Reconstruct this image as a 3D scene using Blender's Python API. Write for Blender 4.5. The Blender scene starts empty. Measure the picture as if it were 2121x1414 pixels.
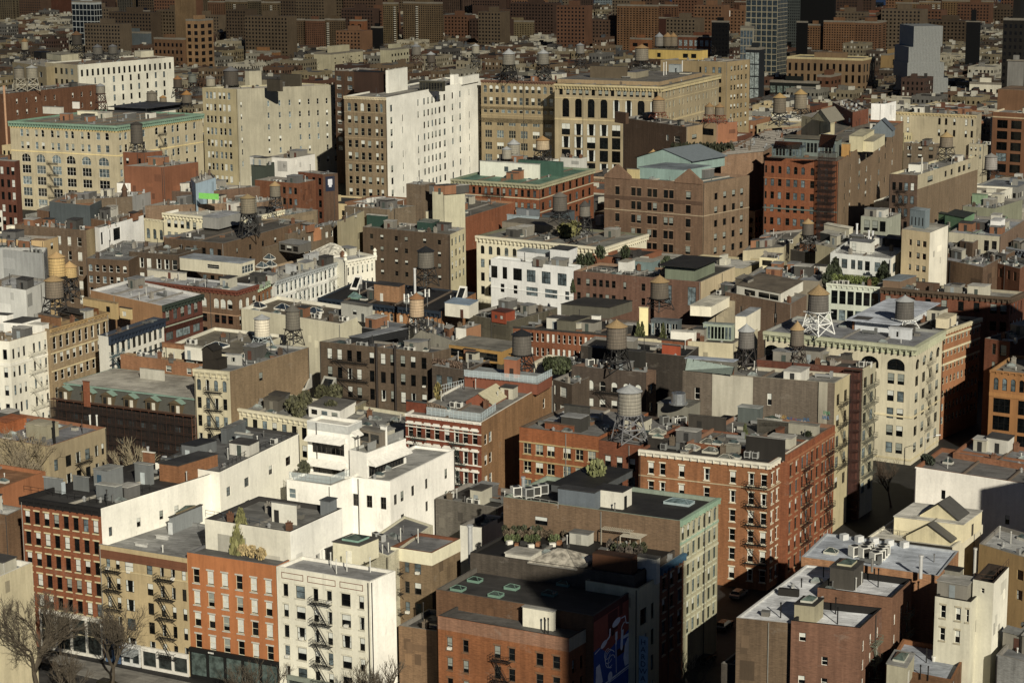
import bpy, math, random
from mathutils import Vector, Matrix
random.seed(7)
R = math.radians
SC = bpy.context.scene
COL = SC.collection
# ------------------------------------------------------------ camera and survey maths
CH = 120.0; PITCH = R(11.6); ROLL = R(0.4); F = 4265.0
fw = Vector((0, math.cos(PITCH), -math.sin(PITCH)))
r0 = Vector((1, 0, 0)); u0 = Vector((0, math.sin(PITCH), math.cos(PITCH)))
ri = r0 * math.cos(ROLL) - u0 * math.sin(ROLL)
up = u0 * math.cos(ROLL) + r0 * math.sin(ROLL)
CAM = Vector((0, 0, CH))
def ray(px, py): return fw * F + ri * (px - 1060.5) - up * (py - 707)
def U(px, py, z):
    d = ray(px, py); t = (z - CH) / d.z
    return Vector((d.x * t, d.y * t, z))
def PJ(p):
    v = Vector(p) - CAM; k = F / v.dot(fw)
    return (1060.5 + v.dot(ri) * k, 707 - v.dot(up) * k)
def solve_len(P, e, tx):            # metres along e from P until it is seen at column tx
    v = P - CAM; m = tx - 1060.5
    a = v.dot(ri) * F - m * v.dot(fw); b = e.dot(ri) * F - m * e.dot(fw)
    return -a / b
def solve_z(P, py):                 # height over the ground point P seen at row py
    lo, hi = -5.0, 300.0
    for _ in range(40):
        mid = (lo + hi) / 2
        if PJ((P.x, P.y, mid))[1] > py: lo = mid
        else: hi = mid
    return (lo + hi) / 2
def tile(t):
    r_, c_ = int(t[0]), int(t[1])
    return ((0, 520, 1040, 1560)[c_], (0, 350, 700, 1054)[r_], (540 if c_ < 3 else 561) / 2121)
def TP(t, x, y):
    a = tile(t); return a[0] + x * a[2], a[1] + y * a[2]
YAW = R(29)
# ------------------------------------------------------------ materials
def lin(h, k=.9):
    o = []
    for i in (0, 2, 4):
        c = int(h[i:i+2], 16) / 255
        o.append(k * (c / 12.92 if c <= .04045 else ((c + .055) / 1.055) ** 2.4))
    g = o[0] * .3 + o[1] * .6 + o[2] * .1; sat = .76
    tone = min(1.04, (max(g, .01) / .72) ** .17)
    r_, g_, b_ = [(g + (c - g) * sat) * tone for c in o]; w_ = max(0, r_ - g_)
    return (r_ - w_ * .06, g_ + w_ * .075, b_ * (1 - min(.22, w_ * 1.1)) , 1)
MATS = {}
def newmat(key):
    m = bpy.data.materials.new('mat_' + key.replace('#', '')); m.use_nodes = True
    return m, m.node_tree.nodes, m.node_tree.links, m.node_tree.nodes['Principled BSDF']
def noise(N, L, src, sx, sy, sz, scale, detail=3, rough=.6):
    mp = N.new('ShaderNodeMapping'); mp.inputs['Scale'].default_value = (sx, sy, sz); L.new(src, mp.inputs['Vector'])
    n = N.new('ShaderNodeTexNoise'); n.inputs['Scale'].default_value = scale; n.inputs['Detail'].default_value = detail
    n.inputs['Roughness'].default_value = rough; L.new(mp.outputs[0], n.inputs['Vector']); return n.outputs['Fac']
def ramp(N, L, src, a, b, va, vb):
    r_ = N.new('ShaderNodeMapRange'); r_.inputs[1].default_value = a; r_.inputs[2].default_value = b
    r_.inputs[3].default_value = va; r_.inputs[4].default_value = vb; L.new(src, r_.inputs[0]); return r_.outputs[0]
def mul(N, L, a, b):
    m = N.new('ShaderNodeMath'); m.operation = 'MULTIPLY'; L.new(a, m.inputs[0]); L.new(b, m.inputs[1]); return m.outputs[0]
def wall_mat(h, kind='w'):
    key = kind + h
    if key in MATS: return MATS[key]
    m, N, L, P = newmat(key)
    base = lin(h); lum = base[0] * .4 + base[1] * .4 + base[2] * .2
    geo = N.new('ShaderNodeNewGeometry').outputs['Position']
    big = ramp(N, L, noise(N, L, geo, 1, 1, 1, .09, 4), .3, .7, .82, 1.12)
    streak = ramp(N, L, noise(N, L, geo, 1.1, 1.1, .07, 1.0, 4, .7), .32, .62, (.93 if lum > .5 else .84) if kind == 'w' else .72, 1.04)
    if kind == 'b': fine = ramp(N, L, noise(N, L, geo, .9, .9, 5.5, 1.4, 2, .8), .3, .7, .72, 1.25)
    else: fine = ramp(N, L, noise(N, L, geo, 1, 1, 1, 2.2, 3, .7), .3, .7, .93, 1.05)
    soot = ramp(N, L, noise(N, L, geo, 1, 1, .22, .55, 6, .75), .56, .72, 1, .78)
    f = mul(N, L, mul(N, L, mul(N, L, big, streak), fine), soot)
    vm = N.new('ShaderNodeVectorMath'); vm.operation = 'SCALE'; vm.inputs[0].default_value = base[:3]; L.new(f, vm.inputs['Scale'])
    out = vm.outputs[0]
    if kind in 'bc':                                   # pale repaired / lime-bloomed patches on old brick
        pt = ramp(N, L, noise(N, L, geo, 1, 1, 1.6, .22, 5, .75), .60, .68, 0, .45)
        mx = N.new('ShaderNodeMix'); mx.data_type = 'RGBA'
        L.new(pt, mx.inputs[0]); L.new(out, mx.inputs[6])
        g = .16 + lum * .5; mx.inputs[7].default_value = (base[0] * .5 + g * .55, base[1] * .5 + g * .5, base[2] * .5 + g * .42, 1)
        out = mx.outputs[2]
    L.new(out, P.inputs['Base Color']); P.inputs['Roughness'].default_value = .85
    P.inputs['Specular IOR Level'].default_value = .25
    MATS[key] = m; return m
def roof_mat(h):
    key = 'r' + h
    if key in MATS: return MATS[key]
    m, N, L, P = newmat(key)
    geo = N.new('ShaderNodeNewGeometry').outputs['Position']
    a = ramp(N, L, noise(N, L, geo, 1, 1, 1, .12, 5, .7), .35, .65, .62, 1.3)
    b = ramp(N, L, noise(N, L, geo, .25, 1.6, 1, .9, 3, .6), .35, .65, .85, 1.1)
    c = ramp(N, L, noise(N, L, geo, 1, 1, 1, 1.8, 4, .8), .62, .72, 1, .62)
    mp = N.new('ShaderNodeMapping'); mp.inputs['Rotation'].default_value = (0, 0, YAW); L.new(geo, mp.inputs['Vector'])
    bt = N.new('ShaderNodeTexBrick'); bt.inputs['Scale'].default_value = 1; bt.inputs['Brick Width'].default_value = 7; bt.inputs['Row Height'].default_value = 1.0; bt.inputs['Mortar Size'].default_value = .035
    bt.inputs['Color1'].default_value = (.86,) * 3 + (1,); bt.inputs['Color2'].default_value = (1.1,) * 3 + (1,); bt.inputs['Mortar'].default_value = (.62,) * 3 + (1,); L.new(mp.outputs[0], bt.inputs['Vector'])
    pud = ramp(N, L, noise(N, L, geo, 1, 1, 1, .33, 3, .5), .58, .62, 1, .8)
    f = mul(N, L, mul(N, L, mul(N, L, a, b), mul(N, L, c, pud)), bt.outputs['Color'])
    vm = N.new('ShaderNodeVectorMath'); vm.operation = 'SCALE'; vm.inputs[0].default_value = lin(h, .85)[:3]; L.new(f, vm.inputs['Scale'])
    L.new(vm.outputs[0], P.inputs['Base Color']); P.inputs['Roughness'].default_value = .7
    P.inputs['Specular IOR Level'].default_value = .3
    MATS[key] = m; return m
def plain(h, rough=.6, metal=0, k=.9, spec=.4):
    key = 'p%s_%d_%d' % (h, rough * 100, metal * 10)
    if key in MATS: return MATS[key]
    m, N, L, P = newmat(key)
    geo = N.new('ShaderNodeNewGeometry').outputs['Position']
    f = ramp(N, L, noise(N, L, geo, 1, 1, 1, 1.3, 4, .7), .3, .7, .82, 1.1)
    vm = N.new('ShaderNodeVectorMath'); vm.operation = 'SCALE'; vm.inputs[0].default_value = lin(h, k)[:3]; L.new(f, vm.inputs['Scale'])
    L.new(vm.outputs[0], P.inputs['Base Color']); P.inputs['Roughness'].default_value = rough
    P.inputs['Metallic'].default_value = metal; P.inputs['Specular IOR Level'].default_value = spec
    MATS[key] = m; return m
def rail_glass():
    if 'rg' in MATS: return MATS['rg']
    m, N, L, P = newmat('railglass'); P.inputs['Base Color'].default_value = (.62, .72, .74, 1); P.inputs['Alpha'].default_value = .38; P.inputs['Roughness'].default_value = .2
    MATS['rg'] = m; return m
def stave_mat(h):                                      # weathered wood tank staves
    key = 's' + h
    if key in MATS: return MATS[key]
    m, N, L, P = newmat(key)
    tc = N.new('ShaderNodeTexCoord').outputs['Object']
    oi = N.new('ShaderNodeObjectInfo').outputs['Random']
    n1 = noise(N, L, tc, 14, 14, .5, 1.0, 2, .8)
    f = mul(N, L, ramp(N, L, n1, .3, .7, .55, 1.2), ramp(N, L, oi, 0, 1, .85, 1.1))
    vm = N.new('ShaderNodeVectorMath'); vm.operation = 'SCALE'; vm.inputs[0].default_value = lin(h)[:3]; L.new(f, vm.inputs['Scale'])
    L.new(vm.outputs[0], P.inputs['Base Color']); P.inputs['Roughness'].default_value = .9
    MATS[key] = m; return m
def glass_mat(h='161a1c', rough=.12):
    key = 'g' + h
    if key in MATS: return MATS[key]
    m, N, L, P = newmat(key)
    oi = N.new('ShaderNodeObjectInfo').outputs['Random']
    geo = N.new('ShaderNodeNewGeometry').outputs['Position']
    f = mul(N, L, ramp(N, L, oi, 0, 1, .5, 1.7), ramp(N, L, noise(N, L, geo, 1, 1, 1, .9, 2), .35, .65, .5, 1.5))
    vm = N.new('ShaderNodeVectorMath'); vm.operation = 'SCALE'; vm.inputs[0].default_value = lin(h)[:3]; L.new(f, vm.inputs['Scale'])
    L.new(vm.outputs[0], P.inputs['Base Color'])
    P.inputs['Roughness'].default_value = rough; P.inputs['Specular IOR Level'].default_value = .5
    MATS[key] = m; return m
# ------------------------------------------------------------ mesh builder
class MB:
    def __init__(s): s.v = []; s.f = []; s.m = []
    def face(s, pts, mi=0):
        k = len(s.v); s.v.extend([tuple(p) for p in pts]); s.f.append(tuple(range(k, k + len(pts)))); s.m.append(mi)
    def prism(s, poly, z0, z1, mi=0, top=True, bot=True, mt=None):
        n = len(poly)
        for i in range(n):
            a, b = poly[i], poly[(i+1) % n]
            s.face([(a[0], a[1], z0), (b[0], b[1], z0), (b[0], b[1], z1), (a[0], a[1], z1)], mi)
        if top: s.face([(p[0], p[1], z1) for p in poly], mi if mt is None else mt)
        if bot: s.face([(p[0], p[1], z0) for p in reversed(poly)], mi)
    def box(s, x0, x1, y0, y1, z0, z1, mi=0): s.prism([(x0, y0), (x1, y0), (x1, y1), (x0, y1)], z0, z1, mi)
    def obox(s, O, e, n, s0, s1, d0, d1, z0, z1, mi=0):   # box in a facade frame: s along e, d outward along n
        P = lambda a, b: (O[0] + e[0]*a + n[0]*b, O[1] + e[1]*a + n[1]*b)
        s.prism([P(s0, d0), P(s1, d0), P(s1, d1), P(s0, d1)], z0, z1, mi)
    def bar(s, p, q, r=.03, mi=0, r2=None, n=4):
        p, q = Vector(p), Vector(q); d = q - p
        if d.length < 1e-4: return
        r2 = r if r2 is None else r2
        d.normalize(); a = d.orthogonal().normalized(); b = d.cross(a); k = len(s.v)
        for (c, rr) in ((p, r), (q, r2)):
            for i in range(n):
                t = 2 * math.pi * (i + .5) / n; s.v.append(tuple(c + (a * math.cos(t) + b * math.sin(t)) * rr))
        for i in range(n):
            j = (i + 1) % n; s.f.append((k + i, k + j, k + n + j, k + n + i)); s.m.append(mi)
        s.f.append(tuple(range(k + n - 1, k - 1, -1))); s.m.append(mi); s.f.append(tuple(range(k + n, k + 2*n))); s.m.append(mi)
    def cyl(s, c, r, z0, z1, n=16, mi=0, r2=None):
        s.bar((c[0], c[1], z0), (c[0], c[1], z1), r, mi, r2, n)
    def build(s, name, mats, parent=None, loc=None):
        me = bpy.data.meshes.new(name); me.from_pydata(s.v, [], s.f)
        for m in mats: me.materials.append(m)
        if len(mats) > 1: me.polygons.foreach_set('material_index', s.m)
        me.update()
        o = bpy.data.objects.new(name, me); COL.objects.link(o)
        if parent is not None: o.parent = parent
        if loc is not None: o.location = loc
        return o
def inst(name, me, parent, loc, rz=0, sc=None):
    o = bpy.data.objects.new(name, me); COL.objects.link(o); o.parent = parent; o.location = loc
    if rz: o.rotation_euler = (0, 0, rz)
    if sc: o.scale = sc
    return o
def clip_label(t):
    w_ = t.replace(',', ' ,').split(); out = []; n = 0
    for x in w_:
        if x != ',':
            n += 1
            if n > 16: break
        out.append(x)
    while out and out[-1] in (',', 'and', 'with', 'the', 'of', 'on', 'a', 'at', 'in', 'behind', 'before', 'beside', 'between', 'its', 'to', 'above', 'under', 'below', 'lower', 'upper', 'far'): out.pop()
    return ' '.join(out).replace(' ,', ',')
def tag(o, label=None, cat=None, group=None, kind=None):
    if label: label = clip_label(label)
    if label: o['label'] = label
    if cat: o['category'] = cat
    if group: o['group'] = group
    if kind: o['kind'] = kind
    return o
def empty(name, loc, label, cat, group=None, rz=0):
    o = bpy.data.objects.new(name, None); COL.objects.link(o); o.location = loc; o.rotation_euler = (0, 0, rz)
    return tag(o, label, cat, group)
def copy_tree(o, parent=None):
    c = o.copy(); COL.objects.link(c)
    if parent is not None: c.parent = parent
    for ch in [x for x in o.children]: copy_tree(ch, c)
    return c
# ------------------------------------------------------------ windows
FR = {'w': 'e4e2d4', 'k': '24221f', 'g': '3c5148', 'd': '5b564c', 'c': 'cfc6a6', 'r': '6b2b22'}
WM = {}
def window_mesh(w, h, fr, var, div=1):
    key = (round(w, 2), round(h, 2), fr, var, div)
    if key in WM: return WM[key]
    b = MB(); t = .075 if w > .7 else .05
    x = w / 2
    b.face([(-x, 0, 0), (x, 0, 0), (x, 0, h), (-x, 0, h)], 1)
    for (x0, x1, z0, z1) in ((-x, -x + t, 0, h), (x - t, x, 0, h), (-x + t, x - t, 0, t), (-x + t, x - t, h - t, h), (-x + t, x - t, h * .5 - t * .4, h * .5 + t * .4)):
        b.box(x0, x1, -.06, -.002, z0, z1, 0)
    for i in range(1, div):
        xm = -x + w * i / div
        b.box(xm - t * .5, xm + t * .5, -.063, -.003, t, h - t, 0)
    if var == 1: b.face([(-x + t, -.02, h * .52), (x - t, -.02, h * .52), (x - t, -.02, h - t), (-x + t, -.02, h - t)], 2)
    if var == 2: b.face([(-x + t, -.02, t + h * .06), (x - t, -.02, t + h * .06), (x - t, -.02, h - t), (-x + t, -.02, h - t)], 2)
    if var == 3: b.face([(-x + t, -.02, h * .3), (x - t, -.02, h * .3), (x - t, -.02, h - t), (-x + t, -.02, h - t)], 3)
    if var == 5:
        b.face([(-x + t, -.02, t), (-x * .45, -.02, t), (-x * .6, -.02, h - t), (-x + t, -.02, h - t)], 2)
        b.face([(x * .5, -.02, t), (x - t, -.02, t), (x - t, -.02, h - t), (x * .62, -.02, h - t)], 2)
    me = bpy.data.meshes.new('window'); me.from_pydata(b.v, [], b.f)
    for m in (plain(FR[fr], .5), glass_mat('161a1c') if var != 4 else glass_mat('5f6f74', .08), plain('c9cdc2', .8), plain('8f978c', .8)): me.materials.append(m)
    me.polygons.foreach_set('material_index', b.m); me.update()
    WM[key] = me; return me
BOXM = {}
def box_mesh(key, dims, mat, bevel=False):
    k = (key, mat.name) + tuple(round(d, 2) for d in dims)
    if k in BOXM: return BOXM[k]
    b = MB(); x0, x1, y0, y1, z0, z1 = dims; b.box(x0, x1, y0, y1, z0, z1)
    me = bpy.data.meshes.new(key); me.from_pydata(b.v, [], b.f); me.materials.append(mat); me.update()
    BOXM[k] = me; return me
def fac(c, n, p, o, w=.5, h=.6, k='k', a=(), v=None, mg=.015, sill=None, div=1, ac=0, skip=(), lin_=None, belt=None):
    """facade: c columns (number or list of (centre, width) fractions), n rows, p row pitch, o centre of first row under the top"""
    return dict(c=c, n=n, p=p, o=o, w=w, h=h, k=k, a=a, v=v, mg=mg, sill=sill, div=div, ac=ac, skip=skip, belt=belt)
def facade(mb, root, O, e, n, W, H, sp, q, z0=0.0, depth=.22, far=False, base=0.0, top=None):
    """q = metres per survey unit. wall grid with openings goes to mb; window objects become children of root"""
    P = lambda s_, d, z: (O[0] + e[0]*s_ + n[0]*d, O[1] + e[1]*s_ + n[1]*d, z)
    if isinstance(sp, list):                           # stacked zones: [(lower edge in units, spec), ..., (None, spec)]
        out = []; zt = H
        for cut, s2 in sp:
            zb = z0 if cut is None else H - cut * q
            out += [(it, s2) for it in facade(mb, root, O, e, n, W, H, s2, q, zb, depth, far, base if cut is None else -.2, zt)]; zt = zb
        return out
    top = H if top is None else top
    if not sp:
        mb.face([P(0, 0, z0), P(W, 0, z0), P(W, 0, H), P(0, 0, H)]); return []
    if isinstance(sp['c'], (int, float)):
        c = int(sp['c']); u = (1 - 2 * sp['mg']) / c
        cols = [(sp['mg'] + (i + .5) * u, u * sp['w']) for i in range(c)]
    else: cols = sp['c']
    cols = [((f - wf / 2) * W, (f + wf / 2) * W) for f, wf in cols]
    rows = []
    for i in range(sp['n']):
        zc = H - (sp['o'] + i * sp['p']) * q; hh = sp['h'] * sp['p'] * q
        if zc - hh / 2 > z0 + .2 + base: rows.append((zc - hh / 2, zc + hh / 2, i))
    xs = [0] + [v for ab in cols for v in ab] + [W]
    zs = [z0] + [v for r_ in reversed(rows) for v in r_[:2]] + [top]
    nr = len(rows)
    for j in range(len(zs) - 1):
        wr = (j % 2 == 1)
        ridx = rows[nr - 1 - j // 2][2] if wr else None
        if not wr:
            mb.face([P(0, 0, zs[j]), P(W, 0, zs[j]), P(W, 0, zs[j+1]), P(0, 0, zs[j+1])]); continue
        for i in range(len(xs) - 1):
            if i % 2 == 1 and ((i // 2), ridx) not in sp['skip']: continue
            mb.face([P(xs[i], 0, zs[j]), P(xs[i+1], 0, zs[j]), P(xs[i+1], 0, zs[j+1]), P(xs[i], 0, zs[j+1])])
    out = []
    for (za, zb, ri_) in rows:
        for ci, (s0, s1) in enumerate(cols):
            if (ci, ri_) in sp['skip']: continue
            w_ = s1 - s0; d = -depth
            mb.face([P(s0, 0, za), P(s0, d, za), P(s0, d, zb), P(s0, 0, zb)])
            mb.face([P(s1, d, za), P(s1, 0, za), P(s1, 0, zb), P(s1, d, zb)])
            mb.face([P(s0, d, za), P(s0, 0, za), P(s1, 0, za), P(s1, d, za)])
            mb.face([P(s0, 0, zb), P(s0, d, zb), P(s1, d, zb), P(s1, 0, zb)])
            if ri_ in sp['a']:
                r_ = min(w_ / 2, (zb - za) * .6); sc = (s0 + s1) / 2; zsp = zb - r_; K = 6
                for sg in (-1, 1):
                    arc = [(sc + sg * (w_/2) * math.cos(t * math.pi / 2 / K), zsp + r_ * math.sin(t * math.pi / 2 / K)) for t in range(K + 1)]
                    for t in range(K):
                        (a0, b0), (a1, b1) = arc[t], arc[t+1]; ed = sc + sg * w_ / 2
                        mb.face([P(a0, 0, b0), P(a1, 0, b1), P(a1, 0, zb), P(a0, 0, zb)] if sg > 0 else [P(a1, 0, b1), P(a0, 0, b0), P(a0, 0, zb), P(a1, 0, zb)])
            out.append((P((s0 + s1) / 2, -depth, za), w_, zb - za, ri_))
    return out
def place_windows(root, items, sp, rz, near):
    if isinstance(sp, list):
        for _, s2 in sp:
            it = [a for a, b in items if b is s2]
            if it: place_windows(root, it, s2, rz, near)
        return
    vs = sp['v'] or (0, 0, 0, 1, 1, 2, 3, 4, 5)
    wl = []
    for k, (p, w_, h_, ri_) in enumerate(items):
        me = window_mesh(w_ + .02, h_ + .02, sp['k'], random.choice(vs), sp['div'])
        wl.append((me, p, w_, h_, ri_))
    for k, (me, p, w_, h_, ri_) in enumerate(wl[:100]):
        o = inst('window', me, root, p, rz)
        if sp['sill']:
            m = plain(sp['sill'], .8)
            inst('sill', box_mesh('sill', (-w_/2 - .12, w_/2 + .12, -.36, -.02, -.16, .012), m), o, (0, 0, 0))
            if ri_ not in sp['a']:
                inst('lintel', box_mesh('lintel', (-w_/2 - .12, w_/2 + .12, -.30, -.225, 0, .26), m), o, (0, 0, h_ - .02))
        if sp['ac'] and random.random() < sp['ac']:
            inst('window_air_conditioner', box_mesh('window_air_conditioner', (-.33, .33, -.55, -.065, .02, .42), plain('d8d6c8', .6)), o, (0, 0, .03))
    rest = wl[100:]
    if rest:
        mb = MB(); mm = []
        c, s_ = math.cos(rz), math.sin(rz)
        for (me, p, w_, h_, ri_) in rest:
            off = len(mb.v)
            for v in me.vertices: mb.v.append((p[0] + v.co.x * c - v.co.y * s_, p[1] + v.co.x * s_ + v.co.y * c, p[2] + v.co.z))
            for pl in me.polygons: mb.f.append(tuple(off + i for i in pl.vertices)); mb.m.append(pl.material_index)
        o = mb.build('window', list(rest[0][0].materials), root); o['kind'] = 'stuff'
# ------------------------------------------------------------ fire escape
def fire_escape(root, O, e, n, sc, width, zs, col='1f1e1c', depth=1.1, mir=1, drop=True):
    b = MB(); P = lambda s_, d, z: (O[0] + e[0]*s_ + n[0]*d, O[1] + e[1]*s_ + n[1]*d, z)
    s0, s1 = sc - width / 2, sc + width / 2
    for i, z in enumerate(zs):
        for k in range(5):
            dd = .08 + (depth - .1) * k / 4; b.bar(P(s0, dd, z), P(s1, dd, z), .04)
        b.bar(P(s0, 0, z), P(s0, depth, z), .05); b.bar(P(s1, 0, z), P(s1, depth, z), .05)
        for hh in (.5, 1.0):
            b.bar(P(s0, depth, z + hh), P(s1, depth, z + hh), .035)
            b.bar(P(s0, 0, z + hh), P(s0, depth, z + hh), .035); b.bar(P(s1, 0, z + hh), P(s1, depth, z + hh), .035)
        nb = max(3, int(width / .45))
        for k in range(nb + 1):
            ss = s0 + (s1 - s0) * k / nb; b.bar(P(ss, depth, z), P(ss, depth, z + 1), .02)
        for ss in (s0 + .1, s1 - .1): b.bar(P(ss, 0, z - 1.0), P(ss, depth * .85, z), .04)
        if i + 1 < len(zs):
            zb = zs[i+1]; a0, a1 = (s0 + width * .12, s1 - width * .25) if mir > 0 else (s1 - width * .12, s0 + width * .25)
            for dd in (.35, .85): b.bar(P(a0, dd, z), P(a1, dd, zb), .05); b.bar(P(a0, dd, z + .8), P(a1, dd, zb + .8), .025)
            for k in range(1, 11):
                u = k / 11; b.bar(P(a0 + (a1 - a0) * u, .35, z + (zb - z) * u), P(a0 + (a1 - a0) * u, .85, z + (zb - z) * u), .035)
    return b.build('fire_escape', [plain(col, .7)], root)
# ------------------------------------------------------------ buildings
FOOT = []      # footprints already taken
class Bd: pass
def inset(poly, d):
    n = len(poly); out = []
    for i in range(n):
        p0, p1, p2 = Vector(poly[i-1]), Vector(poly[i]), Vector(poly[(i+1) % n])
        e1 = (p1 - p0).normalized(); e2 = (p2 - p1).normalized()
        n1 = Vector((-e1.y, e1.x)); n2 = Vector((-e2.y, e2.x))
        k = 1 + n1.dot(n2); out.append(tuple(p1 + (n1 + n2) * (d / max(k, .3))))
    return out
def band(mb, pts, d, z0, z1, mi=0, back=-.05):       # band wrapped along L-C-R, projecting d
    n = len(pts); off = []
    for i in range(n):
        p = Vector(pts[i]); ns = []
        if i > 0: e_ = (Vector(pts[i]) - Vector(pts[i-1])).normalized(); ns.append(Vector((e_.y, -e_.x)))
        if i < n-1: e_ = (Vector(pts[i+1]) - Vector(pts[i])).normalized(); ns.append(Vector((e_.y, -e_.x)))
        nn = ns[0] if len(ns) == 1 else (ns[0] + ns[1]) / (1 + ns[0].dot(ns[1]))
        off.append((tuple(p + nn * d), tuple(p + nn * back)))
    for i in range(n-1):
        mb.prism([off[i][0], off[i+1][0], off[i+1][1], off[i][1]], z0, z1, mi)
def cornice(root, pts, H, h, proj, col, br=1.4, seed=0):
    mb = MB()
    band(mb, pts, proj, H - h * .35, H + .06); band(mb, pts, proj * .6, H - h * .55, H - h * .35 - .003); band(mb, pts, .10, H - h, H - h * .55 - .003)
    if br:
        for i in range(len(pts) - 1):
            a, b_ = Vector(pts[i]), Vector(pts[i+1]); L_ = (b_ - a).length; e = (b_ - a).normalized(); n = (e.y, -e.x); k = max(1, int(L_ / br))
            for j in range(k + 1):
                s_ = (L_ - .3) * j / k
                mb.obox(a, e, n, s_ + .02, s_ + .28, .102, proj * .85, H - h * .95, H - h * .36)
    return mb.build('cornice', [wall_mat(col)], root)
def B(t, name, label, C, L, Rr, H, wall, roof='8f9190', A=None, Bf=None, wb=None, kind='b', kb=None, par=.7, cor=None, fe=(), clut=3, cope='8d8880',
      near=False, belts=(), base=0, yaw=None, cat='building', group=None, wc=None):
    x0, y0, k = tile(t)
    Cp = TP(t, *C)
    if isinstance(H, tuple):                          # ('on', y where the wall meets a lower roof, height of that roof)
        P = U(Cp[0], TP(t, 0, H[1])[1], H[2]); zH = solve_z(P, Cp[1]); P.z = zH; H = zH
    else: P = U(Cp[0], Cp[1], H)
    yw = YAW if yaw is None else R(yaw)
    db = Vector((math.sin(yw), math.cos(yw), 0)); da = Vector((-math.cos(yw), math.sin(yw), 0))
    def end(spec, d):
        if isinstance(spec, (int, float)): return P + d * spec
        x = x0 + spec[0] * k
        if len(spec) == 1 or spec[1] is None: return P + d * solve_len(P, d, x)
        return U(x, y0 + spec[1] * k, H)
    Lp = end(L, da); Rp = end(Rr, db)
    a = (Lp - P); b = (Rp - P); WA, WB = a.length, b.length; a.normalize(); b.normalize()
    d1 = PJ(P); d2 = PJ((P.x, P.y, P.z - 1)); q = k / (d2[1] - d1[1])   # metres per tile unit, vertical
    root = empty(name, (P.x, P.y, 0), label, cat, group)
    A0 = Vector((0, 0)); a2, b2 = Vector(a[:2]), Vector(b[:2])
    pL, pC, pR, pD = tuple(a2 * WA), (0, 0), tuple(b2 * WB), tuple(a2 * WA + b2 * WB)
    poly = [pL, pC, pR, pD]                           # counter-clockwise seen from above
    nA = Vector((-b2.x, -b2.y)); nA = Vector((a2.y, -a2.x)); nA = nA if nA.dot(b2) < 0 else -nA
    nB = Vector((b2.y, -b2.x)); nB = nB if nB.dot(a2) < 0 else -nB
    o = Bd(); o.root = root; o.P = P; o.H = H; o.zr = H - par; o.t = t; o.a, o.b, o.nA, o.nB = a2, b2, nA, nB; o.WA, o.WB = WA, WB; o.q = q; o.k = k; o.x0, o.y0 = x0, y0; o.poly = poly
    o.a3, o.b3 = a, b; o.label = label
    FOOT.append(([(P.x + p[0], P.y + p[1]) for p in poly], H))
    mA = MB(); mB_ = MB()
    ea = Vector((-a2.x, -a2.y))                       # run the A facade left to right
    itA = facade(mA, root, pL, ea, nA, WA, H, A, q, base=base)
    itB = facade(mB_, root, pC, b2, nB, WB, H, Bf, q, base=base)
    mB_.face([(pR[0], pR[1], 0), (pD[0], pD[1], 0), (pD[0], pD[1], H), (pR[0], pR[1], H)])
    mA.face([(pD[0], pD[1], 0), (pL[0], pL[1], 0), (pL[0], pL[1], H), (pD[0], pD[1], H)])
    if wb and wb != wall or (kb and kb != kind):
        mA.build('wall', [wall_mat(wall, kind)], root); mB_.build('wall', [wall_mat(wb or wall, kb or kind)], root)
    else:
        off = len(mA.v); mA.v += mB_.v; mA.f += [tuple(i + off for i in f) for f in mB_.f]; mA.m += mB_.m
        mA.build('wall', [wall_mat(wall, kind)], root)
    if itA: place_windows(root, itA, A, math.atan2(ea.y, ea.x), near)
    if itB: place_windows(root, itB, Bf, math.atan2(b2.y, b2.x), near)
    for (sp_, O_, e_, n_, W_, wl_) in ((A, pL, ea, nA, WA, wall), (Bf, pC, b2, nB, WB, wb or wall)):
        if W_ > 5 and H > 9:
            if not sp_ and W_ > 8:                     # re-rendered patches and bricked-up openings on blank walls
                base_ = [int(wl_[i:i+2], 16) for i in (0, 2, 4)]
                for tone in (.90, .80, 1.07):
                    for _ in range(random.randint(1, 2)):
                        mp_ = MB()
                        s0 = random.uniform(.5, W_ - 3); w_ = random.choice((1.1, 1.2, random.uniform(1.5, min(7, W_ - s0 - .4)))); z1 = H - random.uniform(.8, 10); hh = random.uniform(1.6, 2.0) if w_ < 1.3 else random.uniform(1, 4)
                        mp_.obox(O_, e_, n_, s0, s0 + w_, .004 + tone * .01, .012 + tone * .01, z1 - hh, z1)
                        mp_.build('wall_patch', [wall_mat('%02x%02x%02x' % tuple(min(255, int(c * tone)) for c in base_))], root)
            if random.random() < .55:
                mp_ = MB(); s0 = random.choice((.25, W_ - .3, W_ * random.uniform(.2, .8))); mp_.cyl((O_[0] + e_[0]*s0 + n_[0]*.12, O_[1] + e_[1]*s0 + n_[1]*.12), .08, 0, H - .2, 6); mp_.build('downpipe', [plain(random.choice(('4a4540', '8d8a80', '2c2a28')), .6)], root)
    ins = inset(poly, .35)
    mb = MB()
    for i in range(4):
        j = (i + 1) % 4
        mb.face([(*poly[i], H), (*poly[j], H), (*ins[j], H), (*ins[i], H)])
        mb.face([(*ins[j], H - par), (*ins[i], H - par), (*ins[i], H), (*ins[j], H)])
    mb.build('parapet', [wall_mat(cope)], root)
    mb = MB(); mb.face([(*p, H - par) for p in ins]); mb.build('roof', [roof_mat(roof)], root)
    if cor:
        which = cor[3] if len(cor) > 3 else 'AB'
        pts = {'A': [pL, pC], 'B': [pC, pR], 'AB': [pL, pC, pR]}[which]
        cornice(root, pts, H, cor[0], cor[1], cor[2])
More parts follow.
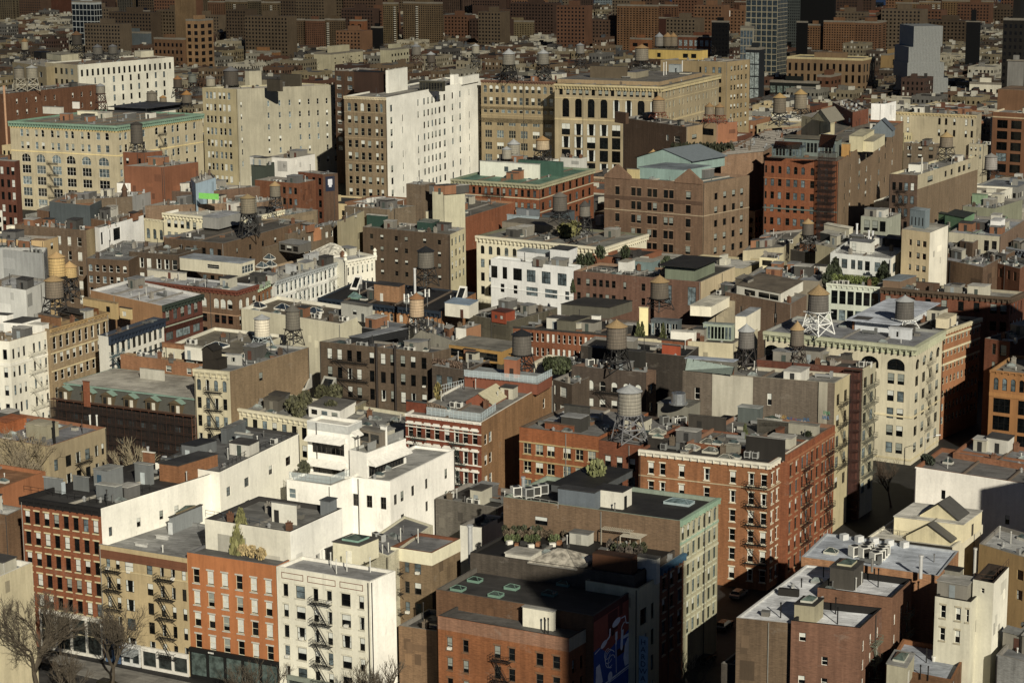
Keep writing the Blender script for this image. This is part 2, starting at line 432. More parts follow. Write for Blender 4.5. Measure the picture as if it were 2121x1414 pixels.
    for (z_, hh, col, wh) in belts:
        mb = MB(); pts = {'A': [pL, pC], 'B': [pC, pR], 'AB': [pL, pC, pR]}[wh]; zz = H - z_ * q
        if zz > .5: band(mb, pts, .12, zz - hh / 2, zz + hh / 2); mb.build('belt_course', [wall_mat(col)], root)
    for f in fe:                                      # (face, fraction, width m, number of balconies, spec rows)
        sp = A if f[0] == 'A' else Bf
        if isinstance(sp, list): sp = sp[-1][1]
        O_, e_, n_, W_ = (pL, ea, nA, WA) if f[0] == 'A' else (pC, b2, nB, WB)
        zs = [H - (sp['o'] + i * sp['p']) * q - sp['h'] * sp['p'] * q * .5 - .15 for i in range(f[3])]
        zs = [z for z in zs if z > 2.5]
        fire_escape(root, O_, e_, n_, f[1] * W_, f[2], zs, col=(f[4] if len(f) > 4 else '1f1e1c'), mir=(f[5] if len(f) > 5 else 1))
    if clut: clutter(o, clut)
    return o
def roofpt(o, s_, u): return o.a * (o.WA * s_) + o.b * (o.WB * u)
CM = {}
def clut_mesh(kind, v=0):
    key = (kind, v)
    if key in CM: return CM[key]
    b = MB(); mats = [plain('a6a8a4', .45, .3)]
    if kind == 'vent_pipe':
        h = (.8, 1.4, 2.2, 3.0)[v % 4]; b.cyl((0, 0), .09, 0, h, 6); b.cyl((0, 0), .15, h - .22, h, 6)
        mats = [plain(('c9cac2', '6f6f6c', 'b9b9b0', '3b3a38')[v % 4], .5)]
    elif kind == 'chimney':
        b.box(-.45, .45, -.35, .35, 0, 1.5); b.box(-.52, .52, -.42, .42, 1.5, 1.62); b.cyl((-.2, 0), .12, 1.62, 2.0, 6); b.cyl((.2, 0), .12, 1.62, 1.95, 6)
        mats = [wall_mat(('8a5540', '7c6a58', '9b9488', '6c5446')[v % 4], 'b')]
    elif kind == 'skylight':
        b.box(-.9, .9, -.6, .6, 0, .45, 0)
        for p in ([(-.9, -.6, .45), (.9, -.6, .45), (0.4, 0, .95), (-.4, 0, .95)], [(.9, .6, .45), (-.9, .6, .45), (-.4, 0, .95), (.4, 0, .95)]): b.face(p, 1)
        b.face([(.9, -.6, .45), (.9, .6, .45), (.4, 0, .95)], 1); b.face([(-.9, .6, .45), (-.9, -.6, .45), (-.4, 0, .95)], 1)
        mats = [plain(('b9b7aa', '8a8d88')[v % 2], .6), glass_mat(('4a5a5a', '7d8783')[v % 2], .15)]
    elif kind == 'roof_hatch':
        b.box(-.6, .6, -.5, .5, 0, .7, 0); b.box(-.68, .68, -.58, .58, .7, .8, 1)
        mats = [wall_mat(('77736a', 'a9a698', '8d5f48')[v % 3]), plain('6f706c', .7)]
    elif kind == 'roof_vent':
        b.cyl((0, 0), .28, 0, .6, 10); b.cyl((0, 0), .42, .6, .72, 10, 0, .3); b.cyl((0, 0), .3, .72, .95, 10, 0, .08)
        mats = [plain('c4c6c2', .35, .6)]
    elif kind == 'duct':
        b.box(-1.8, 1.8, -.3, .3, .25, .75); b.box(1.2, 1.8, -.3, .3, .752, 1.5); b.box(-1.7, -1.5, -.25, .25, 0, .248); b.box(1.3, 1.5, -.25, .25, 0, .248)
        mats = [plain(('b0b3b0', '8b8e8a')[v % 2], .4, .5)]
    me = bpy.data.meshes.new(kind); me.from_pydata(b.v, [], b.f)
    for m in mats: me.materials.append(m)
    me.polygons.foreach_set('material_index', b.m); me.update(); CM[key] = me; return me
def ac_unit(loc, rz, label, group, s=1.0, v=0):
    root = empty('air_conditioner', loc, label, 'air conditioner', group, rz); root.scale = (s, s, s)
    key = ('acb', v)
    if key not in CM:
        b = MB(); b.box(-.55, .55, -.45, .45, .12, 1.2); b.box(-.5, -.35, -.4, .4, 0, .118); b.box(.35, .5, -.4, .4, 0, .118)
        me = bpy.data.meshes.new('casing'); me.from_pydata(b.v, [], b.f); me.materials.append(plain(('d3d3c8', 'a9aba6', '8e918c')[v % 3], .5)); CM[key] = me
        b = MB(); b.bar((0, 0, 1.202), (0, 0, 1.26), .36, 0, None, 12); me = bpy.data.meshes.new('fan'); me.from_pydata(b.v, [], b.f); me.materials.append(plain('33332f', .5)); CM['acf'] = me
        b = MB(); b.box(-.42, .42, -.462, -.452, .25, 1.1); me = bpy.data.meshes.new('grille'); me.from_pydata(b.v, [], b.f); me.materials.append(plain('4a4a46', .5)); CM['acg'] = me
    inst('casing', CM[key], root, (0, 0, 0)); inst('fan', CM['acf'], root, (0, 0, 0)); inst('grille', CM['acg'], root, (0, 0, 0))
    return root
def clutter(o, n):
    rz = math.atan2(-o.a.y, -o.a.x)
    kinds = ['head'] * 2 + ['vent_pipe'] * 6 + ['chimney'] * 2 + ['skylight'] * 3 + ['roof_hatch'] * 2 + ['roof_vent'] * 3 + ['duct'] * 2 + ['AC']
    if o.WA > 13 and n > 1:                            # low party walls across the roof
        k = int(o.WA / random.uniform(6.5, 8.5)); mb = MB()
        for i in range(1, k): c = o.a * (o.WA * i / k); mb.obox(tuple(c), o.b, o.nB, .4, o.WB - .4, 0, .3, o.zr - .02, o.zr + .42)
        if k > 1: mb.build('party_wall_coping', [wall_mat(random.choice(('8d8880', 'a8a294', '7d6a5c')))], o.root)
    for i in range(int(n * 4)):
        s_, u = random.uniform(.08, .92), random.uniform(.08, .92); p = roofpt(o, s_, u); kd = random.choice(kinds); v = random.randrange(4)
        if kd == 'head':
            w1, w2, hh = random.uniform(1.2, 2.4), random.uniform(1.2, 2.6), random.uniform(2.0, 2.9); p = roofpt(o, min(max(s_, .2), .8), min(max(u, .3), .8)); mb = MB()
            mb.prism([tuple(p + o.a * x * w1 + o.b * y * w2) for x, y in ((1, -1), (-1, -1), (-1, 1), (1, 1))], o.zr - .02, o.zr + hh)
            ob = mb.build('stair_head', [wall_mat(random.choice(('8d887c', 'b9b4a0', '6d6c68', 'a0624a', 'c9c6b9', '5a5852')))], o.root); mb = MB()
            mb.prism([tuple(p + o.a * x * (w1 + .15) + o.b * y * (w2 + .15)) for x, y in ((1, -1), (-1, -1), (-1, 1), (1, 1))], o.zr + hh + .003, o.zr + hh + .13); mb.build('cap', [roof_mat(random.choice(('8f9190', '55524e', 'b3b1a8')))], ob)
            mb = MB(); O2 = p - o.b * w2; mb.obox(tuple(O2), -o.a, o.nA, -.45, .45, .004, .06, o.zr, o.zr + 1.95); mb.build('door', [plain(random.choice(('3a3a38', '8f9a9c', '6b3a30', '4d5a52')))], ob)
        elif kd in ('vent_pipe', 'roof_vent'):
            inst(kd, clut_mesh(kd, v if kd == 'vent_pipe' else 0), o.root, (p.x, p.y, o.zr - .02))
        elif kd == 'AC':
            m = random.randrange(1, 3); lb = 'boxed condenser unit on the roof of the ' + ' '.join(o.label.split()[:8])
            for j in range(m):
                pp = p + o.a * (-1.5 * j)
                ac_unit((o.P.x + pp.x, o.P.y + pp.y, o.zr), rz, lb, 'rooftop condenser units', 1.0, v % 3)
        else: inst(kd, clut_mesh(kd, v), o.root, (p.x, p.y, o.zr - .02), rz)
def K(o, cx, cy, lx, rx, by, wall='8b8b84', roof='6f706c', kind='w', door=None, win=None, name='bulkhead', over=.12, t=None, z=None, sky=None, lab=None, winB=None):
    """roof structure: seen near corner top (cx,cy), ends lx / rx, foot at row by on the roof"""
    t = t or o.t; x0, y0, k = tile(t); z = o.zr if z is None else z
    P = U(x0 + cx * k, y0 + by * k, z); zt = solve_z(P, y0 + cy * k)
    WA = abs(solve_len(P, o.a3, x0 + lx * k)); WB = abs(solve_len(P, o.b3, x0 + rx * k))
    WA = min(WA, 60); WB = min(WB, 60)
    P2 = Vector((P.x - o.P.x, P.y - o.P.y)); pC = tuple(P2); pL = tuple(P2 + o.a * WA); pR = tuple(P2 + o.b * WB); pD = tuple(P2 + o.a * WA + o.b * WB)
    mb = MB(); ea = -o.a; q = o.q; items = []
    itA = facade(mb, None, pL, ea, o.nA, WA, zt, win, q, z0=z - .05, depth=.12)
    itB = facade(mb, None, pC, o.b, o.nB, WB, zt, winB, q, z0=z - .05, depth=.12)
    mb.face([(*pR, z), (*pD, z), (*pD, zt), (*pR, zt)]); mb.face([(*pD, z), (*pL, z), (*pL, zt), (*pD, zt)])
    ob = mb.build(name, [wall_mat(wall, kind)], o.root)
    if lab: ob['label'] = lab
    if itA: place_windows(ob, itA, win, math.atan2(ea.y, ea.x), False)
    if itB: place_windows(ob, itB, winB, math.atan2(o.b.y, o.b.x), False)
    poly = inset([pL, pC, pR, pD], -over)
    r = MB(); r.prism(poly, zt, zt + .14); r.build('cap', [roof_mat(roof)], ob)
    if door:                                           # (face, fraction, colour)
        O_, e_, n_, W_ = (pL, ea, o.nA, WA) if door[0] == 'A' else (pC, o.b, o.nB, WB)
        d = MB(); s_ = door[1] * W_; d.obox(O_, e_, n_, s_ - .45, s_ + .45, .004, .06, z, min(z + 2.05, zt - .15)); d.build('door', [plain(door[2], .5)], ob)
    if sky:
        c = (Vector(pC) + Vector(pD)) / 2; w1, w2 = WA * .3, WB * .3; s = MB()
        cs = [c + o.a * i * w1 + o.b * j * w2 for i, j in ((1, -1), (-1, -1), (-1, 1), (1, 1))]
        s.prism([tuple(p) for p in cs], zt + .142, zt + .45, 0, mt=0)
        for i in range(4): s.face([(*cs[i], zt + .452), (*cs[(i+1) % 4], zt + .452), (*c, zt + 1.05)], 1)
        s.build('skylight', [plain(sky, .6), glass_mat('56685f', .15)], ob)
    ob2 = Bd(); ob2.__dict__.update(o.__dict__); ob2.root = o.root; ob2.zr = zt + .14; ob2.part = ob
    return ob2
def rail(o, pts, h=1.0, col='2a2927', z=None, post=1.5, t=None, name='railing', panel=None, rr=.035):
    t = t or o.t; z = o.zr if z is None else z
    W_ = [U(*TP(t, *p), z) - Vector((o.P.x, o.P.y, 0)) for p in pts]; b = MB()
    for i in range(len(W_) - 1):
        p, q_ = W_[i], W_[i+1]; L_ = (q_ - p).length; n = max(1, int(L_ / post))
        for hh in (h, h * .5): b.bar(p + Vector((0, 0, hh)), q_ + Vector((0, 0, hh)), rr)
        for j in range(n + 1):
            x = p.lerp(q_, j / n); b.bar(x, x + Vector((0, 0, h)), rr)
        if panel: b.face([p + Vector((0, 0, .1)), q_ + Vector((0, 0, .1)), q_ + Vector((0, 0, h - .05)), p + Vector((0, 0, h - .05))], 1)
    mats = [plain(col, .5)]
    if panel: mats.append(panel)
    return b.build(name, mats, o.root)
def put(o, x, y, t=None, z=None):                     # ground point of roof pixel, local to building
    t = t or o.t; z = o.zr if z is None else z; p = U(*TP(t, x, y), z); return Vector((p.x - o.P.x, p.y - o.P.y, z))
def putw(o, x, y, t=None, z=None):
    p = put(o, x, y, t, z); return Vector((p.x + o.P.x, p.y + o.P.y, p.z))
def skyl(o, x, y, w=1.8, d=1.2, h=.9, col='6fa088', t=None, z=None, gl='4c5b57', base=.4):
    p = put(o, x, y, t, z); b = MB()
    cs = [Vector((p.x, p.y)) + o.a * i * w / 2 + o.b * j * d / 2 for i, j in ((1, -1), (-1, -1), (-1, 1), (1, 1))]
    b.prism([tuple(c) for c in cs], p.z - .02, p.z + base, 0)
    c = Vector((p.x, p.y)); r1, r2 = c + o.a * max(0, (w - d) / 2), c - o.a * max(0, (w - d) / 2); zt = p.z + base + h; zb = p.z + base + .003
    b.face([(*cs[0], zb), (*cs[1], zb), (*r2, zt), (*r1, zt)], 1); b.face([(*cs[2], zb), (*cs[3], zb), (*r1, zt), (*r2, zt)], 1)
    b.face([(*cs[1], zb), (*cs[2], zb), (*r2, zt)], 1); b.face([(*cs[3], zb), (*cs[0], zb), (*r1, zt)], 1)
    for cc, rr in zip(cs, (r1, r2, r2, r1)): b.bar((*cc, zb), (*rr, zt), .05)
    b.bar((*r1, zt), (*r2, zt), .05)
    return b.build('skylight', [plain(col, .6), glass_mat(gl, .15)], o.root)
def stack(o, x, y, h, r=.15, col='b8bab6', t=None, z=None, name='vent_pipe'):
    p = put(o, x, y, t, z); b = MB(); b.cyl((p.x, p.y), r, p.z - .02, p.z + h, 8); b.cyl((p.x, p.y), r * 1.35, p.z + h - .25, p.z + h + .05, 8)
    return b.build(name, [plain(col, .45, .2)], o.root)
# ------------------------------------------------------------ water towers
TM = {}
def tmesh(kind):
    if kind in TM: return TM[kind]
    b = MB()
    if kind == 'tank':
        b.bar((0, 0, 0), (0, 0, 1), 1.0, 0, .95, 20)
    elif kind == 'hoop':
        for i in range(7): 
            z = .05 + .9 * (i / 6) ** 1.15
            n = 20; rr = 1.012 - .05 * z
            for j in range(n):
                t0, t1 = 2*math.pi*(j+.5)/n, 2*math.pi*(j+1.5)/n
                b.face([(rr*math.cos(t0), rr*math.sin(t0), z - .008), (rr*math.cos(t1), rr*math.sin(t1), z - .008), (rr*math.cos(t1), rr*math.sin(t1), z + .008), (rr*math.cos(t0), rr*math.sin(t0), z + .008)])
    elif kind == 'cone':
        n = 16
        for j in range(n):
            t0, t1 = 2*math.pi*j/n, 2*math.pi*(j+1)/n
            b.face([(1.1*math.cos(t0), 1.1*math.sin(t0), 0), (1.1*math.cos(t1), 1.1*math.sin(t1), 0), (0, 0, 1)])
            b.face([(1.1*math.cos(t1), 1.1*math.sin(t1), 0), (1.1*math.cos(t0), 1.1*math.sin(t0), 0), (0, 0, -.02)])
        b.bar((0, 0, .9), (0, 0, 1.12), .06, 0, .02, 6)
    elif kind == 'deck':
        b.bar((0, 0, -.12), (0, 0, -.01), 1.06, 0, None, 16)
        for i in range(-3, 4): b.box(i * .3 - .04, i * .3 + .04, -1.05, 1.05, -.3, -.125)
    elif kind == 'frame':                              # unit: height 1, half width 1, legs splayed
        cs = [(-1, -1), (1, -1), (1, 1), (-1, 1)]
        tp = [(x*.75, y*.75, 1) for x, y in cs]; bt = [(x*1.15, y*1.15, 0) for x, y in cs]
        lv = lambda i, u: Vector(bt[i]).lerp(Vector(tp[i]), u)
        for i in range(4):
            b.bar(bt[i], tp[i], .06); j = (i + 1) % 4
            for u0_, u1_ in ((0, .5), (.5, 1)):
                b.bar(lv(i, u0_), lv(j, u1_), .028); b.bar(lv(j, u0_), lv(i, u1_), .028); b.bar(lv(i, u1_), lv(j, u1_), .035)
    elif kind == 'pipe': b.bar((0, 0, 0), (0, 0, 1), .16, 0, None, 8)
    me = bpy.data.meshes.new(kind); me.from_pydata(b.v, [], b.f); TM[kind] = me; return me
TMM = {}
def tmm(kind, mat):
    k = (kind, mat.name)
    if k not in TMM: m = tmesh(kind).copy(); m.materials.append(mat); TMM[k] = m
    return TMM[k]
def WT(t, cx, yapex, yeave, ydeck, hw, yfoot, z, label, wood='7d7468', cone='b08a5c', leg='2c2a28', pipe=True):
    """water tower: cone apex, tank top, tank bottom rows; half width; foot row standing on height z"""
    x0, y0, k = tile(t); P = U(x0 + cx * k, y0 + yfoot * k, z)
    Z = lambda y: solve_z(P, y0 + y * k)
    zd, ze, za = Z(ydeck), Z(yeave), Z(yapex); r_ = hw * k * ((P - CAM).dot(fw)) / F
    root = empty('water_tower', P, label, 'water tower', 'rooftop water towers', random.uniform(.3, .7))
    tk = inst('tank', tmm('tank', stave_mat(wood)), root, (0, 0, zd - z), 0, (r_, r_, ze - zd))
    inst('hoop', tmm('hoop', plain('4a463f', .6)), tk, (0, 0, 0))
    inst('roof', tmm('cone', stave_mat(cone) if cone not in ('b9bdbc', '3a3d3f', '9fa4a6', 'd5d8d6') else plain(cone, .5, .3)), root, (0, 0, ze - z + .01), 0, (r_, r_, max(.3, za - ze)))
    if zd - z > .25:
        inst('platform', tmm('deck', plain(leg, .7)), root, (0, 0, zd - z), 0, (r_, r_, 1))
        fh = max(.2, zd - z - .3)
        inst('frame', tmm('frame', plain(leg, .7)), root, (0, 0, 0), 0, (r_, r_, fh))
        if pipe: inst('pipe', tmm('pipe', plain('6a6a66' if leg != 'd8dad4' else 'd8dad4', .6)), root, (0, 0, 0), 0, (1, 1, fh))
    return root
# ------------------------------------------------------------ far buildings: base row known on the ground
def FB(xl, xc, xr, yt, yb, label, wall, name='apartment_tower', A=(6, 12), Bw=(3, 12), yaw=29, roof='6f6c66', kind='b', win='1c1a18', bal=(), top=None, fx=.45, fy=.5, group=None, cat='building', H=None, frame=None, zoff=0):
    if H is None: P = U(xc, yb, 0); H = solve_z(P, yt)
    else: P = U(xc, yt, H)
    P.z = 0
    yw = R(yaw); db = Vector((math.sin(yw), math.cos(yw), 0)); da = Vector((-math.cos(yw), math.sin(yw), 0)); Pt = Vector((P.x, P.y, H))
    WA = solve_len(Pt, da, xl) if xl < xc else 12; WB = solve_len(Pt, db, xr) if xr > xc + 1 else 14
    WB = min(WB, 70)
    root = empty(name, P, label, cat, group)
    a2, b2 = Vector(da[:2]), Vector(db[:2]); pL, pC, pR, pD = a2 * WA, Vector((0, 0)), b2 * WB, a2 * WA + b2 * WB
    FOOT.append(([(P.x + p[0], P.y + p[1]) for p in (pL, pC, pR, pD)], H))
    mb = MB(); mb.prism([tuple(p) for p in (pL, pC, pR, pD)], 0, H, 0, mt=1)
    def grid(O, e, n, W, cols, rows, side):
        if not cols: return
        fh = (H - 3) / rows; bw = W / cols
        for i in range(cols):
            fr_ = (i + .5) / cols
            isb = any(abs(fr_ - x) < .5 / cols for x in bal) and side == 0
            for j in range(rows):
                zc = H - 2 - (j + .5) * fh
                if zc < 2: continue
                if isb: mb.obox(O, e, n, i*bw + bw*.1, i*bw + bw*.9, .01, 1.2, zc - fh*.45, zc - fh*.12, 3)
                w_ = bw * fx / 2
                mb.obox(O, e, n, (i + .5) * bw - w_, (i + .5) * bw + w_, -.02, .05, zc - fh * fy / 2, zc + fh * fy / 2, 2)
    grid(pL, -a2, -b2, WA, A[0], A[1], 0) if A else None
    grid(pC, b2, -a2, WB, Bw[0], Bw[1], 1) if Bw else None
    mb.build('wall', [wall_mat(wall, kind), roof_mat(roof), glass_mat(win, .2), plain('cfccba', .8)], root)
    # roof kerb and machine room
    m2 = MB(); c = pD * .5; m2.prism([tuple(c + a2 * i * WA * .18 + b2 * j * WB * .25) for i, j in ((1, -1), (-1, -1), (-1, 1), (1, 1))], H - .1, H + (3.5 if top is None else top))
    m2.build('bulkhead', [wall_mat(wall, kind)], root)
    ins = inset([tuple(p) for p in (pL, pC, pR, pD)], .5); po = inset([tuple(p) for p in (pL, pC, pR, pD)], -.05); m3 = MB()
    for i in range(4):
        j = (i+1) % 4
        m3.face([(*po[i], H + .8), (*po[j], H + .8), (*ins[j], H + .8), (*ins[i], H + .8)]); m3.face([(*ins[j], H), (*ins[i], H), (*ins[i], H + .8), (*ins[j], H + .8)]); m3.face([(*po[i], H - .6), (*po[j], H - .6), (*po[j], H + .8), (*po[i], H + .8)])
    m3.build('parapet', [wall_mat('8d8474' if frame is None else frame)], root)
    return root
# ------------------------------------------------------------ camera, light, ground
cam = bpy.data.cameras.new('camera'); co = bpy.data.objects.new('camera', cam); COL.objects.link(co)
cam.sensor_width = 36; cam.lens = 36 * F / 2121; cam.clip_start = 1; cam.clip_end = 20000
Mx = Matrix((ri, up, -fw)).transposed().to_4x4(); Mx.translation = CAM; co.matrix_world = Mx
SC.camera = co
SUN_AZ, SUN_EL = 165.0, 25.0
w = bpy.data.worlds.new('World'); SC.world = w; w.use_nodes = True
bg = w.node_tree.nodes['Background']; sk = w.node_tree.nodes.new('ShaderNodeTexSky'); sk.sky_type = 'NISHITA'; sk.sun_disc = False
sk.sun_elevation = R(SUN_EL); sk.sun_rotation = R(SUN_AZ); sk.air_density = .2; sk.dust_density = 0; w.node_tree.links.new(sk.outputs[0], bg.inputs[0]); bg.inputs[1].default_value = .05
sl = bpy.data.lights.new('sun', 'SUN'); sl.energy = 5.0; sl.angle = R(.5); sl.color = (1, .92, .77)
so = bpy.data.objects.new('sun', sl); COL.objects.link(so)
sd = Vector((math.sin(R(SUN_AZ)) * math.cos(R(SUN_EL)), math.cos(R(SUN_AZ)) * math.cos(R(SUN_EL)), math.sin(R(SUN_EL))))
so.rotation_euler = sd.to_track_quat('Z', 'Y').to_euler(); so.location = (0, 0, 300)
SC.view_settings.view_transform = 'Standard'; SC.view_settings.look = 'None'; SC.view_settings.exposure = 0.15
mb = MB(); mb.face([(-2500, -300, 0), (2500, -300, 0), (2500, 9000, 0), (-2500, 9000, 0)])
tag(mb.build('ground', [roof_mat('363534')]), kind='structure')

# ------------------------------------------------------------ front row
T = 'brick_building'
b1 = B('20', 'brick_tenement', 'long red brick building with cream lintels, black roof rail and white side wall, at lower left', (820, 1385), (165, 1290), (1780, 1085), 26, 'a24c33', '4c4a48',
  A=fac(8, 6, 172, 158, .55, .64, 'k', v=(0, 0, 1, 1, 2, 3, 4), sill='cdbd92', ac=.06),
  Bf=fac([(.07, .03), (.14, .03), (.21, .03), (.30, .035), (.40, .035), (.49, .035), (.62, .04)], 4, 150, 210, .5, .5, 'd', skip=((0, 1), (2, 0), (3, 2), (5, 1), (1, 0), (6, 2), (4, 0))),
  wb='e9e6d8', kb='w', cope='2e2c2b', cor=(1.3, .5, '2c2a29', 'A'), near=True, clut=3, par=.9)
K(b1, 515, 1170 - 20, 360, 520, 1265, '7c8180', 'a9aaa0', door=('B', .5, 'a9b6ba'))
K(b1, 725, 1135, 597, 728, 1250, '6f7473', '9a9a92'); K(b1, 945, 1210, 785, 1000, 1330, '777c7b', 'a9a99e')
K(b1, 880, 1080, 765, 1005, 1215, '7c8180', 'a4a59c', door=('A', .4, '3d5f77')); K(b1, 1255 - 30, 1035, 1100, 1255, 1195, '777c7b', 'a4a59c', door=('A', .5, 'b7c3c4'))
K(b1, 1455, 1040, 1300, 1775, 1180, 'a3603f', '4e4c49', kind='b', lab='tall orange brick stair head set on the white wall')
K(b1, 1600, 880, 1480, 1765, 1010, '6c7172', '3c3d3e', door=('A', .4, 'b7c3c4')); K(b1, 1255, 935, 1165, 1262, 1030, '9a5c41', 'd6d2c4', kind='b', name='chimney')
rail(b1, [(195, 1250), (790, 1345), (1220, 1240)], 1.1); stack(b1, 1340, 1015, 1.2, .35, 'cfd2cf'); stack(b1, 1205, 935, 1.2, .2)
b1b = B('20', 'white_building', 'long white painted side wall building behind the red brick one, gray stair heads on its roof', (1785, 1090), 14, (2432, 775), 26.6, 'e8e5d6', '7b7c7a', kind='w',
  Bf=fac([(.1, .05), (.32, .06), (.62, .05), (.85, .07)], 3, 190, 190, .5, .4, 'd', skip=((0, 1), (2, 1))), cope='4b4a48', near=True, clut=4, cor=None, par=.6)
K(b1b, 2050, 790, 1915, 2060, 900, '747a7a', 'b6b4a6', door=('A', .2, 'b7c3c4')); K(b1b, 1845, 745, 1800, 2000, 860, '6d7374', '8c8d88')
rail(b1b, [(1790, 1075), (2120, 905), (2420, 790)], 1.1)
b2 = B('30', 'tenement', 'tan brick tenement with dark zigzag fire escapes and a red brick parapet, between red and orange buildings', (1520, 400), (805, 285), 17, 20, 'bfa57c', '9c9d9a',
  A=fac([(.095, .05), (.205, .05), (.335, .10), (.57, .07), (.71, .05), (.835, .05), (.955, .05)], 6, 160, 148, .5, .62, 'k', v=(0, 1, 1, 2, 5, 4), ac=.06),
  cope='8d8f8c', near=True, clut=0, par=.5, kind='w', fe=(('A', .155, 3.3, 5), ('A', .755, 3.4, 5)), belts=((60, .9, '8a4a35', 'A'), (95, .5, '8a4a35', 'A'), (190, .25, 'd0b88e', 'A')))
for x, y in ((1130, 300), (1300, 240)): K(b2, x + 60, y - 12, x - 30, x + 70, y + 12, 'c9c9c0', 'c4c4bc', name='skylight_curb')
stack(b2, 1325, 350, 1.2, .12, 'ddddd2'); K(b2, 1395, 70, 1380, 1650, 205, '8f9696', '5c5a54', door=('A', .6, 'c6cbc9'), sky='8a7a5c')
b3 = B('31', 'brick_rowhouse', 'bright orange brick building with white sills above a black shopfront', (205, 460), (-522, 350), 13, 21, 'c4653c', '6b6a68',
  A=fac(6, 4, 181, 185, .46, .66, 'c', v=(0, 2, 2, 3, 1), sill='bdb8aa'), near=True, clut=0, par=.4, kind='w', cope='75777a')
b4 = B('31', 'tenement', 'ivory corner tenement with blank white side wall, fire escape and red outlined panels', (968, 590), (205, 465), (1175, 500), 21, 'd8d4bf', '9a9b9b',
  A=fac([(.095, .055), (.255, .10), (.42, .055), (.565, .055), (.74, .10), (.905, .055)], 6, 172, 182, .5, .62, 'k', v=(0, 1, 4, 5, 1), sill='c9c4ae', ac=.08), wb='f0eee2', near=True, clut=0, par=.5, kind='w', cope='e6e3d6',
  fe=(('A', .49, 3.6, 6),))
for f0, f1 in ((.055, .29), (.335, .635), (.68, .925)):
    mb = MB(); S = b4; s0, s1 = f0 * S.WA, f1 * S.WA; O_ = S.poly[0]; e_ = -S.a; zt, zb = S.H - 26 * S.q - .2, S.H - 78 * S.q - .2
    for (a_, c_, z0_, z1_) in ((s0, s1, zt - .1, zt), (s0, s1, zb, zb + .1), (s0, s0 + .1, zb + .1, zt - .1), (s1 - .1, s1, zb + .1, zt - .1)): mb.obox(O_, e_, S.nA, a_, c_, .003, .03, z0_, z1_)
    mb.build('panel_outline', [plain('8e4436', .8)], b4.root)
K(b4, 885, 300, 668, 1040, 452, 'd6cfb1', '5e5c55', door=('A', .62, 'e6e2cc'), sky='7fae98')
for x, y, h in ((650, 470, 2.4), (695, 525, 2.4), (780, 505, 3.2), (970, 512, 2.4), (580, 415, 1.6)): stack(b4, x, y, h, .09, 'd8d8cc')
b5 = B('31', 'penthouse_building', 'long white stucco building with blank side wall behind the orange and ivory tenements', (325, 185), (-377, 78), (742, -8), ('on', 437, 20.5), 'dcd7c4', '86857f', wb='ecebe0', kind='w', clut=2, par=.8, cope='4a4744', near=True)
K(b5, 170 + 200, -30, 170, 375, 130, 'dedbcb', '8b8a84', door=('A', .2, '3a3a38')); K(b5, 640, -60, 565, 700, 60, '7d8486', '5d6264')
rail(b5, [(-370, 60), (-10, 120), (150, 150)], 1.1, '54606a')
b6 = B('31', 'brick_wing', 'cream topped brown brick rear wing with gray roof and iron fire escape, right of ivory tenement', (1470, 355), (1135, 305), (1703, 238), 20.8, '8b6f52', '8d8e8d',
  A=fac([(.39, .12), (.65, .17)], 5, 168, 145, .5, .58, 'd', v=(0, 4, 1), ac=.3), near=True, clut=0, par=.45, cope='8e4a35', fe=(('A', .14, 2.6, 4),))
mb = MB(); band(mb, [b6.poly[0], b6.poly[1], b6.poly[2]], .03, b6.H - 105 * b6.q, b6.H - .02); mb.build('painted_band', [wall_mat('dcd5b6')], b6.root)
b6b = B('31', 'brick_wing', 'low gray roofed yard wing with cream edge between ivory tenement and white stepped building', (1120, 385), (880, 300), (1480, 130), 20.6, 'c9c2a6', '8a8b8a', near=True, clut=1, par=.3, cope='d8d2b6')
for x, y, h in ((1218, 278, 2.6), (1360, 275, 2.4), (1118, 350, 1.6), (1070, 360, 1.5)): stack(b6b, x, y, h, .09, 'd4d4c8')
stack(b6b, 1785, 440, 6.5, .42, 'b9bcba', z=16)
b14 = B('31', 'brick_house', 'low brown brick building in the gap left of the dark roofed red brick building', (1640, 1010), (1200, 945), 9, 12, '90694c', '5a5854', near=True, clut=2)
b7 = B('32', 'brick_building', 'red brick building with pale parapet band and white rooftop box, bottom centre', (545, 1050), (-523, 865), (745, 935), 17, 'a2542f', '6b6965',
  A=fac([(.09, .045), (.215, .045), (.46, .05), (.57, .05), (.78, .055), (.905, .055)], 5, 172, 215, .5, .62, 'd', v=(0, 0, 3), sill='8b5a3c', ac=.1), Bf=fac(3, 5, 172, 250, .35, .62, 'k'), near=True, clut=0, par=.55, cope='4e4a46', fe=(('A', .5, 3.2, 4),))
mb = MB(); band(mb, [b7.poly[0], b7.poly[1]], .04, b7.H - 110 * b7.q, b7.H - .05); mb.build('painted_band', [wall_mat('a06a58', 'b')], b7.root)
mb = MB(); band(mb, [b7.poly[1], b7.poly[2]], .04, b7.H - 110 * b7.q, b7.H - .05); mb.build('painted_band', [wall_mat('b9b096')], b7.root)
K(b7, 415, 835, 168, 436, 992, 'd9d3bd', 'a3a198')
for x, y in ((345, 1008), (375, 1012)): stack(b7, x, y, 2.4, .1, '2d2b29')
b8 = B('32', 'mural_building', 'dark tar roofed brick building with green skylights and a tool mural on its street wall', (745, 868), (-537, 650), (1105, 628), 19.2, '7d5238', '4a4846', wb='7c2f35', kb='w',
  near=True, clut=0, par=.8, cope='6d675e')
for x, y in ((-95, 500), (-220, 575), (-357, 645), (-50, 695), (80, 635), (205, 545), (505, 605), (385, 685), (820, 650)): skyl(b8, x, y + 12, 2.1, 1.5, .4, '6f9a84', gl='3c4a44')
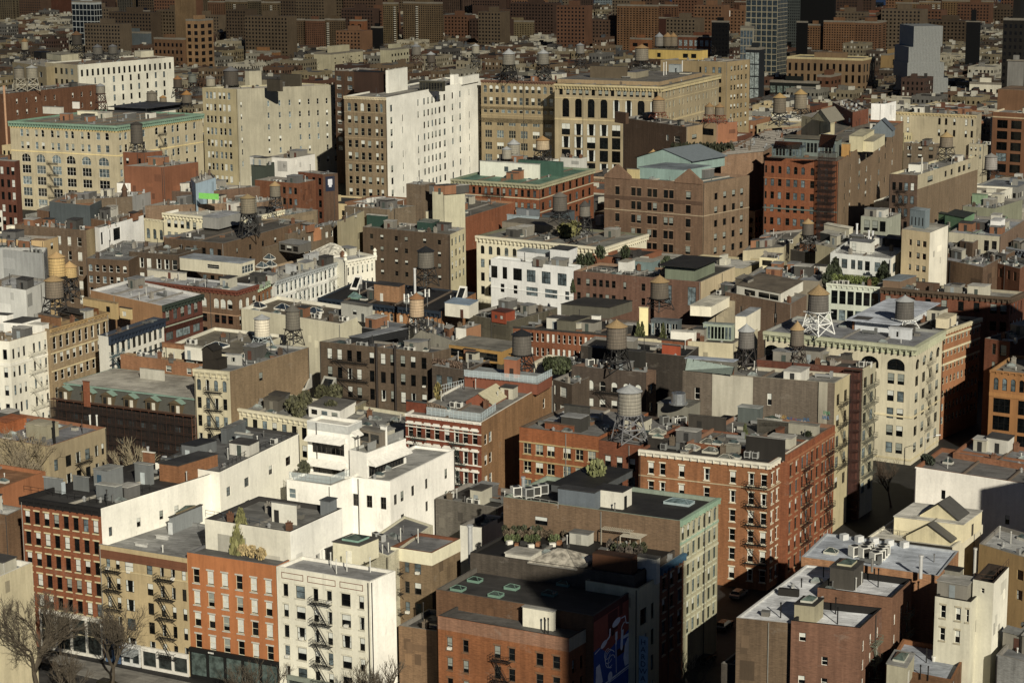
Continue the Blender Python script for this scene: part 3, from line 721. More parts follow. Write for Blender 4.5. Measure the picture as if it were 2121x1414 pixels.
# mural on the street wall of b8: pale tool shapes, red above blue
def mural():
    W_, H_ = b8.WB, b8.H; O = (0, 0); e, n = b8.b, b8.nB
    u = lambda x: W_ * x
    def poly(pts, d, mat, nm):
        mb = MB(); mb.face([(O[0] + e[0]*u(x) + n[0]*d, O[1] + e[1]*u(x) + n[1]*d, H_ - .9 - y) for x, y in pts]); return mb.face and mb
    root = empty('mural', (b8.P.x, b8.P.y, 0), 'painted wall mural of pale tools on red and blue, beside the dark street', 'mural')
    mb = MB()
    def pf(pts, d=.03, mi=0):
        pts = [(x, y * .6 if y < 19 else 19) for x, y in pts]
        mb.face([(e[0]*u(x) + n[0]*d, e[1]*u(x) + n[1]*d, H_ - .9 - y) for x, y in pts], mi)
    pf([(0, 19), (1, 19), (1, 6.2), (.86, 7.4), (.7, 9), (.5, 9.2), (.3, 10.5), (.12, 7.6), (0, 7.9)], .02, 1)
    pf([(0, 7.9), (.12, 7.6), (.3, 10.5), (.5, 9.2), (.7, 9), (.86, 7.4), (1, 6.2), (1, .2), (0, .2)], .02, 2)
    def line(pts, t, d=.04):
        for (x0, y0), (x1, y1) in zip(pts, pts[1:]):
            dx, dy = (x1 - x0) * W_, y1 - y0; L_ = math.hypot(dx, dy) or 1; t = t * 1.0; ox, oy = -dy / L_ * t / W_, dx / L_ * t
            pf([(x0 - ox, y0 - oy), (x1 - ox, y1 - oy), (x1 + ox, y1 + oy), (x0 + ox, y0 + oy)], d)
    def ell(cx, cy, rx, ry, d=.045, n_=18, rot=0):
        pf([(cx + (rx * math.cos(t) * math.cos(rot) - ry * math.sin(t) * math.sin(rot)) / W_, cy + rx * math.cos(t) * math.sin(rot) + ry * math.sin(t) * math.cos(rot)) for t in [i * 2 * math.pi / n_ for i in range(n_)]], d)
    def arc(cx, cy, r_, a0, a1, t, ry=1.0):
        line([(cx + r_ * math.cos(a0 + (a1 - a0) * i / 14) / W_, cy + ry * r_ * math.sin(a0 + (a1 - a0) * i / 14)) for i in range(15)], t)
    ell(.5, 4.1, 1.5, .95, rot=-.3); ell(.22, 7.6, 1.2, .75, .046, rot=-.5); line([(.02, 8.6), (.14, 8.0)], .12)
    line([(.36, 4.6), (.35, 6.6), (.28, 7.2)], .24); pf([(.66, 15), (.7, 11.5), (.8, 9.6), (.99, 8.4), (.99, 17.6), (.7, 17.4)], .038); pf([(.05, 12.2), (.13, 12.0), (.2, 17.3), (.04, 17.5)], .038); line([(.61, 3.9), (.7, 4.0), (.72, 6.0), (.8, 6.6)], .15); line([(.83, 4.6), (.82, 8.6)], .2); ell(.825, 5.0, .3, 1.1, .047)
    line([(.5, 6.6), (.5, 8.6)], .38); line([(.5, 8.6), (.49, 10)], .2); line([(.49, 10), (.5, 17.5)], .1)          # brush
    line([(.64, 7.2), (.62, 11)], .42); arc(.72, 7.0, 1.6, 2.6, 4.4, .16); ell(.62, 11.5, .45, 1.0, .046)          # hammer
    line([(.66, 9.4), (1.0, 9.9)], .42)
    for i, rr in enumerate((1.0, 1.3, 1.6, 1.2)): arc(.3 + .03 * i, 10.8 + .9 * i, rr, .3 + i * .4, 5.2 + i * .3, .09, 1.35)
    pf([(.74, 10.4), (.95, 10.0), (.99, 17), (.86, 17.8), (.72, 15)], .04); ell(.9, 13, .9, 1.4, .05)
    line([(.1, 18.3), (.95, 17.9)], .22, .05); line([(.1, 18.8), (.95, 18.5)], .1, .05); ell(.14, 17.2, .3, .9); ell(.36, 17.3, .8, 1.3)
    mb.build('paint', [plain('f4f6fa', .7), plain('2a66cc', .7), plain('c43a40', .7)], root)
mural()
b9 = B('32', 'narrow_building', 'narrow cream building with tall white lift tower beside the mural', (1108, 650), 9, (1281, 545), 20, 'cfc29c', '8b8a86', Bf=fac([(.25, .3), (.68, .14)], 4, 215, 250, .5, .62, 'k'), kind='w', near=True, clut=0, cope='a79c80')
K(b9, 1255, 407, 1097, 1283, 610, 'c9c7b8', '6d6b66', door=('A', .2, '2c2b28'))
b10 = B('32', 'brick_rowhouse', 'small red brick front with bright blue cornice between cream and green fronts', (1283, 480), 13, (1478, 355), 21, '9c5440', 'a5a6a2', Bf=fac(3, 4, 178, 150, .42, .6, 'g', v=(0, 4, 1), sill='b9a88c'), cor=(1.2, .6, '3f7290', 'B'), near=True, clut=2)
b11 = B('32', 'loft_building', 'pale green corner loft building with arched top windows, brown brick rear and black roof', (1448, 95), (10, -100), (1760, -92), 26.5, '86664e', '3a3836', wb='b3ad8a', kb='w',
  A=fac([(.055, .05), (.22, .075), (.86, .05)], 3, 170, 160, .5, .42, 'd', skip=((0, 0), (0, 1), (2, 0))), Bf=fac(7, 6, 160, 120, .55, .68, 'g', a=(0,), v=(0, 4, 1, 3), sill='c6c8a8'), cor=(1.0, .5, '8fb394', 'B'), belts=((190, .5, '9cbb9c', 'B'), (380, .4, 'c9c7a6', 'B')),
  near=True, clut=1, cope='8fa08c')
K(b11, 750, 1260, 455, 800, 1405, '6d7880', '4b4a49', t='22'); K(b11, 980, 1255, 755, 1055, 1395, 'd7d3c3', '3e3c3a', t='22', door=('B', .3, '2a2a28')); K(b11, 750, 1235, 400, 1060, 1290, '5b6062', '35332f', t='22')
rail(b11, [(20, 1310), (455, 1385)], 1.1, 'b9b9ae', t='22'); rail(b11, [(985, 45), (1385, 100)], 1.0, 'd8d4c6', t='32', z=24.6)
skyl(b11, 1440, 1345, 4.5, 2.4, .5, '9db2b4', t='22', gl='6f8a8e')
for i, (x, y) in enumerate(((115, 1290), (215, 1300), (270, 1285), (330, 1270))): p = putw(b11, x, y, t='22'); ac_unit(p, .4, 'boxed condenser unit at the left end of the black roof behind white railing', 'condensers on the black roof', 1.5, i % 2)
stack(b11, 172, 1250, 2.6, .3, 'a9adab', t='22')
b12 = B('32', 'roof_terrace_building', 'low black roofed building with pyramid skylight and planted terrace behind the mural building', (1075, 540), (-260, 350), (1440, 310), 21.6, '5e5348', '2e2c2a', near=True, clut=2, cope='3a3835', par=.4)
skyl(b12, 490, 420, 8.5, 7, 1.8, '8b857b', gl='a49c8e', base=.2); K(b12, 230, 385, 25, 320, 435, 'cfcabb', 'b4b0a4')
K(b12, 700, 210, 548, 745, 300, 'b3b2a4', '7b7c78', door=('A', .5, '9d9c90'), name='shed'); K(b12, 1050, 405, 735, 1100, 545, '6e3c22', '59331f', name='fence_wall', over=0)
def pergola(o, x, y, w_, d_, h, t, col, label):
    p = putw(o, x, y, t); root = empty('pergola', p, label, 'pergola'); mb = MB(); a, b_ = o.a, o.b
    for i in (0, 1):
        for j in (0, 1): c = a * w_ * i + b_ * d_ * j; mb.bar((c.x, c.y, 0), (c.x, c.y, h), .09)
    mb.build('post', [plain(col, .7)], root); mb = MB()
    for i in range(16):
        c0 = a * (w_ * i / 15); c1 = c0 + b_ * d_; mb.bar((c0.x, c0.y, h + .1), (c1.x, c1.y, h + .1), .07)
    for j in (0, 1): c0 = b_ * d_ * j; c1 = c0 + a * w_; mb.bar((c0.x, c0.y, h), (c1.x, c1.y, h), .09)
    mb.build('slats', [plain(col, .7)], root)
pergola(b12, 1040, 320, 5, 5, 2.6, '32', 'a39b88', 'weathered slatted roof pergola on the planted terrace'); pergola(b12, 1125, 350, 3.5, 3, 2.2, '32', 'b3ab98', 'smaller lower pergola at the right of the planted terrace')
# yard structures between the ivory tenement and the terrace building
b13 = B('31', 'low_outbuilding', 'low white walled outbuilding with black roof in the dark yard behind the silver flue', (1870, 150), (1700, 130), 8, 17, 'd6d4c6', '2f2c2a', kind='w', clut=1, near=True)
b13b = B('21', 'low_outbuilding', 'dark roofed yard building between the white stepped building and the red arched windows building', (2010, 1380), (1500, 1300), 12, 15, '6d665c', '44423e', clut=4)
# ------------------------------------------------------------ bottom right
c1b = B('33', 'brick_building', 'brown brick building with a long bright white roof sloping to the street, lower right', (295, 892), (-132, 848), (815, 472), 16.6, '7a5f48', 'dde1e4', near=True, clut=1, kind='b', cope='c9cac6', par=.3)
c1a = B('33', 'brick_building', 'dark red brick building with black coped parapet and white roof, nearest of the lower right pair', (838, 930), (298, 872), (1010, 772), 17.4, '8c5a4a', 'dde1e4', near=True, clut=0, par=1.1, cope='2b2927',
  A=fac([(.17, .1), (.5, .09)], 3, 170, 120, .5, .4, 'w', v=(0, 1), skip=((0, 1), (1, 0))), Bf=fac(3, 4, 150, 170, .3, .6, 'w', v=(0, 1)), fe=(('B', .62, 3, 3, '6d7c66'),))
c1c = B('33', 'brick_building', 'dark red brick building with white roof and black stair head, behind its lower right twin', (1088, 692), (505, 612), (1243, 545), 17.9, '8c5a46', 'dde1e4', near=True, clut=1, par=1.0, cope='2b2927',
  Bf=fac(3, 4, 160, 200, .3, .55, 'w', v=(0, 1)), fe=(('B', .7, 3, 3, '6d7c66'),))
K(c1c, 785, 478, 598, 862, 640, '57524a', '4b4843', sky='b9b48f'); K(c1a, 475, 760, 320, 548, 905, 'a39a7c', '3e3a36', sky='b9b9a8')
K(c1b, 350, 640, 195, 362, 690, '36322c', '2c2a26', name='screen_wall', over=0)
for x, y, h in ((645, 850, 2.6), (660, 930, 2.6), (978, 640, 3), (755, 660, 3.2), (215, 880, 2.4), (550, 560, 1.6), (378, 640, 1.4)): stack(c1a if y > 700 else c1c, x, y - 30, h, .1, '23211f', t='33')
c2 = B('33', 'flat_roof_building', 'broad blue gray membrane roof with salmon brick wall and rooftop condensers, lower right', (1452, 522), (378, 372), (1610, 325), 17.5, 'b3755a', 'bcc6d2', near=True, clut=1, par=.35, kb='b', cope='aab0b4')
for i in range(5): p = putw(c2, 712 + i * 118, 238 + i * 15); tag(inst('roof_vent_box', box_mesh('roof_vent_box', (-.6, .6, -.5, .5, 0, 1.0), plain('c9cbc8', .6)), None, p, .5), 'white boxed vent in the row along the back edge of the blue gray roof', 'vent', 'white vent boxes on the blue gray roof')
for i, (x, y) in enumerate(((795, 370), (870, 380), (885, 360), (900, 345), (960, 420), (985, 400), (1005, 380), (1020, 360))): p = putw(c2, x, y); ac_unit(p, .5, 'tall cream condenser in the cluster on the blue gray roof', 'condensers on the blue gray roof', 1.55, 0)
skyl(c2, 610, 345, 2.2, 1.6, .6, 'b9b9a8'); stack(c2, 1310, 540, 3.8, .3, 'c4c6c4'); stack(c2, 930, 490, 2.2, .2, '8a8a84')
c3 = B('33', 'white_tower_house', 'tall white painted brick house with roof deck and metal flue, lower right', (1885, 580), (1722, 548), (2003, 452), 23, 'd3cfba', '35312d', wb='e9e5d3', kind='w', near=True, clut=0, cope='4a3a30', par=1.0,
  A=fac([(.48, .17)], 1, 200, 75, .5, .2, 'w', v=(0,)))
c3b = B('33', 'white_brick_house', 'white painted brick house front with four windows and dark deck roof, left of the white tower', (1705, 728), (1425, 680), 12, 20.5, 'cfcbb4', '2a2825', kind='w', near=True, clut=1, cope='3a3430', par=.3,
  A=fac([(.24, .15), (.66, .15), (.92, .08)], 2, 178, 110, .5, .58, 'w', v=(0, 1), sill='b9ae92', skip=((2, 1),)))
K(c3b, 1610, 490, 1495, 1640, 640, '8b8778', '3a3733', door=('A', .15, 'cfd2d0'))
rail(c3, [(1730, 555), (1880, 575), (2000, 440)], 1.1, '6b4a36'); stack(c3b, 1725, 700, 8, .22, 'c6c4ba', z=18)
c3c = B('33', 'tan_brick_building', 'tan brick building with small window at the right edge behind the white tower', (2400, 460), (1770, 270), 12, 17, 'b08a5a', 'b3b5b2', A=fac([(.53, .08)], 2, 160, 150, .5, .5, 'k'), near=True, clut=3, kind='w')
c4 = B('33', 'low_brick_building', 'low gray roofed building with orange brick parapet and cream stair head, at the bottom edge', (1560, 1340), (1035, 1235), (1680, 1110), 11, '8a5a3c', 'aab4c0', near=True, clut=0, par=.7, cope='a3603f')
K(c4, 1195, 1240, 1042, 1258, 1400, 'b9b296', '9c9c96', sky='b9b9a8', door=('B', .3, 'c9c9bc'))
for x, y in ((1355, 1200), (1308, 1330), (1368, 1340)): stack(c4, x, y, 2.2, .09, '2a2826')
stack(c4, 1413, 1190, .8, .25, 'd8d8cc', name='roof_vent')
c5 = B('33', 'low_shaded_building', 'low dark roofed building in shade at the bottom edge of the right street', (700, 1320), (-250, 1205), 10, 8, '5a5148', '5b6066', near=True, clut=5)
c5b = B('33', 'gray_low_building', 'pale gray low building at the bottom right corner', (2300, 1240), (1905, 1135), (2600, 900), 13, '9a9c98', '8b8f92', near=True, clut=4)
c6 = B('33', 'cream_terrace_building', 'cream stucco building with white terrace, gabled metal roofs and brick chimney', (1560, 300), (893, 218), (1800, 120), 16.5, 'd6cdb4', 'cfccc0', kind='w', near=True, clut=0, par=.35, cope='d8d2be', cor=(.9, .4, '3b352c', 'A'))
c6b = K(c6, 1640, 122, 1100, 1787, 262, 'ddd0ad', 'c9c6ba', door=('B', .5, '5a5348'), name='upper_storey')
K(c6, 1230, 80, 1155, 1235, 155, 'a3603f', '8c5238', kind='b', name='chimney')
def gable(o, x, y, w_, d_, h, base, t, col='5c5b56', wall='cfc29c', z=None):
    p = put(o, x, y, t, z); a, b_ = o.a, o.b; c0 = Vector((p.x, p.y)); mb = MB(); z0 = p.z
    L_, C_, R_, D_ = c0 + a * w_, c0, c0 + b_ * d_, c0 + a * w_ + b_ * d_
    mb.prism([tuple(v) for v in (L_, C_, R_, D_)], z0 - .05, z0 + base, 0, top=False)
    m1, m2 = (L_ + C_) / 2, (R_ + D_) / 2; zb, zt = z0 + base, z0 + base + h
    mb.face([(*L_, zb), (*C_, zb), (*m1, zt)], 0); mb.face([(*R_, zb), (*D_, zb), (*m2, zt)], 0)
    oc = (C_ - m1) * .08 ; 
    for s0_, s1_ in ((C_, R_), (L_, D_)):
        e0, e1 = s0_ + (s0_ - m1) * .1 - b_ * .3, s1_ + (s1_ - m2) * .1 + b_ * .3; zz = zb - h * .1
        mb.face([(*e0, zz), (*e1, zz), (*(m2 + b_ * .3), zt + .02), (*(m1 - b_ * .3), zt + .02)], 1)
        mb.face([(*e0, zz + .15), (*(m1 - b_ * .3), zt + .17), (*(m2 + b_ * .3), zt + .17), (*e1, zz + .15)], 1)
    return mb.build('gabled_roof', [wall_mat(wall), plain(col, .6)], o.root)
gable(c6, 1540, 285, 7.5, 4, 2.4, .8, '33'); gable(c6, 1600, 90, 6.5, 5, 2.4, .2, '33', z=c6b.zr)
rail(c6, [(1000, 190), (1520, 265)], 1.0, '6b675c')
c7 = B('23', 'white_building', 'big plain white walled building with brick roof edge at the right margin', (2330, 1168), (1268, 1006), 16, 20, 'eeeae0', '7d7b78', kind='w', near=True, clut=2, par=.8, cope='9c5a42',
  A=fac([(.22, .033), (.70, .033)], 2, 118, 190, .5, .62, 'k', v=(0, 1), skip=((1, 0), (0, 1))))
c7b = B('23', 'brick_building', 'low brick edged roof behind the big white building at the right margin', (2250, 1010), (1565, 895), 12, 20.3, 'a3604a', '8f9294', clut=2, near=True, cope='a3604a')
# ------------------------------------------------------------ middle block, right of centre
d1a = B('22', 'brick_rowhouse', 'orange red brick front with cream framed windows and stone bands, left part of long row', (785, 802), (140, 722), 22, 24, 'a8502f', '8b8a86',
  A=fac([(.10, .1), (.255, .1), (.40, .1), (.605, .1), (.76, .1), (.915, .1)], 4, 152, 168, .5, .62, 'c', v=(0, 0, 4, 3, 1), sill='b99c68', ac=.15, div=2), near=True, clut=4, cope='6d5a4c', belts=((118, .25, 'b99c68', 'A'), (265, .25, 'b99c68', 'A')), par=.6)
d1b = B('22', 'brick_rowhouse', 'dark red brick bay with tall narrow windows between orange red and corner brick fronts', (1125, 875), (787, 828), 22, 23.4, '8f4430', '8a8986',
  A=fac([(.22, .15), (.5, .15), (.8, .15)], 4, 150, 165, .5, .68, 'g', v=(0, 4, 1), sill='7a4a34'), near=True, clut=4, cope='5a4a40', fe=(('A', .45, 2.6, 3),), par=.6)
d1c = B('22', 'brick_corner_building', 'red brick corner building with white modillion cornice, white window caps and corner fire escape', (2170, 1018), (1115, 903), 19, 24, 'a8603f', '4a4744', wb='a15539',
  A=fac([(.095, .045), (.185, .045), (.335, .045), (.53, .045), (.73, .045), (.87, .045), (.965, .045)], 6, 158, 145, .5, .63, 'w', v=(0, 0, 1, 5), sill='d2c8ae', ac=.05),
  Bf=fac([(.1, .06), (.23, .06), (.36, .06), (.5, .06), (.64, .06), (.78, .06), (.9, .06)], 6, 158, 145, .5, .63, 'w', v=(0, 1, 4), sill='d2c8ae'), cor=(1.1, .55, 'dcd6c4'), near=True, clut=5, fe=(('A', .915, 4.2, 5),), cope='8b4a38', par=.5, belts=((215, .2, 'c0a98a', 'AB'),))
d1d = B('23', 'brick_row', 'deep red brick street front with iron balconies stepping away along the dark street', (272, 912), 20, (642, 680), 24.4, '9c4e36', '77756f', wb='a54a32',
  Bf=fac([(.07, .05), (.19, .05), (.31, .05), (.41, .05), (.51, .05), (.62, .05), (.74, .05), (.82, .04), (.9, .04), (.96, .03)], 6, 150, 140, .5, .66, 'g', v=(0, 4, 1), sill='b08a6c'), near=True, clut=6, fe=(('B', .36, 3.6, 5), ('B', .86, 3.6, 5)), cope='a06a58', belts=((60, .35, 'b5654a', 'B'),))
K(d1a, 710, 565, 505, 716, 720, '57554e', '4a4944', kind='b'); K(d1a, 640, 655, 480, 700, 770, '4b4943', '9b9d9c'); K(d1a, 585, 715, 348, 600, 765, '9c4a30', '7a5a48', kind='b', name='raised_parapet')
K(d1c, 1815, 655, 1515, 1822, 780, '4b453d', '5c554c', door=('A', .3, '3a3833')); K(d1b, 1610 - 90, 560, 1265, 1610, 700, '8a8778', '7c7a70', kind='w'); K(d1c, 2085, 575, 1915, 2121, 705, '606a66', '9ca09c')
K(d1c, 1930, 880, 1815, 1945, 945, '8d8878', 'a09b8a'); K(d1c, 1330, 830, 1185, 1350, 900, '3f3a34', '56514a', sky='b9b5a2'); K(d1d, 275, 660, 30, 275, 770, '5e594e', '8c8b82', t='23', sky='c4c3b4'); K(d1c, 245, 795, -60, 250, 960, '37332e', '8d8b84', t='23')
K(d1d, 210, 720, 175, 245, 800, '8a4a34', '7a4634', kind='b', t='23', name='chimney'); K(d1d, 500, 690, 275, 520, 770, 'a39f8c', '9c998c', t='23')
for x, y in ((1265, 780), (1470, 835), (1680, 860), (1540, 905), (1700, 930), (1820, 990)): skyl(d1c, x, y, 2.8, 1.9, .7, 'b9b5a2', gl='6d6f66')
for i, (x, y) in enumerate(((1420, 710), (1460, 705), (1320, 700))): p = putw(d1b, x, y, t='22'); ac_unit(p, .5, 'condenser beside the gray brick stair head under the cooling fan', 'condensers by the gray brick stair head', 1.4, i)
def fan_drum(o, x, y, r_, h, t, z, label):
    p = U(*TP(t, x, y), z); root = empty('cooling_fan', p, label, 'cooling fan'); mb = MB(); mb.cyl((0, 0), r_, .3, h, 18, 0, r_ * .92); mb.cyl((0, 0), r_ * 1.25, 0, .29, 18); mb.build('drum', [plain('b3b8b8', .3, .7)], root)
    mb = MB(); 
    for i in range(8): mb.bar((0, 0, h + .02), (r_ * .9 * math.cos(i * .785), r_ * .9 * math.sin(i * .785), h + .02), .04)
    mb.build('guard', [plain('55585a', .4, .5)], root)
fan_drum(d1b, 1435, 535, 1.5, 2.2, '22', 27.2, 'round galvanised cooling fan on the gray brick stair head')
g1 = B('22', 'brick_building', 'dark brown brick building with arched windows, diagonal stair and black penthouse under a water tower', (1172, 282), (565, 224), (1253, 258), 24.5, '5f5046', '45423f',
  A=fac(6, 3, 150, 145, .5, .56, 'w', a=(0,), v=(1, 2, 0), mg=.02), Bf=fac([(.5, .3)], 3, 150, 140, .5, .5, 'w'), near=True, clut=2, cope='7c5a4c', fe=(('A', .5, 6, 2),), kb='b', wb='7a5a4a')
K(g1, 1120, 115, 700, 1168, 240, '36342f', '4a4843', name='penthouse')
for i, x in enumerate((715, 808, 858, 915)): p = putw(g1, x, 235 + i * 4); ac_unit(p, .5, 'white condenser in front of the black penthouse under the water tower', 'white condensers before the black penthouse', 1.5, 0)
g2 = B('22', 'brick_wing', 'low dark brick wing with two big white windows between glass terrace and arched windows', (570, 378), (412, 335), 12, 22.3, '6a584a', '55524d', A=fac([(.12, .12), (.55, .35)], 2, 150, 80, .5, .55, 'w', v=(2, 4)), near=True, clut=3)
d2 = B('23', 'stucco_building', 'gray brick and pale stucco building with glass studio penthouse and graffiti at its foot', (640, 352), (-552, 258), (760, 280), 30.6, '77685a', '8b8a84', wb='c4b48c', kb='w',
  A=fac([(.10, .035), (.58, .03)], 2, 230, 170, .5, .42, 'w', v=(1, 0), skip=()), Bf=fac(2, 5, 165, 150, .45, .55, 'k'), near=True, clut=3, fe=(('B', .5, 5, 4),), cope='b9b19c')
mb = MB(); mb.obox(d2.poly[0], -d2.a, d2.nA, d2.WA * .20, d2.WA * .47, .01, .05, d2.H - 11, d2.H - .1); mb.build('stucco_patch', [wall_mat('b9b3a0')], d2.root)
mb = MB(); mb.obox(d2.poly[0], -d2.a, d2.nA, d2.WA * .90, d2.WA * .955, .01, .35, d2.H - 11, d2.H + .1); mb.build('pilaster', [wall_mat('a49d8a')], d2.root)
gl = MB()
for i, (s_, z_, c_) in enumerate(((.62, 7.6, 0), (.655, 7.7, 1), (.69, 7.9, 2), (.72, 8.0, 3), (.75, 8.1, 2), (.63, 8.6, 2), (.67, 8.9, 3), (.78, 8.4, 0), (.93, 6.9, 2), (.935, 6.0, 4), (.71, 8.9, 1), (.80, 7.8, 2))):
    for j in range(5):
        a0 = s_ * d2.WA + j * .28; zz = d2.H - z_ + random.uniform(-.1, .1); wv = .11
        gl.obox(d2.poly[0], -d2.a, d2.nA, a0, a0 + wv, .40 if s_ > .9 else .06, .41 if s_ > .9 else .07, zz - .35, zz + .35, c_); gl.obox(d2.poly[0], -d2.a, d2.nA, a0 + wv, a0 + .26, .40 if s_ > .9 else .06, .41 if s_ > .9 else .07, zz - .33 + .3 * (j % 2), zz - .2 + .3 * (j % 2), c_)
gl.build('graffiti', [plain('cfd0cc'), plain('b98a2f'), plain('2f6fa0'), plain('a03a5a'), plain('4a9a68')], d2.root)
s1_ = K(d2, 1880, 195, 1490, 1915, 290, '6f6d62', '9fabb8', t='22', name='studio_penthouse')
mb = MB()                                              # sloped studio glazing of the penthouse
pp = [put(d2, x, y, '22', z) for x, y, z in ((1488, 262, d2.zr + .9), (1870, 300, d2.zr + .9), (1890, 235, d2.zr + 3.0), (1505, 165, d2.zr + 3.0))]
mb.face(pp, 0); mb.build('studio_glazing', [plain('a3b8ac', .15)], d2.root); mb = MB()
for i in range(8): u_ = i / 7; mb.bar(pp[0].lerp(pp[1], u_) + Vector((0, 0, .04)), pp[3].lerp(pp[2], u_) + Vector((0, 0, .04)), .09)
mb.build('glazing_bar', [plain('4c4c40', .6)], d2.root)
d3 = B('23', 'scaffolded_building', 'dark red brick building with scaffold netting and pale green fire escape front', (857, 240), (28, 168), (962, 188), 31.2, '7a3a30', '55524e', wb='b3ab8c', kb='w',
  Bf=fac(2, 7, 140, 120, .55, .6, 'g', v=(0, 4)), near=True, clut=5, fe=(('B', .5, 6, 6, '5c5e52'),), cope='6d5a50')
def scaffold(o, O, e, n, s0, s1, z0, z1, d, label, col='5a2f22', net='2d1a17', dens=2.2):
    root = empty('scaffold', (o.P.x, o.P.y, 0), label, 'scaffold'); P_ = lambda s_, dd, z: (O[0] + e[0]*s_ + n[0]*dd, O[1] + e[1]*s_ + n[1]*dd, z)
    mb = MB(); k = max(2, int((s1 - s0) / dens))
    for i in range(k + 1):
        s_ = s0 + (s1 - s0) * i / k
        for dd in (.3, d): mb.bar(P_(s_, dd, z0), P_(s_, dd, z1), .05)
    lv = int((z1 - z0) / 2)
    for j in range(lv + 1):
        z = z0 + (z1 - z0) * j / lv
        for dd in (.3, d): mb.bar(P_(s0, dd, z), P_(s1, dd, z), .045)
    mb.build('tubes', [plain(col, .7)], root); mb = MB()
    for j in range(lv): z = z0 + (z1 - z0) * (j + 1) / lv; mb.obox(O, e, n, s0, s1, .35, d - .05, z - .08, z - .03)
    mb.build('planks', [plain('4a3a2c', .8)], root)
    m = bpy.data.materials.new('net'); m.use_nodes = True; N, L = m.node_tree.nodes, m.node_tree.links; Pn = N['Principled BSDF']; Pn.inputs['Base Color'].default_value = lin(net); Pn.inputs['Roughness'].default_value = .9
    geo = N.new('ShaderNodeNewGeometry').outputs['Position']; L.new(ramp(N, L, noise(N, L, geo, 1, 1, .3, .5, 4), .3, .7, .35, .8), Pn.inputs['Alpha'])
    mb = MB(); mb.face([P_(s0, d + .08, z0), P_(s1, d + .08, z0), P_(s1, d + .08, z1 - .3), P_(s0, d + .08, z1 - .3)]); mb.build('netting', [m], root)
scaffold(d3, d3.poly[0], -d3.a, d3.nA, d3.WA - 3.5, d3.WA + .2, 0, 31, 1.5, 'tall rust red pipe scaffold on the corner above the dark street', net='5a2a26')
for cx, x0_, x1_, y0_, y1_ in ((0, 445, 590, 115, 200), (1, 575, 690, 150, 205), (2, 690, 775, 125, 195)): K(d3, x1_ - 30, y0_ + 10, x0_, x1_, y1_, ('7d7766', '6b5a4c', '5b574c')[cx], ('a4a49a', '6a6258', '55524a')[cx])
d5 = B('23', 'loft_block', 'large cream stone corner loft block with giant arches, green gray bracketed cornice and fire escape', (1262, 68), (90, -57), (1482, -58), 27, 'cfc5a9', '8f9296', kind='w',
  A=[(205, fac([(.055, .11), (.22, .11), (.385, .11), (.55, .11), (.715, .115), (.885, .115)], 1, 132, 155, .5, .70, 'k', a=(0,), v=(0, 5), div=2)), (None, fac([(.03, .035), (.08, .035), (.195, .035), (.245, .035), (.36, .035), (.41, .035), (.525, .035), (.575, .035), (.69, .04), (.74, .04), (.855, .045), (.92, .045)], 6, 137, 268, .5, .62, 'k', v=(0, 1, 4, 3)))],
  Bf=fac(4, 7, 132, 155, .5, .6, 'k', v=(0, 3), a=(0,)), near=True, clut=3, cor=(2.0, 1.0, 'b9bd98'), cope='9a9c94', par=.6, fe=(('B', .55, 4, 6, 'a09a84'),), belts=((560, .4, 'd9c9a4', 'AB'), (900, .4, 'cfc09a', 'AB')))
# ------------------------------------------------------------ left middle: tiles 20, 21
f4 = B('21', 'white_stepped_building', 'stepped white stucco building with glass terraces and awnings, centre left', (1130, 1165), (795, 1125), (1655, 905), 22, 'f2f0e6', 'a9a9a2', kind='w', near=True, clut=1, par=.5, cope='f0eee4', yaw=30,
  A=fac([(.16, .14), (.49, .14), (.83, .14)], 1, 160, 185, .5, .62, 'd', v=(0,), div=2), Bf=fac([(.08, .05), (.18, .055), (.34, .05), (.55, .045), (.86, .05)], 2, 190, 170, .5, .45, 'd', v=(0, 3), skip=((0, 1), (2, 1))))
f4b = B('21', 'white_terrace_wing', 'lower white terrace wing with glass railing at the left foot of the stepped white building', (650, 1200), (288, 1148), (830, 1130), 21.9, 'f0eee4', '8e8c84', kind='w', near=True, clut=0, par=.4, cope='e9e6da', A=fac([(.12, .16)], 1, 160, 110, .5, .5, 'w', v=(4,)))
rail(f4b, [(312, 1150), (645, 1190), (800, 1130)], 1.5, '9a9c98', post=.8, panel=rail_glass())
f4t = B('21', 'white_stair_tower', 'white stucco tower block with two striped awnings and ribbon windows on the terrace wing', (790, 715), (455, 668), (900, 668), 30.3, 'f2f0e6', 'd9d7cc', kind='w', near=True, clut=0, par=.6, cope='efede2',
  A=[(280, fac([(.5, .78)], 1, 140, 200, .5, .78, 'd', v=(0,), div=7)), (None, fac([(.5, .78)], 1, 140, 380, .5, .9, 'd', v=(0,), div=7))])
def awn(o, O, e, n, s0, s1, z, out, drop, col='e8e6dc'):
    mb = MB(); P_ = lambda s_, d, zz: (O[0] + e[0]*s_ + n[0]*d, O[1] + e[1]*s_ + n[1]*d, zz)
    mb.face([P_(s0, .02, z), P_(s1, .02, z), P_(s1, out, z - drop), P_(s0, out, z - drop)]); mb.face([P_(s0, .02, z + .08), P_(s0, out, z - drop + .08), P_(s1, out, z - drop + .08), P_(s1, .02, z + .08)])
    mb.face([P_(s0, out, z - drop + .08), P_(s0, out, z - drop - .15), P_(s1, out, z - drop - .15), P_(s1, out, z - drop + .08)])
    mb.face([P_(s0, .02, z), P_(s0, out, z - drop), P_(s0, .02, z - drop)]); mb.face([P_(s1, .02, z), P_(s1, .02, z - drop), P_(s1, out, z - drop)])
    return mb.build('awning', [plain(col, .8)], o.root)
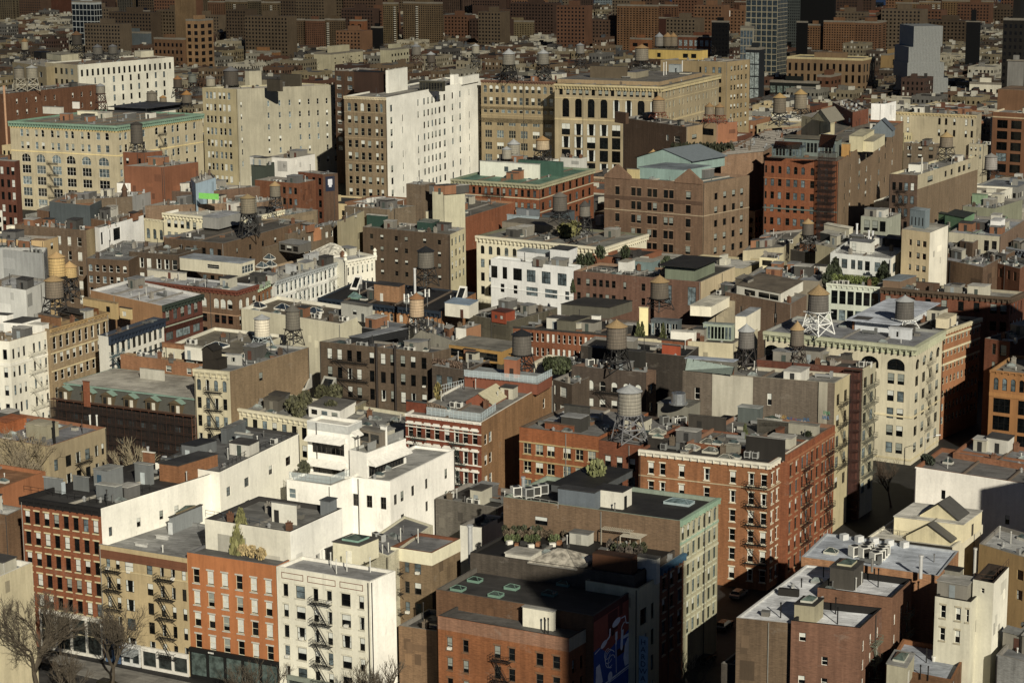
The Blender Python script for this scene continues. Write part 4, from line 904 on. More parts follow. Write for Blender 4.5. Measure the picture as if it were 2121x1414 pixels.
awn(f4t, f4t.poly[0], -f4t.a, f4t.nA, f4t.WA * .04, f4t.WA * .94, f4t.H - 105 * f4t.q, 1.6, .9); awn(f4t, f4t.poly[0], -f4t.a, f4t.nA, f4t.WA * .04, f4t.WA * .94, f4t.H - 305 * f4t.q, 1.6, .9); awn(f4t, (0, 0), f4t.b, f4t.nB, f4t.WB * .2, f4t.WB * .7, f4t.H - 60 * f4t.q, 1.2, .8)
mb = MB(); band(mb, [f4t.poly[0], f4t.poly[1], f4t.poly[2]], .06, f4t.H - 70 * f4t.q, f4t.H - .1); mb.build('slatted_band', [plain('c3c6c0', .6)], f4t.root)
f4w = B('21', 'white_upper_wing', 'white upper wing with long sloping awning and green roof terrace right of the stair tower', (945, 935), (800, 905), (1260, 815), ('on', 1140, 21.5), 'eeece2', '9a9a90', kind='w', near=True, clut=1, par=.4, cope='bfc1ba',
  Bf=fac([(.5, .9)], 1, 150, 135, .5, .9, 'd', v=(0,), div=12))
awn(f4w, (0, 0), f4w.b, f4w.nB, f4w.WB * .02, f4w.WB * .98, f4w.H - 60 * f4w.q, 1.6, 1.0); rail(f4w, [(950, 925), (1240, 812)], 1.6, '8f918e', panel=plain('9a9d98', .4))
K(f4w, 1100, 720, 1055, 1110, 890, 'eeece2', 'd9d7cc', name='chimney'); K(f4w, 1050, 770, 880, 1110, 905, '86796a', '8d867a', win=fac(2, 1, 90, 60, .85, .8, 'd', v=(0,)))
f5 = B('21', 'brick_rowhouse', 'deep red brick front with white arched window hoods, green fire escapes and glass roof rails', (1872, 688), (1256, 612), (2448, 345), 25, '93382b', '8d8b85', wb='a3704c', kb='b',
  A=fac([(.065, .07), (.175, .07), (.295, .07), (.415, .07), (.55, .07), (.675, .07), (.79, .07), (.915, .07)], 4, 168, 135, .5, .62, 'w', a=(), v=(0, 1, 5), sill='e3dfd0'),
  Bf=fac([(.06, .04), (.12, .04), (.62, .05), (.75, .04), (.88, .04)], 3, 170, 160, .5, .5, 'w', skip=((2, 0), (3, 0))), near=True, clut=3, cope='e0dccf', par=.4, fe=(('A', .195, 3.4, 3, '46544c'), ('A', .71, 3.4, 4, '46544c')),
  belts=((190, .2, 'e3dfd0', 'A'), (358, .2, 'e3dfd0', 'A'), (100, .2, 'e3dfd0', 'A')), cor=(.5, .3, 'e6e2d6', 'A'))
for c_ in (.065, .175, .295, .415, .55, .675, .79, .915):
    for r_ in range(3):
        mb = MB(); z = f5.H - (135 + r_ * 168 - 58) * f5.q; s_ = c_ * f5.WA; wd = .055 * f5.WA
        mb.obox(f5.poly[0], -f5.a, f5.nA, s_ - wd, s_ + wd, .01, .32, z, z + .3); mb.obox(f5.poly[0], -f5.a, f5.nA, s_ - wd * .7, s_ + wd * .7, .01, .30, z + .302, z + .55)
        mb.build('window_hood', [wall_mat('e6e2d6')], f5.root)
rail(f5, [(1430, 625), (1870, 680), (1990, 590)], 1.6, 'b9ccd0', post=1.0, panel=rail_glass()); rail(f5, [(1530, 450), (1730, 400)], 1.6, 'c9d6d8', post=.7)
f5b = K(f5, 2330, 375, 1732, 2450, 460, '9c4a3e', '9aa09e', t='21', name='salmon_penthouse'); rail(f5b, [(1735, 315), (2325, 370), (2445, 310)], 1.5, 'b9ccd0', z=f5b.zr, post=1.0, panel=rail_glass())
K(f5b, 2160, 180, 2060, 2190, 330, 'b3604f', '9aa09e', t='21', door=('A', .6, '4a3a36'), name='stair_head')
K(f5, 1420, 530, 1262, 1430, 610, '93382b', '5b605e', kind='b'); gable(f5, 1960, 560, 6, 9, 1.8, .6, '21', 'c9bf9c', 'a34a3e')
# white terrace ironwork and plants are added later
b5x = None
f3 = B('21', 'cast_iron_building', 'low cream building with bracketed cornice and roof garden behind the white tower', (1250, 792), (-188, 555), (1478, 640), 18.5, 'd9cfae', '8b8b86', kind='w',
  A=fac(17, 3, 150, 125, .52, .68, 'k', v=(0, 4, 1)), near=True, clut=6, cor=(1.3, .6, 'ddd4b6', 'A'), cope='c9c2a6')
K(f3, 725, 590, 470, 855, 680, 'e3e1d6', '77736c', win=fac(3, 1, 70, 45, .6, .6, 'd'), lab='white garden pavilion on roof'); K(f3, 225, 510, 105, 280, 600, '6d675b', '5f5a50', door=('A', .5, '8a8474')); K(f3, 870, 555, 850, 935, 610, '8e8466', '9c9480')
e10 = B('20', 'narrow_loft', 'narrow cream fronted building with four arched windows, fire escape and long blank brown brick side', (1868, 272), (1578, 246), (2513, 75), 27, 'c9bd9c', '8f9190', wb='96795c', kb='b', kind='w',
  A=fac([(.12, .12), (.36, .12), (.60, .12), (.84, .12)], 5, 148, 128, .5, .62, 'd', a=(0,), v=(0, 4, 5)), Bf=fac([(.38, .05)], 1, 100, 120, .5, .7, 'd', v=(3,)), near=True, clut=4, cor=(1.6, .7, 'd3c8a6', 'A'), fe=(('A', .55, 4.0, 4),), cope='a3a39a', par=.5)
K(e10, 1770, 180, 1665, 1850, 265, '3d352b', '4a4136', kind='w', name='water_tank_house'); K(e10, 1960, 140, 1840, 1972, 225, 'b9b8ac', '9b9c98', win=fac(1, 1, 50, 40, .3, .7, 'k'))
gable(e10, 1742, 262, 2.8, 2.8, 1.0, 4.2, '20', '35302a', '3d352b'); skyl(e10, 1765, 75, 4.2, 3.4, .9, 'dcdccf', t='20', gl='33414f'); skyl(e10, 125, 150, 3, 2, .7, '4c5c50', t='21', gl='3c4a44')
e11 = B('20', 'mansard_building', 'brown mansard roofed building wrapped in dark scaffold netting with green dormers', (1600, 650), (455, 505), 20, 16.2, '4d3428', 'b5b0a3', A=fac(12, 4, 150, 120, .5, .6, 'd', v=(0, 4)), clut=1, par=.2, cope='6d5a44')
def mansard(o):
    H0 = o.H; z1 = solve_z(U(*TP('20', 1600, 525), 20), TP('20', 0, 525)[1]); Ht = 20.0
    poly = o.poly; up_ = inset(poly, 1.6); mb = MB()
    for i in range(4): j = (i + 1) % 4; mb.face([(*poly[i], H0 + .02), (*poly[j], H0 + .02), (*up_[j], Ht - .3), (*up_[i], Ht - .3)])
    mb.build('mansard_slope', [plain('56564c', .7)], o.root); mb = MB(); mb.prism(inset(up_, -.35), Ht - .3, Ht, 0); mb.build('eaves_gutter', [plain('7fa08e', .7)], o.root)
    mb = MB(); mb.face([(*p, Ht + .01) for p in up_]); mb.build('roof', [roof_mat('b5b0a3')], o.root)
    e_ = -o.a; O_ = o.poly[0]; a0 = o.poly[0]
    for f in (.06, .235, .38, .535, .69, .86):
        mb = MB(); s_ = f * o.WA
        mb.obox(O_, e_, o.nA, s_ - 1.5, s_ + 1.5, -1.8, .2, H0 - .1, H0 + 2.6, 0)
        for dx in (-.65, .65): mb.obox(O_, e_, o.nA, s_ + dx - .42, s_ + dx + .42, .202, .24, H0 + .3, H0 + 2.2, 2 if dx > 0 else 3)
        P_ = lambda s2, d, z: (O_[0] + e_[0]*s2 + o.nA[0]*d, O_[1] + e_[1]*s2 + o.nA[1]*d, z)
        for sg in (-1, 1): mb.face([P_(s_ + sg*1.9, .45, H0 + 2.6), P_(s_, .45, H0 + 3.5), P_(s_, -1.8, H0 + 3.5), P_(s_ + sg*1.9, -1.8, H0 + 2.6)], 1)
        mb.face([P_(s_ - 1.9, .44, H0 + 2.6), P_(s_ + 1.9, .44, H0 + 2.6), P_(s_, .44, H0 + 3.48)], 0)
        mb.build('dormer', [wall_mat('6d5a3e'), plain('7fa08e', .7), plain('cfcab8', .7), glass_mat('2a2a28')], o.root)
mansard(e11)
K(e11, 735, 358, 683, 738, 560, '9c4a34', '8a4030', kind='b', name='chimney', z=16.2)
scaffold(e11, e11.poly[0], -e11.a, e11.nA, -.5, e11.WA - .1, 0, 16.8, 1.6, 'long dark netted scaffold with rust poles before the mansard roofed building', col='8a4630', net='2b1d17')
K(e11, 1335, 268, 1140, 1342, 350, 'b9b6a6', 'a9a698', name='vent_wall', z=20.0, over=0)
e12 = B('20', 'brick_building', 'pinkish orange brick building with patio roof behind the pale mansard roof', (1640, 213), (978, 130), (1700, 200), ('on', 325, 20), 'a3674c', '7c8078', kind='b', A=fac([(.6, .07), (.85, .06)], 1, 100, 70, .5, .5, 'w', v=(3,)), clut=3, par=.5, cope='a37a5c')
e13 = B('20', 'tenement', 'tan brick tenement with orange and gray roof, antennas and fire escape, at left', (392, 882), (-420, 745), (862, 725), 16, 'b5a07a', '8b8d92', wb='a89474', kind='w', Bf=fac([(.12, .07), (.33, .1), (.5, .09), (.66, .09), (.82, .07), (.93, .05)], 4, 150, 170, .5, .62, 'k', v=(0, 4, 1, 5)), near=True, clut=5, cope='a3604a', fe=(('B', .55, 4.5, 3),))
K(e13, 370, 720, 215, 480, 830, 'a9a184', 'b3aa90'); K(e13, 60, 690, -60, 220, 780, 'b9522f', 'b0502f', kind='b')
for x in (735, 790): stack(e13, x, 715, 2.4, .18, 'dcdcd0')
stack(e13, 445, 870, 5, .25, '2a2826')
e14 = B('20', 'stucco_building', 'salmon orange stucco building with sunken skylit roof, at the left edge', (-520, 1420), 22, (370, 1082), 17, 'b9654a', 'a36a4c', kind='w', near=True, clut=2, cope='b9654a', Bf=fac([(.58, .03)], 2, 150, 130, .5, .5, 'k'))
e14b = B('30', 'cream_party_wall_building', 'cream stuccoed blank wall with gray roof at the bottom left corner', (-420, 730), 16, (262, 432), 21, 'cdbf9c', '8f9294', kind='w', near=True, clut=2, cope='e0ddd0', par=.9)
e14c = B('20', 'low_brick_building', 'low roofed brown building with brick chimney between salmon stucco and red brick', (60, 1440), 8, (190, 1380), 18.0, '8a6248', 'c9c9c2', near=True, clut=1, par=.3)
f1 = B('21', 'brick_tenement', 'long brown brick rear facade with rusty fire escapes and a black drain pipe', (1470, 118), (556, 27), (1625, 82), 25, '6f5a48', '6b6d70',
  A=fac([(.09, .045), (.18, .045), (.27, .045), (.355, .045), (.47, .045), (.57, .045), (.655, .045), (.745, .045), (.835, .045), (.93, .045)], 3, 150, 95, .5, .62, 'k', v=(0, 1, 2, 5, 3), ac=.1), near=True, clut=6, fe=(('A', .28, 9.5, 3, '2c2623'),), cope='8a8478', par=.5)
for s_ in (.52, .685): 
    mb = MB(); c = Vector(f1.poly[0]) - f1.a * (s_ * f1.WA) + f1.nA * .35; mb.cyl(c, .28, 2, f1.H + .8, 8); mb.build('drain_pipe', [plain('3b2f28', .6)], f1.root)
K(f1, 1100 - 185, 0, 900 - 100, 1270, 60, '2f3133', '8f9498', t='21', name='black_penthouse')
f2 = B('21', 'brick_building', 'brown brick building with glazed orange timber penthouse and planted terrace', (1745, 262), (1472, 222), (2000, 150), 23, '66564a', '57504a', A=fac([(.2, .18), (.52, .18), (.85, .18)], 3, 160, 110, .5, .5, 'd', v=(4, 0)), near=True, clut=3)
K(f2, 2040, 110, 1610, 2200, 215, 'b5803a', '8f8a7c', win=fac([(.18, .3), (.42, .08), (.72, .4)], 1, 74, 60, .5, .85, 'd', v=(0,)), name='timber_penthouse')
# ------------------------------------------------------------ left upper middle: tile 10
e1 = B('10', 'corner_loft', 'white corner loft building with pink attic storey, dark windows and pale zigzag fire escape', (75, 1402), (-160, 1385), (402, 1310), 28, 'e3dfcd', 'b9a58c', kind='w', A=fac(3, 7, 148, 110, .45, .55, 'k', v=(0, 1)), Bf=fac([(.09, .06), (.22, .06), (.35, .06), (.6, .06), (.74, .06), (.88, .06)], 7, 148, 110, .5, .55, 'k', v=(0, 1, 4)), near=True, clut=2, cope='b08a6c', belts=((190, .8, 'e9e6d6', 'AB'),), fe=(('B', .62, 5.5, 6, 'd6d2c0', 1),))
mb = MB(); band(mb, e1.poly[:3], .03, e1.H - 170 * e1.q, e1.H - .02)
K(e1, 180, 1255, 35, 335, 1350, 'e6e4da', '5c5a54', door=('A', .6, '24221f')); K(e1, 60, 1190, -60, 110, 1260, 'e6e4da', '6c6a64'); K(e1, 345, 1310 - 40, 200, 400, 1345, 'dedcd0', 'b9b7ab')
e2 = B('10', 'arcaded_loft', 'tan brick loft with arched top windows in threes and brick water tank shed roof deck', (405, 1305), (330, 1290), (878, 1165), 28.5, 'a98c6c', '7d7566', kind='b', Bf=[(200, fac(9, 1, 150, 120, .52, .7, 'w', a=(0,), v=(0, 5, 1))), (None, fac(9, 6, 142, 245, .52, .62, 'w', v=(0, 1, 5)))], near=True, clut=3, cope='9c7a54', belts=((60, .3, 'c9ae80', 'B'), (200, .3, 'd9c59c', 'B'), (345, .3, 'd9c59c', 'B')), cor=(.8, .4, 'b89060', 'B'))
K(e2, 480, 1210, 315, 500, 1300, '9c6444', '7a7066', kind='b'); K(e2, 660, 1180, 470, 725, 1240, '4b3a2a', '4a443e', over=.6, name='deck_canopy'); K(e2, 800, 1140, 680, 805, 1185, '8a4a20', '6d3a1a', name='cedar_fence', over=0)
e3 = B('10', 'cast_iron_loft', 'white columned loft front with navy blue cornice and green fire escape beside tan arches', (882, 1365), (800, 1350), (1330, 1215), 27, 'd9d6c8', '7b6653', kind='w', Bf=fac(10, 7, 130, 110, .62, .75, 'k', v=(0, 0, 4)), near=True, clut=2, cor=(2.0, .7, '2f3f54', 'B'), fe=(('B', .1, 5, 6, '4f7078'),), belts=((235, .35, '3a3f44', 'B'),), cope='4a5566')
K(e3, 950, 1095, 680, 968, 1225, 'c9a674', 'a08460', name='yellow_penthouse', win=fac([(.75, .12)], 1, 60, 60, .5, .8, 'k')); K(e3, 1070, 1140, 975, 1080, 1225, 'd3b684', '5b524a', win=fac([(.4, .3)], 1, 60, 50, .5, .7, 'w'))
e4 = B('10', 'brick_corner_loft', 'maroon brick building with green trimmed windows, bowed white roof and salmon side wall', (1318, 1112), (735, 985), (1642, 1018), 30, 'b9805f', 'c4c6c6', wb='7c3a34', kb='b', kind='w', Bf=[(230, fac([(.13, .1), (.32, .1), (.5, .1), (.68, .1), (.84, .1)], 1, 120, 90, .5, .8, 'g', v=(4, 3))), (None, fac([(.16, .18), (.5, .36), (.84, .18)], 5, 190, 230, .5, .7, 'g', a=(0,), v=(4, 0), div=2))], near=True, clut=2, cor=(1.5, .8, '3c4a3e', 'B'), cope='d0d0ca', belts=((180, .3, 'a9b298', 'B'), (400, .3, 'a9b298', 'B')))
e5 = B('10', 'arched_loft', 'brown brick corner loft with red cornice and groups of three arched windows', (1925, 992), (1100, 902), (2095, 940), 27.5, '85604a', 'a9adb0', A=[(195, fac([(.13, .06), (.37, .06), (.44, .06), (.68, .05), (.80, .05), (.865, .05), (.93, .05)], 1, 120, 118, .5, .68, 'w', a=(0,), v=(2, 1, 2))), (None, fac([(.13, .06), (.37, .06), (.44, .06), (.68, .05), (.80, .05), (.865, .05), (.93, .05)], 5, 125, 240, .5, .65, 'r', v=(0, 3, 0)))],
  Bf=fac(3, 6, 125, 118, .5, .65, 'w', a=(0,), v=(2, 1)), near=True, clut=5, cor=(1.2, .6, '8a3c34'), cope='b3b5b3', belts=((205, .3, 'b98a74', 'AB'),), par=.5)
K(e5, 1960, 770, 1465, 2075, 870, 'cfc8ae', '9aa3aa', win=fac([(.55, .2)], 1, 60, 50, .5, .6, 'w'), winB=fac([(.5, .8)], 1, 90, 60, .5, .7, 'w', v=(4,), div=4)); K(e5, 1560 - 60, 850, 1200, 1520, 905, 'c9c2ae', 'a9a89c', door=('A', .6, '7a3a34'))
e5c = B('11', 'cast_iron_loft', 'orange brick front with pale green cornice and iron stairs left of the white arcade', (36, 962), (-60, 950), (192, 885), 26, 'ab6a48', '9c6a54', Bf=fac([(.2, .12), (.4, .12), (.62, .12), (.82, .12)], 6, 125, 120, .5, .65, 'k', v=(0, 3)), clut=2, cor=(1.6, .6, 'a9bf9c', 'B'), fe=(('B', .6, 4.5, 5, 'a9664c'),))
e6 = B('11', 'arcade_loft', 'long white cast iron front with rows of arched windows receding to the right', (192, 915), (-20, 880), (765, 738), 25.5, 'd9dbd2', 'b9b7aa', kind='w', Bf=fac(16, 6, 122, 72, .6, .74, 'w', a=(0,), v=(4, 3, 0, 4)), near=True, clut=8, cor=(1.2, .55, 'a9b0ae', 'B'), fe=(('B', .35, 6, 5, 'd8d8cc'), ('B', .82, 6, 5, 'd8d8cc')), belts=((130, .35, 'e3e3d8', 'B'), (252, .35, 'e3e3d8', 'B')))
for x, y in ((90, 800), (160, 790), (150, 735)): skyl(e6, x, y, 3.4, 2.6, 1.2, 'd6d4c6', gl='4c5a60')
K(e6, 390, 620, 230, 490, 690, '77736a', '8f918e', win=fac(3, 1, 60, 40, .8, .8, 'd')); K(e6, 455, 705, 430, 555, 790, 'b9bdbb', 'c4c6c4'); K(e6, 350, 790, 280, 370, 860, 'b9bdbb', 'c4c6c4')
e7 = B('11', 'ornate_white_loft', 'ornate white loft front with urn finials and white pyramid roof light', (768, 745), (560, 700), (1008, 700), 26.5, 'e3dfcc', 'b9bab6', kind='w', Bf=fac(6, 5, 120, 95, .42, .55, 'w', v=(0, 3)), near=True, clut=1, cor=(1.4, .8, 'e6e2d0', 'B'), cope='d6d2c0')
skyl(e7, 665, 690, 11, 9, 2.6, 'd6d3c6', gl='c9c4b4', base=.5)
for f in (0, 1):
    mb = MB(); c = e7.b * (e7.WB * f); mb.cyl(c, .5, e7.H, e7.H + .8, 8); mb.cyl(c, .2, e7.H + .8, e7.H + 1.3, 8, 0, .6); mb.cyl(c, .6, e7.H + 1.3, e7.H + 2.0, 8, 0, .15); mb.build('urn_finial', [wall_mat('e6e2d0')], e7.root)
e8 = B('11', 'brick_loft', 'orange brick loft with deep navy cornice, arched windows and black roof', (1545, 1160), (555, 1045), (1830, 1005), 22.5, 'b5724c', '34322f', A=fac([(.045, .03), (.105, .03), (.16, .03), (.215, .03), (.28, .03), (.36, .03), (.43, .03), (.53, .03), (.6, .03), (.68, .03), (.76, .03), (.84, .03), (.93, .03)], 2, 110, 95, .5, .6, 'w', a=(0, 1), v=(2, 4)), near=True, clut=4, cor=(1.6, .8, '2c3d4f', 'A'), cope='3a4654', par=.4)
K(e8, 1205, 958, 1003, 1252, 1090, 'b0785a', '4b4845', kind='b', door=('A', .3, 'd3d3c6')); skyl(e8, 845, 1050, 3.4, 2.6, 1.2, '6f9a86', gl='5d7a78')
K(e8, 1775, 1110, 1578, 1850, 1215, 'ded9c9', '8fa6bb', door=('A', .7, '6b3a30')); 
def lean(o, x, y, w_, h, d_, t, nm='roof_window', col='e3e1d6'):
    p = put(o, x, y, t); c = Vector((p.x, p.y)); a, b_ = o.a, o.b; mb = MB(); z = p.z
    P_ = lambda i, j, k_: (*(c + a * i + b_ * j), z + k_)
    mb.face([P_(0, 0, 0), P_(0, d_, 0), P_(0, d_, h)], 0); mb.face([P_(w_, 0, 0), P_(w_, d_, h), P_(w_, d_, 0)], 0)
    mb.face([P_(w_, 0, 0), P_(0, 0, 0), P_(0, d_, h), P_(w_, d_, h)], 0); mb.face([P_(w_*.85, d_*.15, h*.15+.05), P_(w_*.15, d_*.15, h*.15+.05), P_(w_*.15, d_*.85, h*.85+.05), P_(w_*.85, d_*.85, h*.85+.05)], 1); mb.face([P_(0, d_, 0), P_(w_, d_, 0), P_(w_, d_, h), P_(0, d_, h)], 0)
    return mb.build(nm, [plain(col, .7), glass_mat('2a2e30')], o.root)
lean(e8, 860, 985, 2.4, 3.2, 4, '11'); lean(e8, 1720, 1075, 2.4, 3.2, 4, '11'); lean(f3, 640, 460, 3.5, 3, 4, '21', col='a9a99c'); lean(f3, 440, 430, 3.0, 3, 4, '21', col='b9b7aa')
e9 = B('11', 'cream_parapet_building', 'flat brown roof with cream walls and pyramid skylights behind twin water towers', (730, 1260), (-80, 1133), (1010, 1150), 23, 'd0c9ad', '7a6d5c', kind='w', near=True, clut=4, cope='dedac8', par=.9)
for x, y in ((55, 1125), (515, 1170), (260, 1140), (745, 1185)): skyl(e9, x, y, 4.4, 3.4, 1.1, 'dcd9cb', gl='33414f')
K(e9, 955, 1120, 735, 990, 1250, 'b9b9ac', '77736a', door=('A', .8, '4a4e50'), win=fac([(.5, .15)], 1, 60, 60, .5, .7, 'k'))
e9b = B('11', 'dark_shed_building', 'dark gray penthouse with shallow metal gable among the flat roofs', (1100, 1320), (900, 1290), (1285, 1262), 24.5, '2c2e30', '7a8085', kind='w', clut=1, par=.1)
e9c = B('11', 'low_roof_building', 'low mixed roof of gray membrane and small sheds in the middle of the block', (1650, 1400), (1280, 1270), (1760, 1330), 21, 'c9c4b2', '6b7078', clut=7, kind='w')
e9d = B('11', 'brick_stairhead_building', 'salmon and white block house with dark flat roof near the centre', (1750, 1300), (1665, 1290), (1870, 1262), 23.5, 'e3e0d4', '6f6c68', wb='b3755c', clut=1, kind='w')
e9e = B('20', 'flat_roof_building', 'brown gravel roofed cream building beside the pyramid skylight', (1930, 145), (1325, 75), (2330, -25), 24.6, 'cfc8ac', '857c6a', clut=4, kind='w', cope='dad5c0')
K(e9e, 1680, 85, 1505, 1700, 190, 'dcd8c8', 'a9a594', door=('A', .2, '8d9a9c')); K(e9e, 1510, 60, 1320, 1520, 120, 'a86a4c', '9c6044', kind='b')
# ------------------------------------------------------------ left, further back: tile 10 top
h0a = B('10', 'gray_party_wall_building', 'plain pale gray wall with duct topped roof at the left edge', (-60, 640), 14, (365, 640), 30, 'a9aba6', '8d9092', kind='w', clut=4, yaw=44)
h0a = None
def zoneB(t, pts, *a, **k): pass
g0 = B('10', 'gray_wall_building', 'pale gray rendered building with ducts on the roof, left of the yellow tanks', (355, 690), (-300, 620), (385, 640), 29.5, 'a5a8a4', '8f918c', kind='w', clut=6, cope='b0b2ae')
K(g0, 200, 590, 105, 210, 640, 'c9c9c0', 'd0d0c6')
g0b = B('10', 'white_low_building', 'low white building with small green shuttered door under the gray wall', (210, 985), (-100, 940), (400, 900), 25, 'd9dad0', 'b3b6b6', kind='w', clut=4)
g0c = B('10', 'peach_building', 'peach stucco building with narrow green window behind the gray wall', (355, 585), (-200, 560), (475, 550), 31, 'cba67c', 'a37a5c', kind='w', Bf=fac([(.55, .2)], 1, 60, 60, .5, .9, 'g'), clut=3)
g1_ = B('10', 'brick_tenement', 'brown brick building with white framed windows and lime stained parapet at left', (700, 500), (120, 450), (790, 470), 33, '7d6450', '5f5850', wb='a08a68', A=fac([(.62, .05), (.76, .05), (.90, .06)], 5, 118, 100, .5, .62, 'w', v=(2, 0)), clut=7, cope='94604a', kind='b')
g2_ = B('10', 'white_party_wall_building', 'bright white wall with one tall black window and brick stub on top', (808, 480), (770, 470), (1168, 375), 33.5, 'e9e9e2', '7a7a70', kind='w', Bf=fac([(.05, .05), (.23, .03), (.38, .16)], 1, 100, 90, .5, 1.0, 'k', v=(0,), skip=()), clut=3)
K(g2_, 1040, 400, 1035, 1168, 430, 'a3603f', 'a3603f', kind='b', z=32.8, name='brick_stub', over=0)
g3_ = B('10', 'cream_loft', 'ornate cream loft with bracketed cornice and five tall windows, left of centre', (1960, 420), (1330, 355), (2300, 330), 32, 'ddd3b2', 'c4c2b6', kind='w', A=fac([(.065, .05), (.155, .05), (.24, .05), (.315, .05), (.40, .05), (.52, .05), (.62, .05), (.72, .05), (.82, .05), (.92, .05)], 3, 100, 85, .5, .62, 'k', v=(4, 3, 1)), clut=5, cor=(1.5, .8, 'e0d7b8'), cope='e6e3d6')
g3b = B('10', 'cream_loft_wing', 'low cream wing with round arched windows left of the ornate cream loft', (1335, 420), (1172, 400), 12, 29.5, 'd6cba6', 'b9bab4', kind='w', A=fac(3, 2, 110, 120, .55, .75, 'k', a=(0,), v=(4, 3)), clut=1, cor=(.6, .3, 'ddd3b2'))
K(g3_, 1780, 400, 1650, 1960, 490, '9c9c94', 'a3a7aa'); lean(g3_, 1590, 320, 2.5, 3, 4, '10')
g4_ = B('10', 'brick_building', 'low brown brick building with round arched windows and gray roof beside scaffold pole', (1045, 745), (700, 725), (1330, 600), 28, '755842', '8b8d8c', A=fac(6, 3, 95, 75, .55, .6, 'w', a=(0,), v=(4, 0, 1)), clut=5, par=.4)
g5_ = B('10', 'brick_building', 'brown brick building with tall narrow doors and roof deck left of the water tower stair', (1820, 605), (1335, 560), (2500, 420), 31, '70543f', '6b655c', wb='7a5c44', A=fac([(.28, .07), (.40, .07), (.52, .07), (.66, .07), (.79, .07), (.92, .07)], 3, 110, 85, .5, .62, 'k', v=(0, 0, 4)), Bf=fac([(.15, .02), (.3, .03), (.45, .03), (.6, .03), (.75, .03)], 2, 100, 90, .5, .45, 'k'), clut=4, par=.5)
g6_ = B('10', 'brick_building', 'dark brown brick building with white french windows below the tall narrow doors', (1450, 700), (1050, 670), (1800, 600), 29, '64503f', '6b5a48', A=fac([(.1, .09), (.25, .09), (.4, .09), (.6, .1), (.76, .1), (.92, .1)], 3, 120, 85, .5, .68, 'w', v=(2, 0, 5)), clut=5)
g7_ = B('10', 'brick_low_building', 'gray and brown stepped party wall with little spire chimney, behind the white wall', (1075, 225), (540, 255), (1270, 175), 36, '77634f', '6b655c', wb='9c9d98', kb='w', clut=5)
mb = MB(); c = put(g7_, 1015, 240); mb.cyl((c.x, c.y), .9, c.z, c.z + 2.5, 6, 0, .8); mb.cyl((c.x, c.y), 1.1, c.z + 2.5, c.z + 5, 6, 0, .05); mb.build('chimney_spire', [wall_mat('6b4a38')], g7_.root)
g8_ = B('10', 'brick_building', 'brown brick building with bright green hoarding and teal doors on the roof', (1620, 190), (1275, 175), (2115, 140), 36, '74594a', '8c8a84', wb='7d5c4a', clut=6, Bf=None)
mb = MB(); p0, p1 = put(g8_, 1620, 262), put(g8_, 1780, 272); mb.obox(tuple(p0.xy), (p1 - p0).xy.normalized(), (-(p1 - p0).xy.normalized().orthogonal()), 0, (p1 - p0).length, -.1, .1, p0.z + .8, p0.z + 2.6); mb.build('green_hoarding', [plain('6fd63c', .5)], g8_.root)
g8w = B('10', 'white_low_building', 'low white walled building under the red brick wall and steel water tower', (1205, 120), (950, 115), (1280, 90), 38.5, 'dcdad0', 'a3a39a', kind='w', clut=2)
g9_ = B('10', 'light_blue_penthouse_building', 'small pale blue shed roof house among roof vents, upper left', (1590, 120), (1550, 75), (1755, 70), 40, 'a9c6d6', 'b9b9b0', kind='w', clut=2)
g9b = B('10', 'low_brown_building', 'wide low roofs of rust, gray and cream behind the white and brown walls, left', (900, 430), (300, 330), (1160, 330), 31.5, '8a6048', '8d8a80', clut=12)
g9c = B('10', 'slate_wall_building', 'slate blue party wall with salmon strip beside the arched limestone block', (730, 300), (400, 265), (900, 215), 35.5, '5f6a6c', 'b3755c', clut=5, kind='w')
g9d = B('10', 'brick_roof_building', 'wide cream and brown flat roof with skylights, right of the white wall at left', (2140, 270), (1180, 300), (2300, 230), 33.4, '8a6a54', 'a3a39a', clut=10)
j9 = B('00', 'brick_block', 'plain red brick block carrying a steel legged water tower, in front of arched limestone loft', (1165, 1245), (1000, 1238), (1320, 1228), 47, '8f4a32', '5d4a40', kind='w', A=fac([(.2, .14), (.8, .14)], 4, 95, 70, .5, .5, 'k'), clut=0)
j9b = B('00', 'brick_block', 'low red brick extension with white gravel roof right of the plain red brick block', (1325, 1360), (1010, 1350), (1612, 1318), 44, '94503a', 'b0ada0', kind='w', clut=2)
# left centre, tile 11
h8d = B('11', 'brick_tenement', 'tall red brick tenement with green windows, black fire escape and navy banner', (585, 45), (380, 22), (705, 35), 39, '8a4430', '8b8780', A=fac([(.35, .13), (.62, .13), (.86, .13)], 5, 92, 60, .5, .62, 'g', v=(4, 0)), clut=2, fe=(('A', .4, 5, 4),), wb='6b4a38')
mb = MB(); mb.obox((0, 0), h8d.b, h8d.nB, .8, 4.2, .02, .12, h8d.H - 5.6, h8d.H - .8, 0); mb.obox((0, 0), h8d.b, h8d.nB, 1.7, 3.3, .122, .15, h8d.H - 3.6, h8d.H - 1.7, 1); mb.obox((0, 0), h8d.b, h8d.nB, 2.0, 3.0, .122, .15, h8d.H - 4.3, h8d.H - 3.605, 1); mb.build('banner', [plain('1c2a4a', .7), plain('c9ccd0', .7)], h8d.root)
h8e = B('11', 'brick_tenement', 'lower red brick wing with fire escape left of the navy banner tenement', (380, 118), (30, 88), 10, 37.5, '8a4a32', '8d8a82', A=fac([(.68, .07), (.82, .07), (.94, .07)], 4, 90, 65, .5, .6, 'g', v=(4, 0)), clut=3)
h8 = B('11', 'stucco_party_wall_building', 'tall cream rendered side wall with dark stepped shadow, left of centre', (728, 425), (700, 420), (1080, 268), 31, 'bdb08c', '9c9684', kind='w', clut=3)
